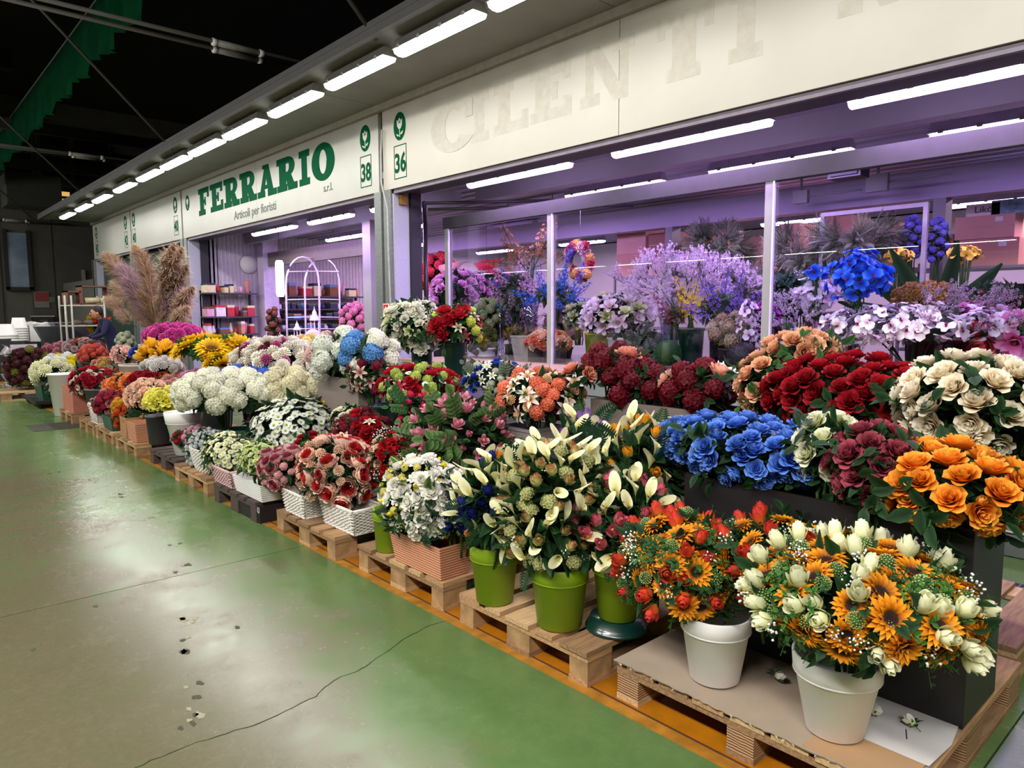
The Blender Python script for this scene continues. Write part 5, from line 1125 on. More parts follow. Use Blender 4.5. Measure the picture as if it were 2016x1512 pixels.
bouquet('carnation_bouquet', 'pink and white striped carnations left of the larger carnation mass', E_, 458, 712, 3.1, 26, 17, ((('carn', '#8a1850', '#c8a0b4', '#ecdce4'), .11, 1),), 1.2, (), low=-.5, rim=.6)
SY = ('#b07808', '#e8b808', '#f8dc28')
SB = BC
bouquet('sunflower_bouquet', 'tall bright yellow sunflowers standing above the middle rows', E_, 420, 682, 3.0, 72, 18, ((('sun',)+SY+(SB,), .4, 1),), 1.5, (('bunch', 'mid', .24, 16),), ry=1.3, low=-.3, rim=.5, up_=.85, core=None)
bouquet('sunflower_bouquet', 'lower yellow sunflowers between the tall ones and the carnations', E_, 443, 712, 2.9, 36, 18, ((('sun',)+SY+(SB,), .26, 1),), 1.5, (('bunch', 'mid', .16, 8),), low=-.5, rim=.5, core=None)
bucket('bucket', 'dark bucket holding the tall yellow sunflowers', (3.0, 8.6, .0), .15, .19, .55, DGR)
bouquet('hydrangea_bouquet', 'cobalt blue hydrangea carpet behind the cream white dome', E_, 487, 742, 2.6, 50, 12, ((('hyd', '#142c7c', '#3058b8', '#5c84d8'), .15, 1),), 1.3, (), ry=1.2, low=-.2, rim=.5, jit=.04)
bouquet('carnation_bouquet', 'mauve pink carnation carpet left of the cobalt blue one', E_, 400, 747, 2.7, 42, 13, ((('carn', '#b05c94', '#d890bc', '#e4acd0'), .11, 1),), 1.3, (), ry=1.3, low=-.3, rim=.5)
bouquet('rose_bouquet', 'pale salmon blooms left of the mauve pink carpet', E_, 352, 755, 2.7, 26, 12, ((('carn', '#c88478', '#e0a8a0', '#ecc4b8'), .12, 1),), 1.3, (), low=-.3, rim=.5)
bouquet('rust_bouquet', 'rust orange sprays behind the pale salmon blooms', E_, 326, 741, 2.75, 28, 13, ((('ddaisy', '#7a3008', '#b85418', '#cc6c24'), .1, 1),), 1.3, (), low=-.3, rim=.5)
bouquet('rose_bouquet', 'peach cream roses above the charcoal pot', E_, 293, 778, 2.2, 46, 30, ((('ran', '#d88860', '#ecb898', '#f4d0b8'), .12, 1),), 1.25, (('bunch', 'dark', .16, 12),), ry=1.4, low=-.6, rim=.43)
bouquet('rose_bouquet', 'bright yellow roses in the tall white pot', E_, 327, 788, 2.1, 37, 24, ((('ran', '#c8b410', '#ece040', '#f4f07c'), .12, 1),), 1.25, (('bunch', 'dark', .14, 10),), low=-.6, rim=.54)
bouquet('ochre_bouquet', 'ochre yellow small blooms above the brown carton', E_, 240, 802, 2.05, 16, 16, ((('hydc', '#a87010', '#d8a420', '#e8bc40'), .08, 1),), 1.2, (), low=-.6, rim=.35)
bouquet('rust_bouquet', 'burnt orange sprays hanging over the ribbed tan trough', E_, 244, 822, 2.0, 16, 22, ((('hydc', '#8a2808', '#c84818', '#dc6024'), .09, 1),), 1.2, (('bunch', 'dark', .14, 10),), low=-.7, rim=.33)
bouquet('leafy_bouquet', 'dark leaves with single peach lily beside the charcoal pot', E_, 275, 822, 2.1, 24, 20, ((('lily', '#d88860', '#ecb494', '#f0c8ac'), .14, 1),), .3, (('bunch', 'dark', .2, 16),), low=-.7, rim=.33)
bouquet('rose_bouquet', 'orange roses at the left of the dark red roses', E_, 247, 757, 2.35, 34, 20, ((('ran', '#c04c0c', '#ec7c34', '#f4a060'), .14, 1),), 1.25, (('bunch', 'dark', .14, 6),), low=-.6, rim=.5)
bouquet('rose_bouquet', 'dark red roses right of the orange roses', E_, 285, 748, 2.5, 28, 15, ((('ran', '#4a0610', '#8c0c1c', '#a01828'), .12, 1),), 1.3, (), low=-.6, rim=.5)
bouquet('crimson_bouquet', 'crimson and rose pink blooms in the small green trough', E_, 214, 795, 2.05, 24, 24, ((('hydc', '#6a0c20', '#a01c38', '#b83850'), .1, 2), (('rose', '#b84860', '#dc7c90', '#e8a0ac'), .1, 1.2)), 1.1, (('bunch', 'dark', .16, 12),), low=-.7, rim=.29)
bouquet('leafy_bouquet', 'small green and pink bunch in the small white basket', E_, 190, 795, 2.02, 12, 10, ((('rose', '#c88890', '#e0acb0', '#ecc8c8'), .08, 1),), .8, (('bunch', 'mid', .12, 8),), low=-.6, rim=.36)
bouquet('crimson_bouquet', 'crimson roses with blush daisies in the grey pot', E_, 182, 752, 2.12, 38, 28, ((('ran', '#5a0814', '#a01428', '#b82038'), .12, 2), (('ddaisy', '#c89080', '#e0b8a8', '#ecd0c4'), .1, 2)), 1.2, (('bunch', 'dark', .18, 14),), low=-.7, rim=.5)
bouquet('daisy_bouquet', 'dusty pink daisies above the terracotta carton', E_, 128, 762, 2.1, 28, 28, ((('ddaisy', '#a8808c', '#c8a4ac', '#dcc4c4'), .12, 1),), 1.1, (('bunch', 'dark', .2, 16),), low=-.75, rim=.47)
bouquet('mum_bouquet', 'cream white chrysanthemums above the slim white pot', E_, 103, 735, 2.0, 30, 21, ((('pom', '#d8d8a0', '#e8e8c0', '#f0f0d8'), .2, 1),), 1.3, (('bunch', 'dark', .18, 10),), low=-.6, rim=.6)
bouquet('mum_bouquet', 'pure white and lemon blooms behind the cream chrysanthemums', E_, 125, 713, 2.5, 34, 10, ((('pom', '#d8d8d0', '#ecece8', '#f4f4f2'), .18, 4), (('pom', '#d8c408', '#f0e020', '#f4e840'), .18, 1.2)), 1.3, (), low=-.4, rim=.6)
bouquet('foliage_bush', 'burgundy and olive leafy bush in the dark green box at the far left', 'plant', 55, 725, 2.0, 33, 38, ((('hydc', '#2a0c12', '#52222a', '#6a3038'), .17, 3), (('hydc', '#4a4414', '#74702c', '#8a8440'), .17, 1)), 1.2, (('bunch', 'wine', .22, 20), ('bunch', 'olive', .2, 8)), low=-.7, rim=.35)
trough('green_trough', 'dark green box with a white label under the burgundy bush', 1.92, 2.3, 12.9, 13.5, .12, .24, mat('trough_green', '#184a38', .45), .02)
t = empty('dolly', (2.25, 13.3, 0), 'black low dolly under the dark green box at the far left', 'dolly')
MB().box((-.45, -.55, .07), (.5, .75, .12)).build('deck', BLACKP, t)
for sx in (-.38, .38):
    for sy in (-.45, .6): MB().ball((sx, sy, .036), .036, 8, 6).build('caster', DARK, t)
bouquet('pink_bouquet', 'dusty rose blooms in front of the grey box far left', E_, 118, 694, 2.8, 30, 16, ((('carn', '#8a4858', '#c08490', '#d4a0a8'), .14, 2), (('hydc', '#5a1c28', '#8a3a44', '#9c4c54'), .13, 1.4)), 1.2, (('bunch', 'brown', .2, 10),), low=-.5, rim=.7)
bouquet('pink_bouquet', 'russet and grey pink blooms behind the dusty rose ones', E_, 163, 686, 3.0, 34, 16, ((('hydc', '#5a2420', '#8c4438', '#a05848'), .14, 1), (('carn', '#7a5c60', '#b09498', '#c8b0b4'), .13, 1)), 1.2, (('bunch', 'brown', .2, 8),), low=-.5, rim=.7)
bouquet('coral_bouquet', 'coral red blooms left of the person in dark blue', E_, 183, 698, 2.9, 22, 17, ((('hydc', '#a83828', '#d4584c', '#e07868'), .14, 1),), 1.2, (), low=-.6, rim=.7)
bouquet('ochre_bouquet', 'ochre and cream small blooms below the coral red ones', E_, 212, 722, 2.7, 30, 16, ((('hydc', '#8a6820', '#c09c40', '#d4b460'), .11, 1.4), (('ddaisy', '#a8a088', '#c8c0a8', '#dcd8c8'), .1, 1), (('carn', '#b87058', '#d89880', '#e4b4a0'), .1, 1)), 1.2, (('bunch', 'grey', .16, 10),), ry=1.4, low=-.4, rim=.5)
bouquet('rose_bouquet', 'blush pink roses at the left of the cream tub', E_, 243, 700, 2.85, 18, 16, ((('ran', '#d08c80', '#ecb4a8', '#f4ccc0'), .17, 1),), 1.2, (), low=-.6, rim=.65)
bouquet('rose_bouquet', 'cobalt blue blooms in the middle of the cream tub', E_, 277, 694, 2.95, 19, 11, ((('ran', '#101c70', '#2440a4', '#3c5cc0'), .17, 1),), 1.2, (), low=-.5, rim=.65)
bouquet('rose_bouquet', 'golden yellow roses at the right of the cream tub', E_, 315, 698, 2.9, 26, 14, ((('tulip', '#d89010', '#f0b420', '#f4c440'), .18, 1),), 1.3, (), low=-.5, rim=.65)
bouquet('white_bouquet', 'white flower carpet between the cream tub and the rust sprays', E_, 318, 722, 2.75, 36, 12, ((('carn', '#c0bab0', '#dcd8d0', '#ecebe6'), .13, 1),), 1.2, (), ry=1.4, low=-.3, rim=.6)
bouquet('carnation_bouquet', 'hot pink dome of blooms on the fluted blush urn', E_, 343, 663, 3.3, 50, 19, ((('carn', '#a01468', '#cc3c94', '#e068b0'), .15, 1),), 1.5, (), low=-.25, rim=.85, jit=.04)
bouquet('white_bouquet', 'small white and green blooms beside the pampas grass stems', E_, 247, 672, 3.3, 14, 16, ((('hydc', '#8a9c6c', '#c8ccb0', '#e0e0d0'), .12, 1),), 1.2, (('bunch', 'mid', .16, 8),), low=-.6, rim=.7)
for lab, x, y, h in (('dark bucket hidden under the rust and salmon sprays', 2.75, 9.4, .42), ('dark bucket hidden under the mauve carpet', 2.7, 7.75, .4), ('dark bucket hidden under the orange and red roses', 2.45, 9.7, .45), ('dark bucket hidden under the ochre small blooms', 2.7, 12.6, .5), ('dark bucket hidden under the white flower carpet', 2.75, 10.4, .48), ('dark bucket hidden under the coral blooms', 2.9, 14.2, .6), ('dark bucket hidden under the dusty rose blooms', 2.8, 16.2, .6)):
    bucket('bucket', lab, (x, y, 0 if y > 11.5 else (.145 if x < 3.0 else 0)), .14, .18, h, CHAR)
# pampas grass in a dark vase
def plume():
    b = MB(); rnd = random.Random(3)
    sp = [Vector((.0, 0, 0)), Vector((.0, 0, .5)), Vector((.03, 0, .8)), Vector((.1, 0, 1.0))]
    b.mi = 1; b.tube([(0, 0, -.7), (0, 0, 0), (0, 0, .5)], .012, 5, .006); b.mi = 0
    def at(u):
        k = min(2, int(u*3)); return sp[k].lerp(sp[k+1], u*3-k)
    for i in range(1400):
        u = rnd.random()**.8; p = at(u); a = rnd.random()*6.28; sp_ = (.17*sin(pi*min(1, u*.72+.22)))*rnd.uniform(.3, 1.5); L = rnd.uniform(.14, .24)*(1.1-.4*u)
        d = Vector((cos(a), sin(a), 0)); s = Vector((-sin(a), cos(a), 0))*.005
        q1 = p+d*sp_*.45+Vector((.02, 0, L*.6)); q2 = p+d*sp_+Vector((.05, 0, L*rnd.uniform(.35, .95)))
        b.add([p-s, p+s, q1-s, q1+s, q2], [(0, 1, 3, 2), (2, 3, 4)], [.1, .1, .5, .5, 1])
    return b
pm = [petal_mat('#806350', '#b39278', '#dcc0a4', name='plume'), STEM]; pmv = [petal_mat('#80626a', '#b4929a', '#dcbcc4', name='plume'), STEM]
me1 = plume().mesh('plume', pm); me2 = me1.copy(); me2.materials.clear(); [me2.materials.append(m_) for m_ in pmv]
vx = P(288, 690, X=3.7); base = Vector((3.7, vx.y*.93, .72))
pr_ = empty('pampas_grass', base, 'tall beige pampas grass plumes in front of the closed shop', 'grass')
for k, (xx, yy, s, dx) in enumerate(((222, 505, 1.0, 0), (250, 528, 1.05, 0), (284, 493, 1.1, 0), (300, 535, 1.0, 0), (322, 490, 1.15, 0), (338, 497, 1.1, 0), (350, 530, 1.0, 0), (236, 560, .95, 0), (262, 555, 1.0, 0), (312, 560, .95, 0), (362, 572, .95, 0), (222, 590, .8, 0), (290, 580, .95, 0), (338, 575, .9, 0), (272, 600, .85, 0), (240, 615, .7, 0), (320, 610, .75, 0), (355, 610, .8, 0))):
    tip = P(xx, yy, X=3.6+.08*(k % 4)); v = tip-base; L = s*1.05
    bp_ = tip-v.normalized()*L
    q = v.normalized().to_track_quat('Z', 'Y'); put('plume', me2 if k in (1, 8, 13) else me1, pr_, bp_-base, q.to_euler(), L)
b = MB()
for k in range(16): a = k*2.4; b.tube([(.03*cos(a), .03*sin(a), -.1), (.06*cos(a), .06*sin(a), .3), (.2*cos(a)*(k % 3)/2, .25*sin(a), .95)], .007, 4)
o = b.build('stems', mat('straw', '#8c7250', .8), pr_); o['kind'] = 'stuff'
bucket('floor_vase', 'dark floor vase holding the pampas grass', (base.x, base.y, 0), .13, .17, .72, CHAR, cat='vase')
# ================================================================ INSIDE THE SHOPS
ct = empty('display_counter', (6.4, 2.5, 0), 'long dark counter inside the window carrying vases and pots', 'counter')
MB().box((-.65, -5, .8), (.7, 4.9, .86)).build('top', mat('counter_top', '#4a4650', .4), ct)
MB().box((-.6, -4.9, 0), (.6, 4.8, .8)).build('base', DARK, ct)
VG = glass_mat('vase_glass', '#e8eef4', 1.0, .02, .06)
def gvase(lab, px, py, X, r, h, z0=.86):
    c = P(px, py, X=X); t = empty('glass_vase', (c.x, c.y, z0), lab, 'vase')
    MB().lathe([(0, .0), (r*.8, .0), (r*.8, .02), (r*.45, .05), (r*.5, h*.3), (r*.62, h*.7), (r, h), (r*.94, h), (r*.56, h*.7), (r*.44, h*.3), (r*.38, .06), (0, .055)], 20).build('body', VG, t)
    return c
WB = ('blossom', '#c890b0', '#ecdcec', '#f6eef8')
def ipot(kind, lab, px, X, rb, rt_, h, m, cat='pot'):
    c = P(px, 600, X=X)
    if kind == 'b': return bucket('flower_pot', lab, (c.x, c.y, .86), rb, rt_, h, m, cat=cat)
    return square_pot('square_vase', lab, (c.x, c.y, .86), rb, rt_, h, m)
gvase('tall clear glass vase below the cherry blossoms', 1312, 650, 6.2, .1, .62)
gvase('tall clear glass vase at the left behind the window, below the blue and pink spikes', 1045, 650, 6.1, .1, .66)
gvase('tall fluted clear vase under the blue orchids', 1664, 650, 5.95, .12, .58)
gvase('tall clear glass vase left of the square grey vase', 985, 650, 6.25, .1, .6)
bouquet('blossom_bouquet', 'cloud of white cherry blossom twigs behind the middle pane', E_, 1340, 568, 6.7, 98, 44, ((WB, .27, 1),), 1.9, (), ry=1.1, low=-.6, rim=1.4, core=None, up_=.5, jit=.35)
bouquet('magnolia_bouquet', 'pale pink magnolias behind the middle pane', E_, 1215, 622, 6.3, 66, 38, ((('mag', '#c890a0', '#ecdce4', '#f4ecf0'), .2, 3), (('mag', '#a8b058', '#d0d8a0', '#e4e8c8'), .19, .8)), 1.1, (('bunch', 'wine', .2, 14),), low=-.6, rim=1.1)
bouquet('magnolia_bouquet', 'pale green hellebores left of the pink magnolias', E_, 1140, 625, 6.2, 24, 24, ((('mag', '#a0b050', '#ccd898', '#e0e8c0'), .18, 1),), 1.0, (('bunch', 'grey', .18, 6),), low=-.6, rim=1.1)
DSP = lambda a, b_, c_: ('spike', a, b_, c_)
bouquet('delphinium_bouquet', 'yellow flower spike in the dark green vase behind the middle pane', E_, 1362, 612, 6.1, 14, 30, ((DSP('#c8a010', '#e8cc20', '#f0dc40'), .3, 1),), 2.2, (), low=-.3, rim=1.2, up_=.8, core=None)
bouquet('delphinium_bouquet', 'violet delphinium spikes right of the yellow spike', E_, 1418, 612, 6.2, 42, 36, ((DSP('#5838a0', '#8868d8', '#a890ec'), .3, 1),), 2.0, (), low=-.4, rim=1.2, up_=.6, core='grey')
bouquet('delphinium_bouquet', 'burgundy spikes left of the yellow spike', E_, 1328, 625, 6.15, 22, 26, ((DSP('#701838', '#98305c', '#b85880'), .26, 1),), 2.0, (), low=-.4, rim=1.2, up_=.6, core='grey')
bouquet('dried_bouquet', 'beige dried hydrangeas below the violet spikes', E_, 1440, 655, 6.0, 34, 30, ((('hydc', '#7a6448', '#ac9474', '#c8b498'), .16, 1),), 1.2, (('bunch', 'olive', .16, 6),), low=-.6, rim=1.1)
bouquet('orchid_bouquet', 'white orchid sprays falling beside the right mullion', E_, 1472, 640, 5.9, 18, 50, ((('orchid', '#b878a8', '#e8dcf0', '#f4f0f8'), .11, 1),), 1.0, (), low=-.9, rim=1.1, core=None)
bouquet('orchid_bouquet', 'magenta orchids half hidden by the right mullion', E_, 1510, 640, 6.3, 26, 46, ((('orchid', '#700870', '#a020a8', '#c050c8'), .14, 1),), 1.1, (), low=-.8, rim=1.1, core='wine')
bouquet('grass_bouquet', 'tan wheat-like grasses arching behind the left pane', E_, 1043, 515, 7.2, 42, 26, ((('spike', '#5a3a1c', '#8c6438', '#a8804c'), .5, 1),), 2.4, (), low=-.2, rim=1.4, core=None, up_=.2)
bouquet('delphinium_bouquet', 'bright blue spikes crossing behind the left mullion', E_, 1090, 585, 6.2, 48, 28, ((DSP('#1848b0', '#2c70e0', '#60a0f4'), .28, 2), (DSP('#b878b8', '#dca8dc', '#ecccec'), .28, 1.3)), 2.0, (), low=-.5, rim=1.3, up_=.4, core='grey')
bouquet('pink_spike_bouquet', 'pale pink stock and blue sprays left of the left mullion', E_, 1015, 580, 6.3, 32, 42, ((DSP('#b880a8', '#d8b0cc', '#e8d0e0'), .28, 2), (DSP('#2050b0', '#3878dc', '#60a0f0'), .24, .6)), 1.6, (('bunch', 'grey', .15, 10),), low=-.8, rim=1.2, up_=.6, core='grey')
bouquet('green_bouquet', 'pale green snowball blooms behind the left pane', E_, 963, 622, 6.2, 26, 30, ((('hydc', '#707c48', '#a8b480', '#c4cc9c'), .16, 1),), 1.3, (), low=-.7, rim=1.1)
bouquet('moss_bush', 'olive mossy bush low behind the left pane', 'plant', 950, 672, 6.0, 24, 26, ((('hydc', '#3a3c14', '#64682c', '#80843c'), .14, 1),), 1.4, (), low=-.8, rim=.95)
bouquet('rose_bouquet', 'lilac pink roses at the far left behind the window', E_, 905, 572, 7.0, 56, 36, ((('rose', '#b05088', '#d898c0', '#e8b8d8'), .2, 1),), .8, (('rose', 'teal', .24, 30),), low=-.6, rim=1.2)
bouquet('red_bouquet', 'coral red foliage mass high at the left edge of the window', E_, 862, 545, 8.2, 32, 38, ((('hydc', '#a82030', '#dc4048', '#e86870'), .24, 1),), 1.1, (), low=-.7, rim=1.2)
bouquet('rose_bouquet', 'peach and coral roses in the dark pot by the left mullion', E_, 1080, 672, 5.95, 42, 20, ((('ran', '#d07848', '#ecb48c', '#f4d4b4'), .14, 2), (('ran', '#c84828', '#e87050', '#f09070'), .14, 1)), 1.2, (('bunch', 'grey', .14, 6),), low=-.5, rim=1.08)
c = P(1142, 515, X=7.0); t = empty('wreath', c, 'round wreath of mixed flowers hanging behind the left pane', 'wreath'); rw = 36*depth(c)/F
for k in range(34):
    a = 2*pi*k/34; q = rw*(.72+.22*random.uniform(-1, 1)); me, nm = flo(*random.choice((('hydc', '#a03858', '#d8688c', '#e89cb4'), ('hydc', '#c88820', '#e8b860', '#f0d090'), ('rose', '#5858c0', '#8c8cdc', '#b0b0ec'), ('rose', '#a02030', '#cc4050', '#e08088'), ('ran', '#c8b0b0', '#e8d8dc', '#f4ecee'))))
    put(nm, me, t, (random.uniform(-.04, .02), q*cos(a), q*1.1*sin(a)), look(Vector((-1, .3*cos(a), .3*sin(a))), k), random.uniform(.12, .17))
MB().tube([(0, rw*.7*cos(2*pi*k/20), rw*.75*sin(2*pi*k/20)) for k in range(21)], .03, 6).build('wire_ring', G('brown'), t); MB().tube([(0, 0, rw*.8), (0, 0, 3.09-c.z)], .004, 4).build('cord', FRAME, t)
bouquet('blue_orchids', 'vivid blue orchid heads in the tall fluted vase', E_, 1690, 545, 5.95, 52, 50, ((('orchid', '#0c2ca0', '#1858e4', '#4c94fa'), .13, 1),), 1.7, (), low=-.85, rim=1.42, core=None, jit=.4, tilt=.6)
bouquet('blue_orchids', 'small blue orchid sprig left of the blue orchid heads', E_, 1608, 535, 6.0, 20, 12, ((('orchid', '#0c2ca0', '#1858e4', '#3c88f8'), .13, 1),), 1.4, (), low=-.8, rim=1.42, core=None)
bouquet('white_orchids', 'drooping white orchid spray left of the blue orchids', E_, 1605, 580, 6.1, 38, 34, ((('orchid', '#a878a0', '#e4d8e8', '#f2eef6'), .14, 1),), 1.2, (), low=-.8, rim=1.2, core=None, jit=.2)
bouquet('twig_bouquet', 'fluffy white twigs right of the right mullion', E_, 1560, 635, 5.95, 44, 30, ((('blossom', '#b098b8', '#dccce0', '#eee4f0'), .22, 1),), 1.9, (), low=-.6, rim=1.0, core=None, jit=.3)
bouquet('orchid_bouquet', 'bright pink orchids below the white orchid spray', E_, 1622, 650, 6.2, 34, 32, ((('orchid', '#b02880', '#e860b8', '#f08cd0'), .15, 1),), 1.3, (), low=-.7, rim=1.0, core='wine')
bouquet('orchid_mass', 'broad mass of white orchids with maroon throats behind the right pane', E_, 1800, 640, 5.95, 148, 40, ((('orchid', '#a04868', '#e4dce8', '#f4f0f6', petal_mat('#3a0818', '#7a1838')), .13, 1),), 1.25, (), ry=1.6, low=-.7, rim=1.0, core='grey', jit=.22, tilt=.6, fill=((('blossom', '#705068', '#a890a0', '#c8b8c4'), .22, 26),))
bouquet('gold_bouquet', 'golden brown dried sprays behind the white orchid mass', E_, 1820, 588, 6.6, 46, 18, ((('hydc', '#6a4818', '#9c7438', '#b89050'), .18, 1),), 1.4, (), low=-.6, rim=1.2)
bouquet('purple_bouquet', 'purple pink blooms right of the golden brown sprays', E_, 1892, 590, 6.6, 34, 18, ((('orchid', '#803088', '#b068c0', '#d098d8'), .16, 1),), 1.3, (('bunch', 'mid', .16, 6),), low=-.6, rim=1.2)
bouquet('berry_bush', 'dark green bush with red berries at the right edge of the window', 'plant', 1960, 590, 6.6, 44, 28, ((('allium', '#701018', '#a81c28', '#c83038'), .06, 1),), .3, (('bunch', 'dark', .2, 60),), low=-.7, rim=1.1)
bouquet('pink_bouquet', 'hot pink sprays above the white orchid mass at the right', E_, 1930, 615, 6.3, 44, 18, ((('orchid', '#a82070', '#dc58a8', '#ec88c8'), .14, 1),), 1.2, (), low=-.6, rim=1.1, core='wine')
bouquet('lotus_bouquet', 'large pink lotus blooms at the right photo edge', E_, 1998, 660, 5.9, 32, 30, ((('mag', '#d04898', '#ec88c4', '#f4b0dc'), .24, 1),), 1.2, (('bunch', 'mid', .16, 8),), low=-.6, rim=1.0)
bouquet('tulip_bouquet', 'red tulips left of the pink lotus', E_, 1945, 668, 5.85, 28, 12, ((('tulip', '#8c0c18', '#c01828', '#d03040'), .14, 1),), 1.3, (('bunch', 'dark', .14, 6),), low=-.5, rim=1.0)
for k, (px, py, X, hw, hh, lab) in enumerate(((1420, 480, 8.0, 42, 46, 'spiky grey green plant behind the middle pane'), (1582, 490, 7.8, 46, 70, 'tall grey green plume plant right of the right mullion'), (1680, 470, 7.6, 62, 34, 'arching green branch above the blue orchids'), (1470, 570, 7.6, 44, 52, 'dark bamboo-like leaves left of the right mullion'))):
    bouquet('palm_plant', lab, 'plant', px, py, X, hw, hh, ((('gyp', '#7a8460', '#98a078'), .05, 1),), .02, (('palm', 'palm', .3, 34),), low=-.8, rim=1.1, core=None)
# yellow orchid plant
c = P(1832, 640, X=7.0)
bouquet('yellow_orchids', 'spray of small yellow orchids at the left of the strap-leaved plant', E_, 1772, 502, 7.0, 26, 11, ((('orchid', '#c89818', '#ecc838', '#f4dc70'), .1, 1),), 1.1, (), low=-.8, rim=1.3, core=None, jit=.3)
bouquet('yellow_orchids', 'spray of small yellow orchids at the right of the strap-leaved plant', E_, 1898, 500, 7.0, 28, 15, ((('orchid', '#c89818', '#ecc838', '#f4dc70'), .1, 1),), 1.1, (), low=-.8, rim=1.3, core=None, jit=.3)
t = empty('strap_leaf_plant', (c.x, c.y, 1.3), 'dark strap-leaved orchid plant between the two yellow sprays', 'plant')
for k, (dy, dz) in enumerate(((.55, .5), (-.6, .55), (.3, .7), (-.25, .75), (.8, .25), (-.8, .3))):
    b = MB(); leaf(b, (0, 0, 0), (.05, dy, dz), (1, 0, 0), .75, .07, 5, .3, .35); b.build('strap_leaf', G('dark'), t)
MB().lathe([(0, -.44), (.12, -.44), (.15, 0), (.13, 0), (0, -.03)], 20).build('pot', DARK, t)
for k, (px, py) in enumerate(((1795, 470), (1845, 475))): bouquet('blue_hanging', ('lavender blue hanging blooms left of the grey partition post', 'lavender blue hanging blooms right of the grey partition post')[k], E_, px, py, 7.9, 18, 40, ((('hydc', '#4848a8', '#7878d0', '#a0a0e4'), .09, 1),), .9, (('bunch', 'olive', .16, 8),), low=-.9, rim=1.6, core='grey')
bouquet('rose_bouquet', 'cerise and white blooms between the lilac roses and the tan grasses', E_, 965, 560, 8.2, 44, 26, ((('rose', '#a02050', '#d85080', '#e890b0'), .2, 1), (('mag', '#c8a8c8', '#e8d8ec', '#f4eef6'), .2, 1)), 1.0, (('rose', 'mid', .24, 16),), low=-.7, rim=1.1)
bouquet('stock_bouquet', 'pale pink and lavender spikes low behind the left pane', E_, 1010, 640, 6.6, 46, 34, ((('spike', '#a890c0', '#d0b8dc', '#e4d4ec'), .26, 1), (('spike', '#b87898', '#dca8c0', '#ecc8d8'), .26, 1)), 1.6, (('bunch', 'grey', .18, 12),), low=-.8, rim=1.0, up_=.6, core='grey')
bouquet('bush', 'silvery green foliage low behind the middle pane', 'plant', 1262, 690, 6.35, 46, 30, ((('hydc', '#5a6458', '#8a9488', '#a8b0a4'), .16, 1),), .7, (('euc', 'grey', .2, 26), ('bunch', 'grey', .18, 16)), low=-.8, rim=.95)
bouquet('bush', 'dusky pink small blooms under the blue spikes', E_, 1110, 640, 6.5, 34, 32, ((('hydc', '#8a6070', '#b894a4', '#d0b4c0'), .14, 1),), 1.1, (('bunch', 'grey', .16, 12),), low=-.8, rim=1.0)
bouquet('green_leaf_bush', 'dark green leaves behind the twig bunch right of the right mullion', 'plant', 1560, 580, 6.8, 36, 34, ((('gyp', '#c8c0d0', '#e0d8e8'), .12, 1),), .1, (('bunch', 'teal', .26, 34),), low=-.8, rim=1.1)
# pots on the counter
ipot('s', 'square cream grey vase standing behind the left pane', 1040, 5.9, .12, .15, .3, mat('stone_vase', '#9c9a90', .5))
ipot('b', 'dark grey pot under the peach and coral roses', 1092, 5.95, .13, .16, .24, CHAR)
ipot('b', 'lime green pot under the pale green hellebores', 1180, 6.2, .14, .17, .34, LIME)
ipot('b', 'white pot under the pink magnolias', 1228, 6.25, .15, .18, .3, WHP)
ipot('b', 'dark green glass vase under the yellow spike', 1362, 6.0, .1, .13, .42, DGR, 'vase')
ipot('b', 'white pot below the small blue flowers at the left pane', 955, 6.0, .12, .14, .12, WHP)
ipot('b', 'dark pot under the magenta orchids', 1500, 6.0, .13, .15, .25, mat('lilac_pot', '#8d84a0', .5))
trough('orchid_trough', 'long dark trough under the white orchid mass', 5.8, 6.1, P(1920, 700, X=5.9).y, P(1690, 700, X=5.9).y, .862, .16, DARK, .01)
for k, (px, py, r, lab, m1) in enumerate(((1314, 712, .135, 'round green moss ball in front of the window', 'mid'), (1462, 715, .135, 'round near-black topiary ball beside the right mullion', 'dark'))):
    c = P(px, py, X=5.78); t = empty('moss_ball', (c.x, c.y, .9), lab, 'plant')
    b = MB(); b.ball((0, 0, .14), r*.95, 16, 12); 
    for i in range(420):
        z = 1-2*(i+.5)/420; a = i*2.39996; s = math.sqrt(1-z*z); d = Vector((s*cos(a), s*sin(a), z)); q = Vector((0, 0, .14))+d*r*.93; e = d.orthogonal().normalized()*.008
        b.add([q-e, q+e, q+d*.018+Vector([random.uniform(-.01, .01) for _ in range(3)])], [(0, 1, 2)])
    b.build('moss', [G(m1) if k == 0 else BLACKP], t)
# white ceramic cat lying on the window board
c = P(1443, 745, X=5.25); t = empty('ceramic_cat', (c.x, c.y, .872), 'glossy white ceramic animal lying on the wooden window board', 'ornament')
CER = mat('ceramic_white', '#e8e6ea', .15, coat=.6)
b = MB(); b.ball((0, 0, .06), .065, 16, 10, .9); b.v = [(x*.8, y*1.9, z) for x, y, z in b.v]; b.build('body', CER, t)
b = MB(); b.ball((-.01, .11, .1), .05, 14, 9, .95); b.ball((-.03, .09, .015), .02, 8, 5); b.ball((-.03, .14, .015), .02, 8, 5); b.build('head', CER, t)
for s in (-1, 1): MB().hexa([(-.02+s*.012, .1+s*.03, .13), (.0+s*.012, .1+s*.03, .13), (0+s*.012, .12+s*.03, .13), (-.02+s*.012, .12+s*.03, .13), (-.012+s*.016, .108+s*.034, .165), (-.01+s*.016, .108+s*.034, .165), (-.01+s*.016, .11+s*.034, .165), (-.012+s*.016, .11+s*.034, .165)]).build('ear', CER, t)
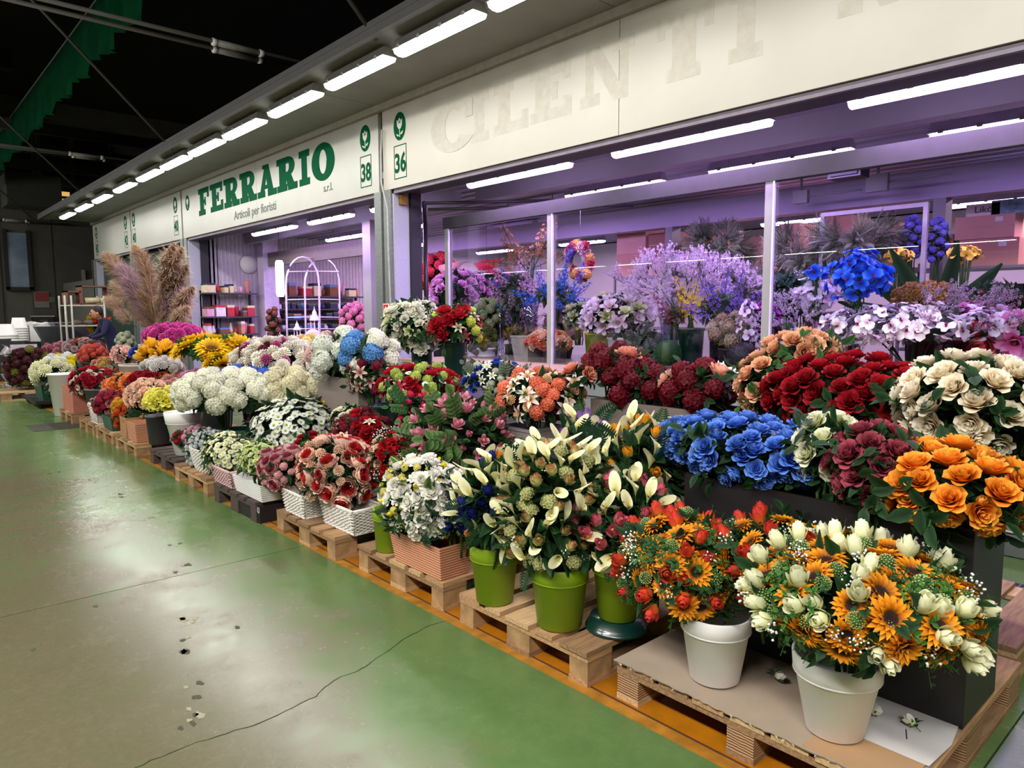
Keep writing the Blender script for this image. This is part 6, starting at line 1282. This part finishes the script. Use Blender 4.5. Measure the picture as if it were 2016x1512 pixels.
# racking with cartons
BOX = [mat('carton_kraft', '#cf9a84', .8, 0, .05, 3), mat('carton_pink', '#dba898', .8, 0, .05, 3), mat('carton_dark', '#a87868', .8, 0, .05, 3)]
def rack(name, lab, X, y0, y1, zs, d=.6, m=None):
    t = empty(name, (X, (y0+y1)/2, 0), lab, 'shelving'); h = (y1-y0)/2; m = m or FRAME
    for z in zs: MB().box((0, -h, z-.03), (d, h, z)).build('shelf', m, t)
    for x in (0, d-.03):
        for y in (-h, h-.03): MB().box((x, y, 0), (x+.03, y+.03, max(zs)+.05)).build('upright', m, t)
    return t
rack('steel_rack', 'grey steel racking with black crates behind the yellow orchids', 9.0, P(2060, 520, X=9).y, P(1760, 520, X=9).y, (.5, 1.0, 1.5, P(1900, 525, X=9).z))
zr = P(1900, 525, X=9).z
def carton(px0, px1, pyt, pyb, X, lab, k=0, z0=None, dep=.45, pr=None):
    a = P(px0, pyb, X=X); c = P(px1, pyt, X=X); z = z0 if z0 is not None else a.z
    t = empty('carton', (X, (a.y+c.y)/2, z), lab, 'box', 'cartons stored in the shop'); h = abs(a.y-c.y)/2; hh = P((px0+px1)/2, pyt, X=X).z-z
    MB().box((0, -h+.004, 0), (dep, h-.004, hh)).build('body', BOX[k % 3], t)
    MB().box((-.001, -h+.006, hh*.48), (0, h-.006, hh*.52)).build('tape', mat('tape', '#caa98c', .4), t)
    if pr: MB().box((-.002, -h*.6, hh*.7), (-.001, -h*.35, hh*.9)).build('white_tag', WHITEM, t)
    return t
zt = P(1900, 525, X=9.05).z
carton(1882, 2008, 470, 520, 9.05, 'lower large kraft carton on the right-hand rack', 0, zr, pr=1); z1 = P(1945, 470, X=9.05).z+.005
carton(1878, 2000, 424, 470, 9.05, 'upper long kraft carton on the right-hand rack', 1, z1, pr=1)
z2 = P(1940, 424, X=9.05).z+.005
t = empty('printed_box', (9.1, P(1935, 410, X=9.1).y, z2), 'white printed box with dark lettering on top of the kraft cartons', 'box')
MB().box((0, -.16, 0), (.3, .16, .13)).build('body', WHITEM, t)
o = txt('Likò', P(1918, 420, X=9.1).y, z2+.035, .1, INK, None, 'print', 0, x=9.096); o.parent = t; o.matrix_parent_inverse = Matrix.Translation(-t.location)
t = empty('printed_box', (9.1, P(1995, 410, X=9.1).y, z2), 'colourful printed box right of the white printed box', 'box')
MB().box((0, -.2, 0), (.3, .2, .15)).build('body', mat('teal_print', '#7aa0a8', .6, 0, .5, 14), t)
carton(1835, 1878, 462, 520, 9.05, 'carton with a dark round mark beside the big kraft cartons', 2, zr)
def stack(X, rows_):
    """rows_: columns of cartons, each listed from the bottom up; the shelf carries them all"""
    zs_ = P(rows_[0][0][0], rows_[0][0][3], X=X).z
    for col_ in rows_:
        z = zs_+.001
        for (a, b_, c_, d_, k, lab) in col_:
            zt_ = P((a+b_)/2, c_, X=X).z; t = carton(a, b_, c_, d_, X, lab, k, z0=z); z = zt_+.003
    return zs_
zs1 = stack(8.68, [[(1214, 1272, 500, 545, 0, 'carton under the tall pink-lit carton'), (1214, 1272, 447, 500, 1, 'tall pink-lit carton at the left of the stack')], [(1276, 1336, 505, 543, 1, 'second lower carton from the left of the stack'), (1276, 1336, 458, 505, 2, 'second upper carton from the left of the stack')],
    [(1340, 1384, 472, 541, 0, 'third carton from the left of the stack')], [(1395, 1440, 500, 539, 2, 'small lower carton behind the spiky plant'), (1395, 1430, 452, 500, 1, 'small upper carton behind the spiky plant')], [(1445, 1500, 468, 537, 0, 'large carton just left of the right mullion')]])
rack('steel_rack', 'grey steel racking under the pink cartons on the left', 8.67, P(1506, 540, X=8.67).y, P(1208, 540, X=8.67).y, (.6, 1.2, zs1))
zs2 = stack(8.68, [[(1530, 1575, 440, 535, 1, 'carton right of the right mullion behind the plume plant')], [(1622, 1680, 475, 533, 2, 'lower carton behind the arching branch'), (1622, 1680, 425, 475, 0, 'upper carton behind the arching branch')], [(1705, 1770, 440, 531, 1, 'large pink-lit carton left of the grey partition post')]])
rack('steel_rack', 'grey steel racking behind the blue orchids', 8.67, P(1775, 540, X=8.67).y, P(1515, 540, X=8.67).y, (.6, 1.2, zs2))
for k in range(6):
    a = P(1925+k*16, 560, X=9.15); t = empty('crate', (9.1, a.y, 1.503), '%s black slotted crate from the left on the rack behind the red berries' % ('first', 'second', 'third', 'fourth', 'fifth', 'sixth')[k], 'crate', 'black crates on the racking')
    MB().box((0, -.07, 0), (.4, .07, .02)).box((0, -.07, 0), (.02, .07, .22)).box((.38, -.07, 0), (.4, .07, .22)).box((0, -.07, 0), (.4, -.055, .22)).box((0, .055, 0), (.4, .07, .22)).build('crate_body', BLACKP, t)
# grey inner partition frame behind the right pane
t = empty('partition_frame', (7.4, 0, 0), 'slim grey partition frame standing behind the right pane', 'frame')
ya_, yb_ = P(1616, 500, X=7.4).y, P(1820, 450, X=7.4).y; zt_ = P(1820, 398, X=7.4).z
MB().box((0, yb_-.02, 0), (.04, yb_+.02, zt_)).build('post', FRAME, t); MB().box((0, ya_-.02, 0), (.04, ya_+.02, zt_)).build('post', FRAME, t); MB().box((0, yb_+.02, zt_-.04), (.04, ya_-.02, zt_)).build('rail', FRAME, t)
# umbrella-like pink awnings at the left
for k, (px, py, w_, col, lab) in enumerate(((885, 535, .42, '#e0a8a0', 'pale pink paper awning hanging behind the left pane'), (958, 530, .36, '#e03848', 'red paper awning hanging behind the left pane'))):
    c = P(px, py, X=8.0); t = empty('paper_awning', c, lab, 'decoration'); b = MB()
    b.add([(0, w_, .12), (0, 0, .16), (0, -w_, .14), (.25, w_*.8, .16), (.25, -w_*.8, .18), (-.02, w_*.5, -.02), (-.02, -w_*.5, -.01)], [(0, 5, 6, 2, 1), (0, 1, 2, 4, 3)]); o = b.build('cloth', petal_mat(col, col), t)
    o.modifiers.new('s', 'SOLIDIFY').thickness = .004
    MB().tube([(0, 0, .16), (0, 0, 3.09-c.z)], .004, 4).build('cord', FRAME, t)
def support(keys):
    for o in list(bpy.data.objects):
        if o.parent or not o.get('label') or o.type != 'EMPTY': continue
        for k_, short in keys:
            if o['label'].startswith(k_):
                x, y, z = o.location; z0 = .862 if (5.78 < x < 7.05 and y < 7.3) else 0
                if z-z0 > .03: bucket('floor_pot', 'dark pot holding the '+short, (x, y, z0), .09, .12, z-z0, DARK)
support((('cerise and white blooms', 'cerise and white blooms'), ('pale pink and lavender spikes', 'pale pink and lavender spikes'), ('silvery green foliage', 'silvery green foliage'), ('dusky pink small', 'dusky pink small blooms'), ('dark green leaves behind', 'dark green leaves'), ('lilac pink roses', 'lilac pink roses behind the left pane'), ('coral red foliage', 'coral red foliage at the window edge'), ('tan wheat-like', 'tan wheat-like grasses'), ('pale green snowball', 'pale green snowball blooms'), ('golden brown dried', 'golden brown dried sprays'), ('purple pink blooms', 'purple pink blooms'),
         ('dark green bush with red', 'bush with red berries'), ('spiky grey green', 'spiky grey green plant'), ('tall grey green plume', 'tall plume plant'), ('arching green branch', 'arching green branch'), ('dark bamboo', 'bamboo-like leaves'), ('fluffy white twigs', 'fluffy white twigs'), ('bright pink orchids', 'bright pink orchids'), ('beige dried', 'beige dried hydrangeas'), ('large pink lotus', 'large pink lotus'), ('hot pink sprays', 'hot pink sprays')))
# ---- lettered shop
GOOD = [mat('good_'+n, c, .7, 0, .2, 9) for n, c in (('salmon', '#d4907c'), ('white', '#e4dce6'), ('red', '#b83040'), ('cream', '#e0d0a8'), ('navy', '#2c3050'), ('green', '#4c6a3c'), ('pink', '#e0a4c0'), ('brown', '#7c4c34'), ('blue', '#6484b4'))]
GN = ('salmon', 'white', 'red', 'cream', 'navy', 'green', 'pink', 'brown', 'blue')
DKS = mat('shelf_dark', '#3c3a44', .5)
YW = 14.95
def wall_rack(name, lab, px0, px1, zs):
    a = P(px0, 600, Y=YW).x; c = P(px1, 600, Y=YW).x; t = empty(name, ((a+c)/2, YW, 0), lab, 'shelving'); h = (c-a)/2
    for z in zs: MB().box((-h, -.05, z-.03), (h, .38, z)).build('shelf', DKS, t)
    for x in (-h, h-.03): MB().box((x, .3, 0), (x+.03, .38, max(zs)+.05)).build('upright', DKS, t)
RA = [P(560, y, Y=YW).z for y in (720, 697, 655, 622, 578)]; RB = [P(560, y, Y=YW).z for y in (718, 695, 672, 650, 628, 608, 582)]
wall_rack('shelf_unit', 'dark shelving on the back wall left of the lilac post', 404, 506, RA)
wall_rack('shelf_unit', 'dark shelving on the back wall right of the lilac post', 536, 716, RB)
rnd = random.Random(11); WHERE = ('left shelves', 'right shelves'); used = {}
lv = {0: ('lowest', 'low', 'lower middle', 'upper middle', 'top'), 1: ('lowest', 'low', 'third', 'fourth', 'fifth', 'sixth', 'top')}
for (xa, xb, rows_, zz_, wh) in ((406, 502, (720, 697, 655, 622, 578), RA, 0), (538, 712, (718, 695, 672, 650, 628, 608, 582), RB, 1)):
    for ri, yy in enumerate(rows_):
        x = xa+1
        while x < xb-6:
            top = yy < 600
            w_ = rnd.choice((8, 11, 15, 20)) if wh == 0 or top else rnd.choice((9, 12, 16)); k = rnd.choice((0, 0, 1, 2, 3, 6, 7, 1)) if wh == 0 or top else rnd.choice((4, 4, 4, 8, 1))
            hh = rnd.uniform(10, 26) if top else (rnd.uniform(10, 24) if wh == 0 else rnd.uniform(7, 13))
            a = P(x, 600, Y=YW).x; c = P(min(x+w_, xb), 600, Y=YW).x; z = zz_[ri]; H_ = hh/F*depth(P(x, 600, Y=YW)); h = (c-a)/2*.92
            t = empty('goods', ((a+c)/2, YW, z+.001)); shape = rnd.randrange(3)
            if shape == 0 or w_ > 14: MB().box((-h, 0, 0), (h, .3, H_)).build('body', GOOD[k], t); MB().box((-h-.002, -.003, H_*.8), (h+.002, .3, H_+.004)).build('lid', GOOD[(k+1) % 9], t); nm = 'box'
            elif shape == 1: MB().lathe([(0, 0), (h*.8, 0), (h, H_*.9), (h*.9, H_), (0, H_)], 14, (0, .14, 0)).build('body', GOOD[k], t); nm = 'pot'
            else: MB().lathe([(0, 0), (h*.6, 0), (h, H_*.35), (h*.5, H_*.75), (h*.35, H_), (0, H_)], 14, (0, .14, 0)).build('body', GOOD[k], t); nm = 'vase'
            key = '%s %s on the %s shelf %s of the lilac post' % (GN[k], nm, lv[wh][ri], ('left', 'right')[wh]); used.setdefault(key, []).append(t)
            t.name = 'goods_'+nm; t['category'] = nm; x += w_+rnd.uniform(.5, 3)
ORD = ('first', 'second', 'third', 'fourth', 'fifth', 'sixth', 'seventh', 'eighth', 'ninth', 'tenth', 'eleventh', 'twelfth', 'thirteenth', 'fourteenth', 'fifteenth')
for key, ts in used.items():
    for i, t in enumerate(ts): t['label'] = key if len(ts) == 1 else ORD[i]+' from the left, '+key; t['group'] = 'goods on the shop shelves'
# white arch trellis
WHA = mat('white_wire', '#e6dcee', .5); YA = 12.6; t = empty('arch_trellis', (P(615, 600, Y=YA).x, YA, 0), 'white metal garden arch standing in the lettered shop', 'arch')
def PY(x, y, Y): v = P(x, y, Y=Y); return (v.x-t.location.x, v.y-t.location.y, max(.02, v.z))
for (x0, x1, yt, Y) in ((563, 628, 506, YA), (600, 668, 509, YA+.5)):
    z0_ = lambda x: (PY(x, 690, Y)[0], PY(x, 690, Y)[1], .02)
    pts = [z0_(x0+2)]+[PY((x0+x1)/2-(x1-x0)/2*cos(pi*i/12), 560-(560-yt)*sin(pi*i/12), Y) for i in range(13)]+[z0_(x1+2)]
    MB().tube(pts, .018, 6).build('hoop', WHA, t)
for yy in (535, 590, 625, 648): MB().tube([PY(566, yy, YA), PY(626, yy-1, YA)], .01, 5).tube([PY(626, yy-1, YA), PY(667, yy, YA+.5)], .01, 5).build('rung', WHA, t)
MB().tube([PY(595, 507, YA), PY(634, 510, YA+.5)], .014, 5).build('top_bar', WHA, t)
zB = .86
for k, (px, yt_, w_, Y, lab) in enumerate(((585, 630, 14, 11.6, 'small white garden lantern in the lettered shop'), (620, 602, 18, 11.9, 'large white garden lantern inside the arch'))):
    a = P(px, 650, Y=Y); d = depth(a)/F; h = P(px, yt_, Y=Y).z-zB; r = w_*d*.5; q_ = empty('lantern', (a.x, a.y, zB), lab, 'lantern'); WL = mat('lantern_white', '#ddcfe6', .5)
    MB().lathe([(0, h*.62), (r*1.25, h*.62), (r*1.2, h*.65), (r*.55, h*.78), (r*.5, h*.84), (r*.15, h*.9), (0, h)], 6).build('roof', WL, q_)
    MB().lathe([(0, 0), (r, 0), (r, h*.05), (0, h*.05)], 6).build('base', WL, q_)
    for i in range(6): q = pi/3*i; MB().tube([(r*.9*cos(q), r*.9*sin(q), h*.05), (r*.9*cos(q), r*.9*sin(q), h*.62)], r*.08, 4).build('post', WL, q_)
    MB().lathe([(0, h*.05), (r*.3, h*.05), (r*.3, h*.35), (0, h*.35)], 10).build('candle', WL, q_)
xa_, xb_ = P(560, 650, Y=11.8).x, P(700, 650, Y=11.8).x
b = MB().box((xa_, 11.2, .82), (xb_, 12.3, zB)).build('display_bench', DARK); tag(b, 'dark bench in the lettered shop carrying the white lanterns', 'bench')
for x in (xa_+.05, xb_-.1):
    for y in (11.25, 12.2): MB().box((x, y, 0), (x+.05, y+.05, .82)).build('leg', DARK, b)
c = P(493, 520, Y=15.25); t = empty('white_disc', c, 'round white disc on the back wall left of the lilac post', 'decoration'); MB().lathe([(0, 0), (.19, 0), (.19, .04), (0, .04)], 28).build('disc', WHITEM, t); t.rotation_euler = (radians(90), 0, 0); t.location.y = 15.36
c = P(551, 548, Y=13.6); t = empty('pendant_lamp', c, 'glowing white cylindrical pendant lamp in the lettered shop', 'lamp'); MB().lathe([(0, -.36), (.06, -.36), (.08, -.3), (.08, .3), (.055, .35), (0, .35)], 18).build('shade', emit('pendant_glow', '#f6ecff', 2.6), t)
MB().tube([(0, 0, .35), (0, 0, 3.09-c.z)], .005, 4).build('cord', DARK, t)
c = P(617, 672, Y=11.35); t = empty('pink_ball', (c.x, c.y, zB+.151), 'round pale pink ball beside the white lanterns', 'ball'); MB().ball((0, 0, 0), .15, 18, 12).build('ball', mat('ball_pink', '#e4a8c8', .6), t)
bouquet('pink_tree', 'pink blossoms at the right end of the lettered shop', E_, 697, 632, 6.9, 24, 34, ((('hydc', '#b05070', '#e090a8', '#f0b8c8'), .18, 1),), 1.1, (('bunch', 'mid', .16, 8),), low=-.8, rim=1.0)
bouquet('brown_wreath', 'brown dried branches beside the lilac post in the lettered shop', E_, 538, 640, 5.9, 11, 32, ((('hydc', '#5a3024', '#8c5040', '#a87060'), .14, 1),), .8, (('bunch', 'brown', .14, 10),), low=-.9, rim=1.0)
support((('pink blossoms at the right end', 'pink blossoms in the lettered shop'), ('brown dried branches', 'brown dried branches')))
# stacked picture frames by the pillar foot
for k in range(3):
    c = P(742+k*9, 705+k*6, X=4.4-.06*k); t = empty('picture_frame', (c.x, c.y, .745), ('empty grey wooden frame leaning left of the pillar foot', 'middle grey wooden frame leaning at the pillar foot', 'front grey wooden frame nearest the white roses')[k], 'frame'); FG = mat('frame_grey', '#8f8778', .7, 0, .15, 12)
    h = .3-.02*k
    for a, b_ in (((-.02, -.13, 0), (0, -.1, h)), ((-.02, .1, 0), (0, .13, h)), ((-.02, -.1, 0), (0, .1, .03)), ((-.02, -.1, h-.03), (0, .1, h))): MB().box(a, b_).build('moulding', FG, t)
t = MB().box((4.1, P(775, 700, X=4.4).y-.1, .7), (4.6, P(735, 700, X=4.4).y+.2, .74)).build('low_table', DARK); tag(t, 'dark low table at the foot of the pillar', 'table')
for x in (4.12, 4.54):
    for px in (775, 738): y = P(px, 700, X=4.4).y; MB().box((x, y-.02, 0), (x+.04, y+.02, .7)).build('leg', DARK, t)
# ================================================================ FAR LEFT BACKGROUND
GREYB = mat('grey_cladding', '#4b4653', .6, 0, .05, 3); 
def pbox(name, lab, cat, px0, px1, pyt, pyb, X, dep, m, z0=None):
    a = P(px0, pyb, X=X); c = P(px1, pyt, X=X); z = a.z if z0 is None else z0; zt = P((px0+px1)/2, pyt, X=X).z
    t = empty(name, (X, (a.y+c.y)/2, z), lab, cat); h = abs(a.y-c.y)/2; MB().box((0, -h, 0), (dep, h, zt-z)).build('body', m, t); return t, h, zt-z
def fbox(name, lab, cat, px0, px1, pyt, Y, dep, m, z0=0, extra=None):
    """box whose face is seen across the aisle: spans X at a given distance Y along the hall"""
    a = P(px0, pyt, Y=Y); c = P(px1, pyt, Y=Y); t = empty(name, ((a.x+c.x)/2, Y, z0), lab, cat); h = (c.x-a.x)/2
    MB().box((-h, 0, 0), (h, dep, (a.z+c.z)/2-z0)).build('body', m, t); return t, h, (a.z+c.z)/2
t, h, z = fbox('work_bench', 'dark grey bench at the far end carrying white pots', 'bench', 55, 145, 672, 19.5, .9, mat('bench_dark', '#25262b', .6))
t, h, z = fbox('cash_desk', 'grey purple clad desk at the far end of the row', 'desk', 108, 176, 637, 19.2, .7, GREYB)
MB().box((-h-.02, -.02, z), (h+.02, .72, z+.03)).build('top', mat('desk_top', '#6a6670', .5), t)
t, h, z = fbox('black_bin', 'dark bin under white pots at the far left edge', 'bin', -30, 20, 668, 18.6, .8, mat('bench_dark', '#25262b', .6))
zb = z
def cone_stack(px, pyb, Y, r, n, lab, m, z0, inv=True):
    c = P(px, pyb, Y=Y); t = empty('pot_stack', (c.x, Y+.3, z0), lab, 'pots')
    for k in range(n): MB().lathe([(0, 0), (r, 0), (r*1.02, .03), (r*.96, .035), (r*.72, .26), (0, .26)], 22, (0, 0, .055*k)).build('pot', m, t)
cone_stack(8, 668, 18.6, .3, 2, 'large white pots upside down at the far left edge', WHP, zb+.001)
cone_stack(44, 675, 19.5, .17, 6, 'stack of white pots upside down on the bench', WHP, P(44, 672, Y=19.5).z)
t, h, z = fbox('white_crate', 'white plastic-wrapped crate on the bench far left', 'crate', 58, 100, 640, 19.7, .5, WHP, z0=P(80, 672, Y=19.7).z)
b = MB()
for i in range(16): b.ball((random.uniform(-h, h), random.uniform(.05, .4), z-t.location.z+.02), random.uniform(.06, .12), 7, 5, .6)
b.build('crumpled_wrap', mat('plastic_wrap', '#d4d2cc', .3), t)
c = P(104, 668, Y=19.3); t = empty('black_planter_bowl', (c.x-.05, 19.05, P(104, 668, Y=19.3).z), 'black square planter bowl standing before the grey desk', 'planter'); MB().hexa([(-.2, -.15, 0), (.2, -.15, 0), (.2, .15, 0), (-.2, .15, 0), (-.33, -.2, .3), (.33, -.2, .3), (.33, .2, .3), (-.33, .2, .3)]).build('body', CHAR, t)
MB().box((-.2, -.3, -t.location.z), (.2, .15, 0)).build('stand', DARK, t)
t, h, z = fbox('white_board', 'pale lilac white panel behind the burgundy bush', 'panel', 20, 73, 678, 17.5, .03, mat('panel_lilac', '#cdc3d6', .6))
b = MB(); n = 14; vs = []
c0 = P(3, 695, Y=15.2)
for i in range(n+1):
    for j in range(n+1): vs.append((c0.x+.5*i/n+.05*sin(j*1.7+i), 15.1+.06*sin(i*2.3)+.05*sin(j*3.1), .16+(.75-.5*(i/n))*(1-j/n)+.03*sin(i*3+j*2)))
b.add(vs, [(i*(n+1)+j, i*(n+1)+j+1, (i+1)*(n+1)+j+1, (i+1)*(n+1)+j) for i in range(n) for j in range(n)]); o = b.build('plastic_wrap', mat('plastic_film', '#bdbcb8', .25, 0, .1, 20)); tag(o, 'crumpled translucent plastic wrap at the far left above the small pallet', 'plastic')
o.modifiers.new('s', 'SOLIDIFY').thickness = .003
# trolley with trays
t = empty('flower_trolley', (P(165, 600, Y=18).x, 18, 0), 'white metal trolley with brown trays beside the pampas grass', 'trolley'); WT = mat('trolley_white', '#bcb8ac', .5); TB = mat('tray_brown', '#7a4a3c', .7)
x0 = P(128, 600, Y=18).x-t.location.x; x1 = P(205, 600, Y=18).x-t.location.x
zs = [P(165, y, Y=18).z for y in (702, 640, 600)]
for x in (x0, x0+.12, x1):
    for y in (0, .6): MB().tube([(x, y, .02), (x, y, P(165, 582, Y=18).z)], .02, 6).build('post', WT, t)
for z in zs: MB().box((x0, 0, z-.03), (x1, .6, z)).build('shelf', WT, t)
for k, (xa, xb, yt, yb) in enumerate(((133, 160, 573, 600), (162, 215, 565, 602))):
    a = P(xa, yb, Y=18); c = P(xb, yt, Y=18); z = zs[2]; q = empty('tray', ((a.x+c.x)/2, 18.3, z+.001), ('open brown tray at the left on the trolley', 'larger red brown tray holding wrapped bundles on the trolley')[k], 'tray'); h = (c.x-a.x)/2; hz = c.z-a.z
    for A_, B_ in (((-h, -.25, 0), (h, .25, .02)), ((-h, -.25, 0), (-h+.03, .25, hz)), ((h-.03, -.25, 0), (h, .25, hz)), ((-h, -.25, hz-.03), (h, .25, hz))): MB().box(A_, B_).build('board', TB, q)
    if k: 
        for i in range(3): MB().tube([(-h+.08+.3*i, -.18, .09), (-h+.36+.3*i, -.18, .1)], .065, 8).build('bundle', mat('paper_bundle', '#c4b894', .7), q)
for k in range(3): MB().ball((x0+.25+.25*k, .25, zs[1]+.06), .12, 8, 5, .5).build('wrapped_goods', mat('wrapped_goods', '#6d6557', .7, 0, .3, 9), t)
bouquet('tulip_bouquet', 'red and yellow bunch in a clear vase on the dark stand behind', E_, 194, 637, 3.9, 14, 15, ((('tulip', '#a82010', '#dc4020', '#e86030'), .17, 2), (('tulip', '#b89010', '#dcb820', '#e8cc40'), .17, 1)), 1.2, (('bunch', 'olive', .16, 6),), low=-.7, rim=1.15)
c = P(194, 660, X=3.9); t = empty('glass_bowl', (c.x, c.y, .85), 'round glass vase under the red and yellow bunch', 'vase'); MB().lathe([(0, 0), (.1, 0), (.15, .12), (.12, .3), (.11, .3), (.13, .12), (.08, .02), (0, .02)], 18).build('body', VG, t)
MB().box((-.2, -.2, -.85), (.2, .2, 0)).build('stand', DARK, t)
# posters and a box on the end wall
t = empty('fire_notice', P(82, 590, Y=29.92), 'red and white notice on the dark end wall', 'sign'); MB().box((-.22, -.02, -.28), (.22, 0, .28)).build('board', mat('notice_white', '#7e7a74', .7), t); MB().box((-.2, -.03, -.05), (.2, -.02, .26)).build('red_field', mat('notice_red', '#8a3434', .7), t)
t = empty('green_notice', P(98, 590, Y=29.92), 'small green notice right of the red one', 'sign'); MB().box((-.16, -.02, -.1), (.16, 0, .1)).build('board', mat('notice_green', '#586a4c', .7), t)
t = empty('wall_machine', P(84, 635, Y=29.7), 'small dark device with pale top on the end wall', 'machine'); MB().box((-.3, -.2, -.2), (.3, .2, .2)).build('body', DARK, t); MB().box((-.33, -.22, .2), (.33, .2, .24)).build('top', WT, t); MB().box((-.12, -.26, -.1), (.12, -.2, .1)).build('screen', GREYB, t)
MB().box((-.25, -.15, -t.location.z), (.25, .2, -.2)).build('pedestal', WALLD, t)
# person in dark blue, seen from the side behind the blooms, leaning over the flowers
def person():
    c = P(222, 640, Y=14.6); x0_, y0_ = c.x, 14.6
    zt = P(212, 606, Y=14.6).z
    k = zt/1.62
    J = {'pel': (0, 0, .92), 'spi': (-.05, 0, 1.1), 'che': (-.13, 0, 1.28), 'nec': (-.2, 0, 1.42), 'lsh': (-.13, -.17, 1.35), 'rsh': (-.13, .17, 1.35), 'lel': (-.22, -.22, 1.12), 'rel': (-.22, .22, 1.12), 'lwr': (-.42, -.18, 1.05), 'rwr': (-.42, .16, 1.05),
         'lhi': (0, -.09, .88), 'rhi': (0, .09, .88), 'lkn': (-.02, -.1, .48), 'rkn': (-.02, .1, .48), 'lan': (.02, -.1, .07), 'ran': (.02, .1, .07), 'lto': (-.14, -.11, .03), 'rto': (-.14, .11, .03)}
    R_ = dict(pel=.14, spi=.13, che=.15, nec=.06, lsh=.075, rsh=.075, lel=.05, rel=.05, lwr=.035, rwr=.035, lhi=.1, rhi=.1, lkn=.065, rkn=.065, lan=.045, ran=.045, lto=.035, rto=.035)
    E2 = [('pel', 'spi'), ('spi', 'che'), ('che', 'nec'), ('che', 'lsh'), ('che', 'rsh'), ('lsh', 'lel'), ('rsh', 'rel'), ('lel', 'lwr'), ('rel', 'rwr'), ('pel', 'lhi'), ('pel', 'rhi'), ('lhi', 'lkn'), ('rhi', 'rkn'), ('lkn', 'lan'), ('rkn', 'ran'), ('lan', 'lto'), ('ran', 'rto')]
    keys = list(J); me = bpy.data.meshes.new('body'); me.from_pydata([tuple(v*k for v in J[a]) for a in keys], [(keys.index(a), keys.index(b_)) for a, b_ in E2], [])
    me.materials.append(mat('navy_clothes', '#10143c', .8)); o = bpy.data.objects.new('body', me); COL.objects.link(o)
    r = empty('person', (x0_, y0_, 0), 'person in dark blue clothes leaning over the flowers behind the pampas grass', 'person'); o.parent = r
    m = o.modifiers.new('skin', 'SKIN'); me.skin_vertices.new() if not me.skin_vertices else None
    for i, a in enumerate(keys): me.skin_vertices[0].data[i].radius = (R_[a]*k, R_[a]*k*(1.1 if a in ('pel', 'che') else 1))
    me.skin_vertices[0].data[0].use_root = True; o.modifiers.new('sub', 'SUBSURF').levels = 2; m.use_smooth_shade = True
    SK = mat('skin', '#b98468', .6); HR = mat('dark_hair', '#1a1412', .7)
    hd = Vector((-.27, 0, 1.52))*k
    b = MB(); b.ball(hd, .095*k, 18, 12, 1.22); 
    nose = hd+Vector((-.1, 0, -.015))*k; b.ball(nose, .018*k, 8, 6, 1.3); b.ball(hd+Vector((0, -.092, -.01))*k, .025*k, 8, 6, 1.3); b.ball(hd+Vector((0, .092, -.01))*k, .025*k, 8, 6, 1.3)
    b.tube([Vector(J['nec'])*k, hd+Vector((.02, 0, -.08))*k], .045*k, 10); b.build('head', SK, r)
    b = MB()
    for s in (-1, 1): b.ball(hd+Vector((-.088, s*.032, .012))*k, .011*k, 8, 6)
    b.build('eyes', HR, r)
    b = MB(); b.ball(hd+Vector((.02, 0, .03))*k, .102*k, 16, 10, 1.12); b.build('hair', HR, r)
    for s, w in (('l', 'lwr'), ('r', 'rwr')):
        wv = Vector(J[w])*k; b = MB(); b.ball(wv+Vector((-.06, 0, 0))*k, .036*k, 10, 7, .6)
        for i in range(4): b.tube([wv+Vector((-.085, (i-1.5)*.018, 0))*k, wv+Vector((-.125, (i-1.5)*.02, -.012))*k, wv+Vector((-.145-.006*(1.5-abs(i-1.5)), (i-1.5)*.02, -.04))*k], .009*k, 6)
        b.tube([wv+Vector((-.04, .035, 0))*k, wv+Vector((-.08, .055, -.02))*k, wv+Vector((-.105, .05, -.035))*k], .01*k, 6); b.build('hand', SK, r)
person()
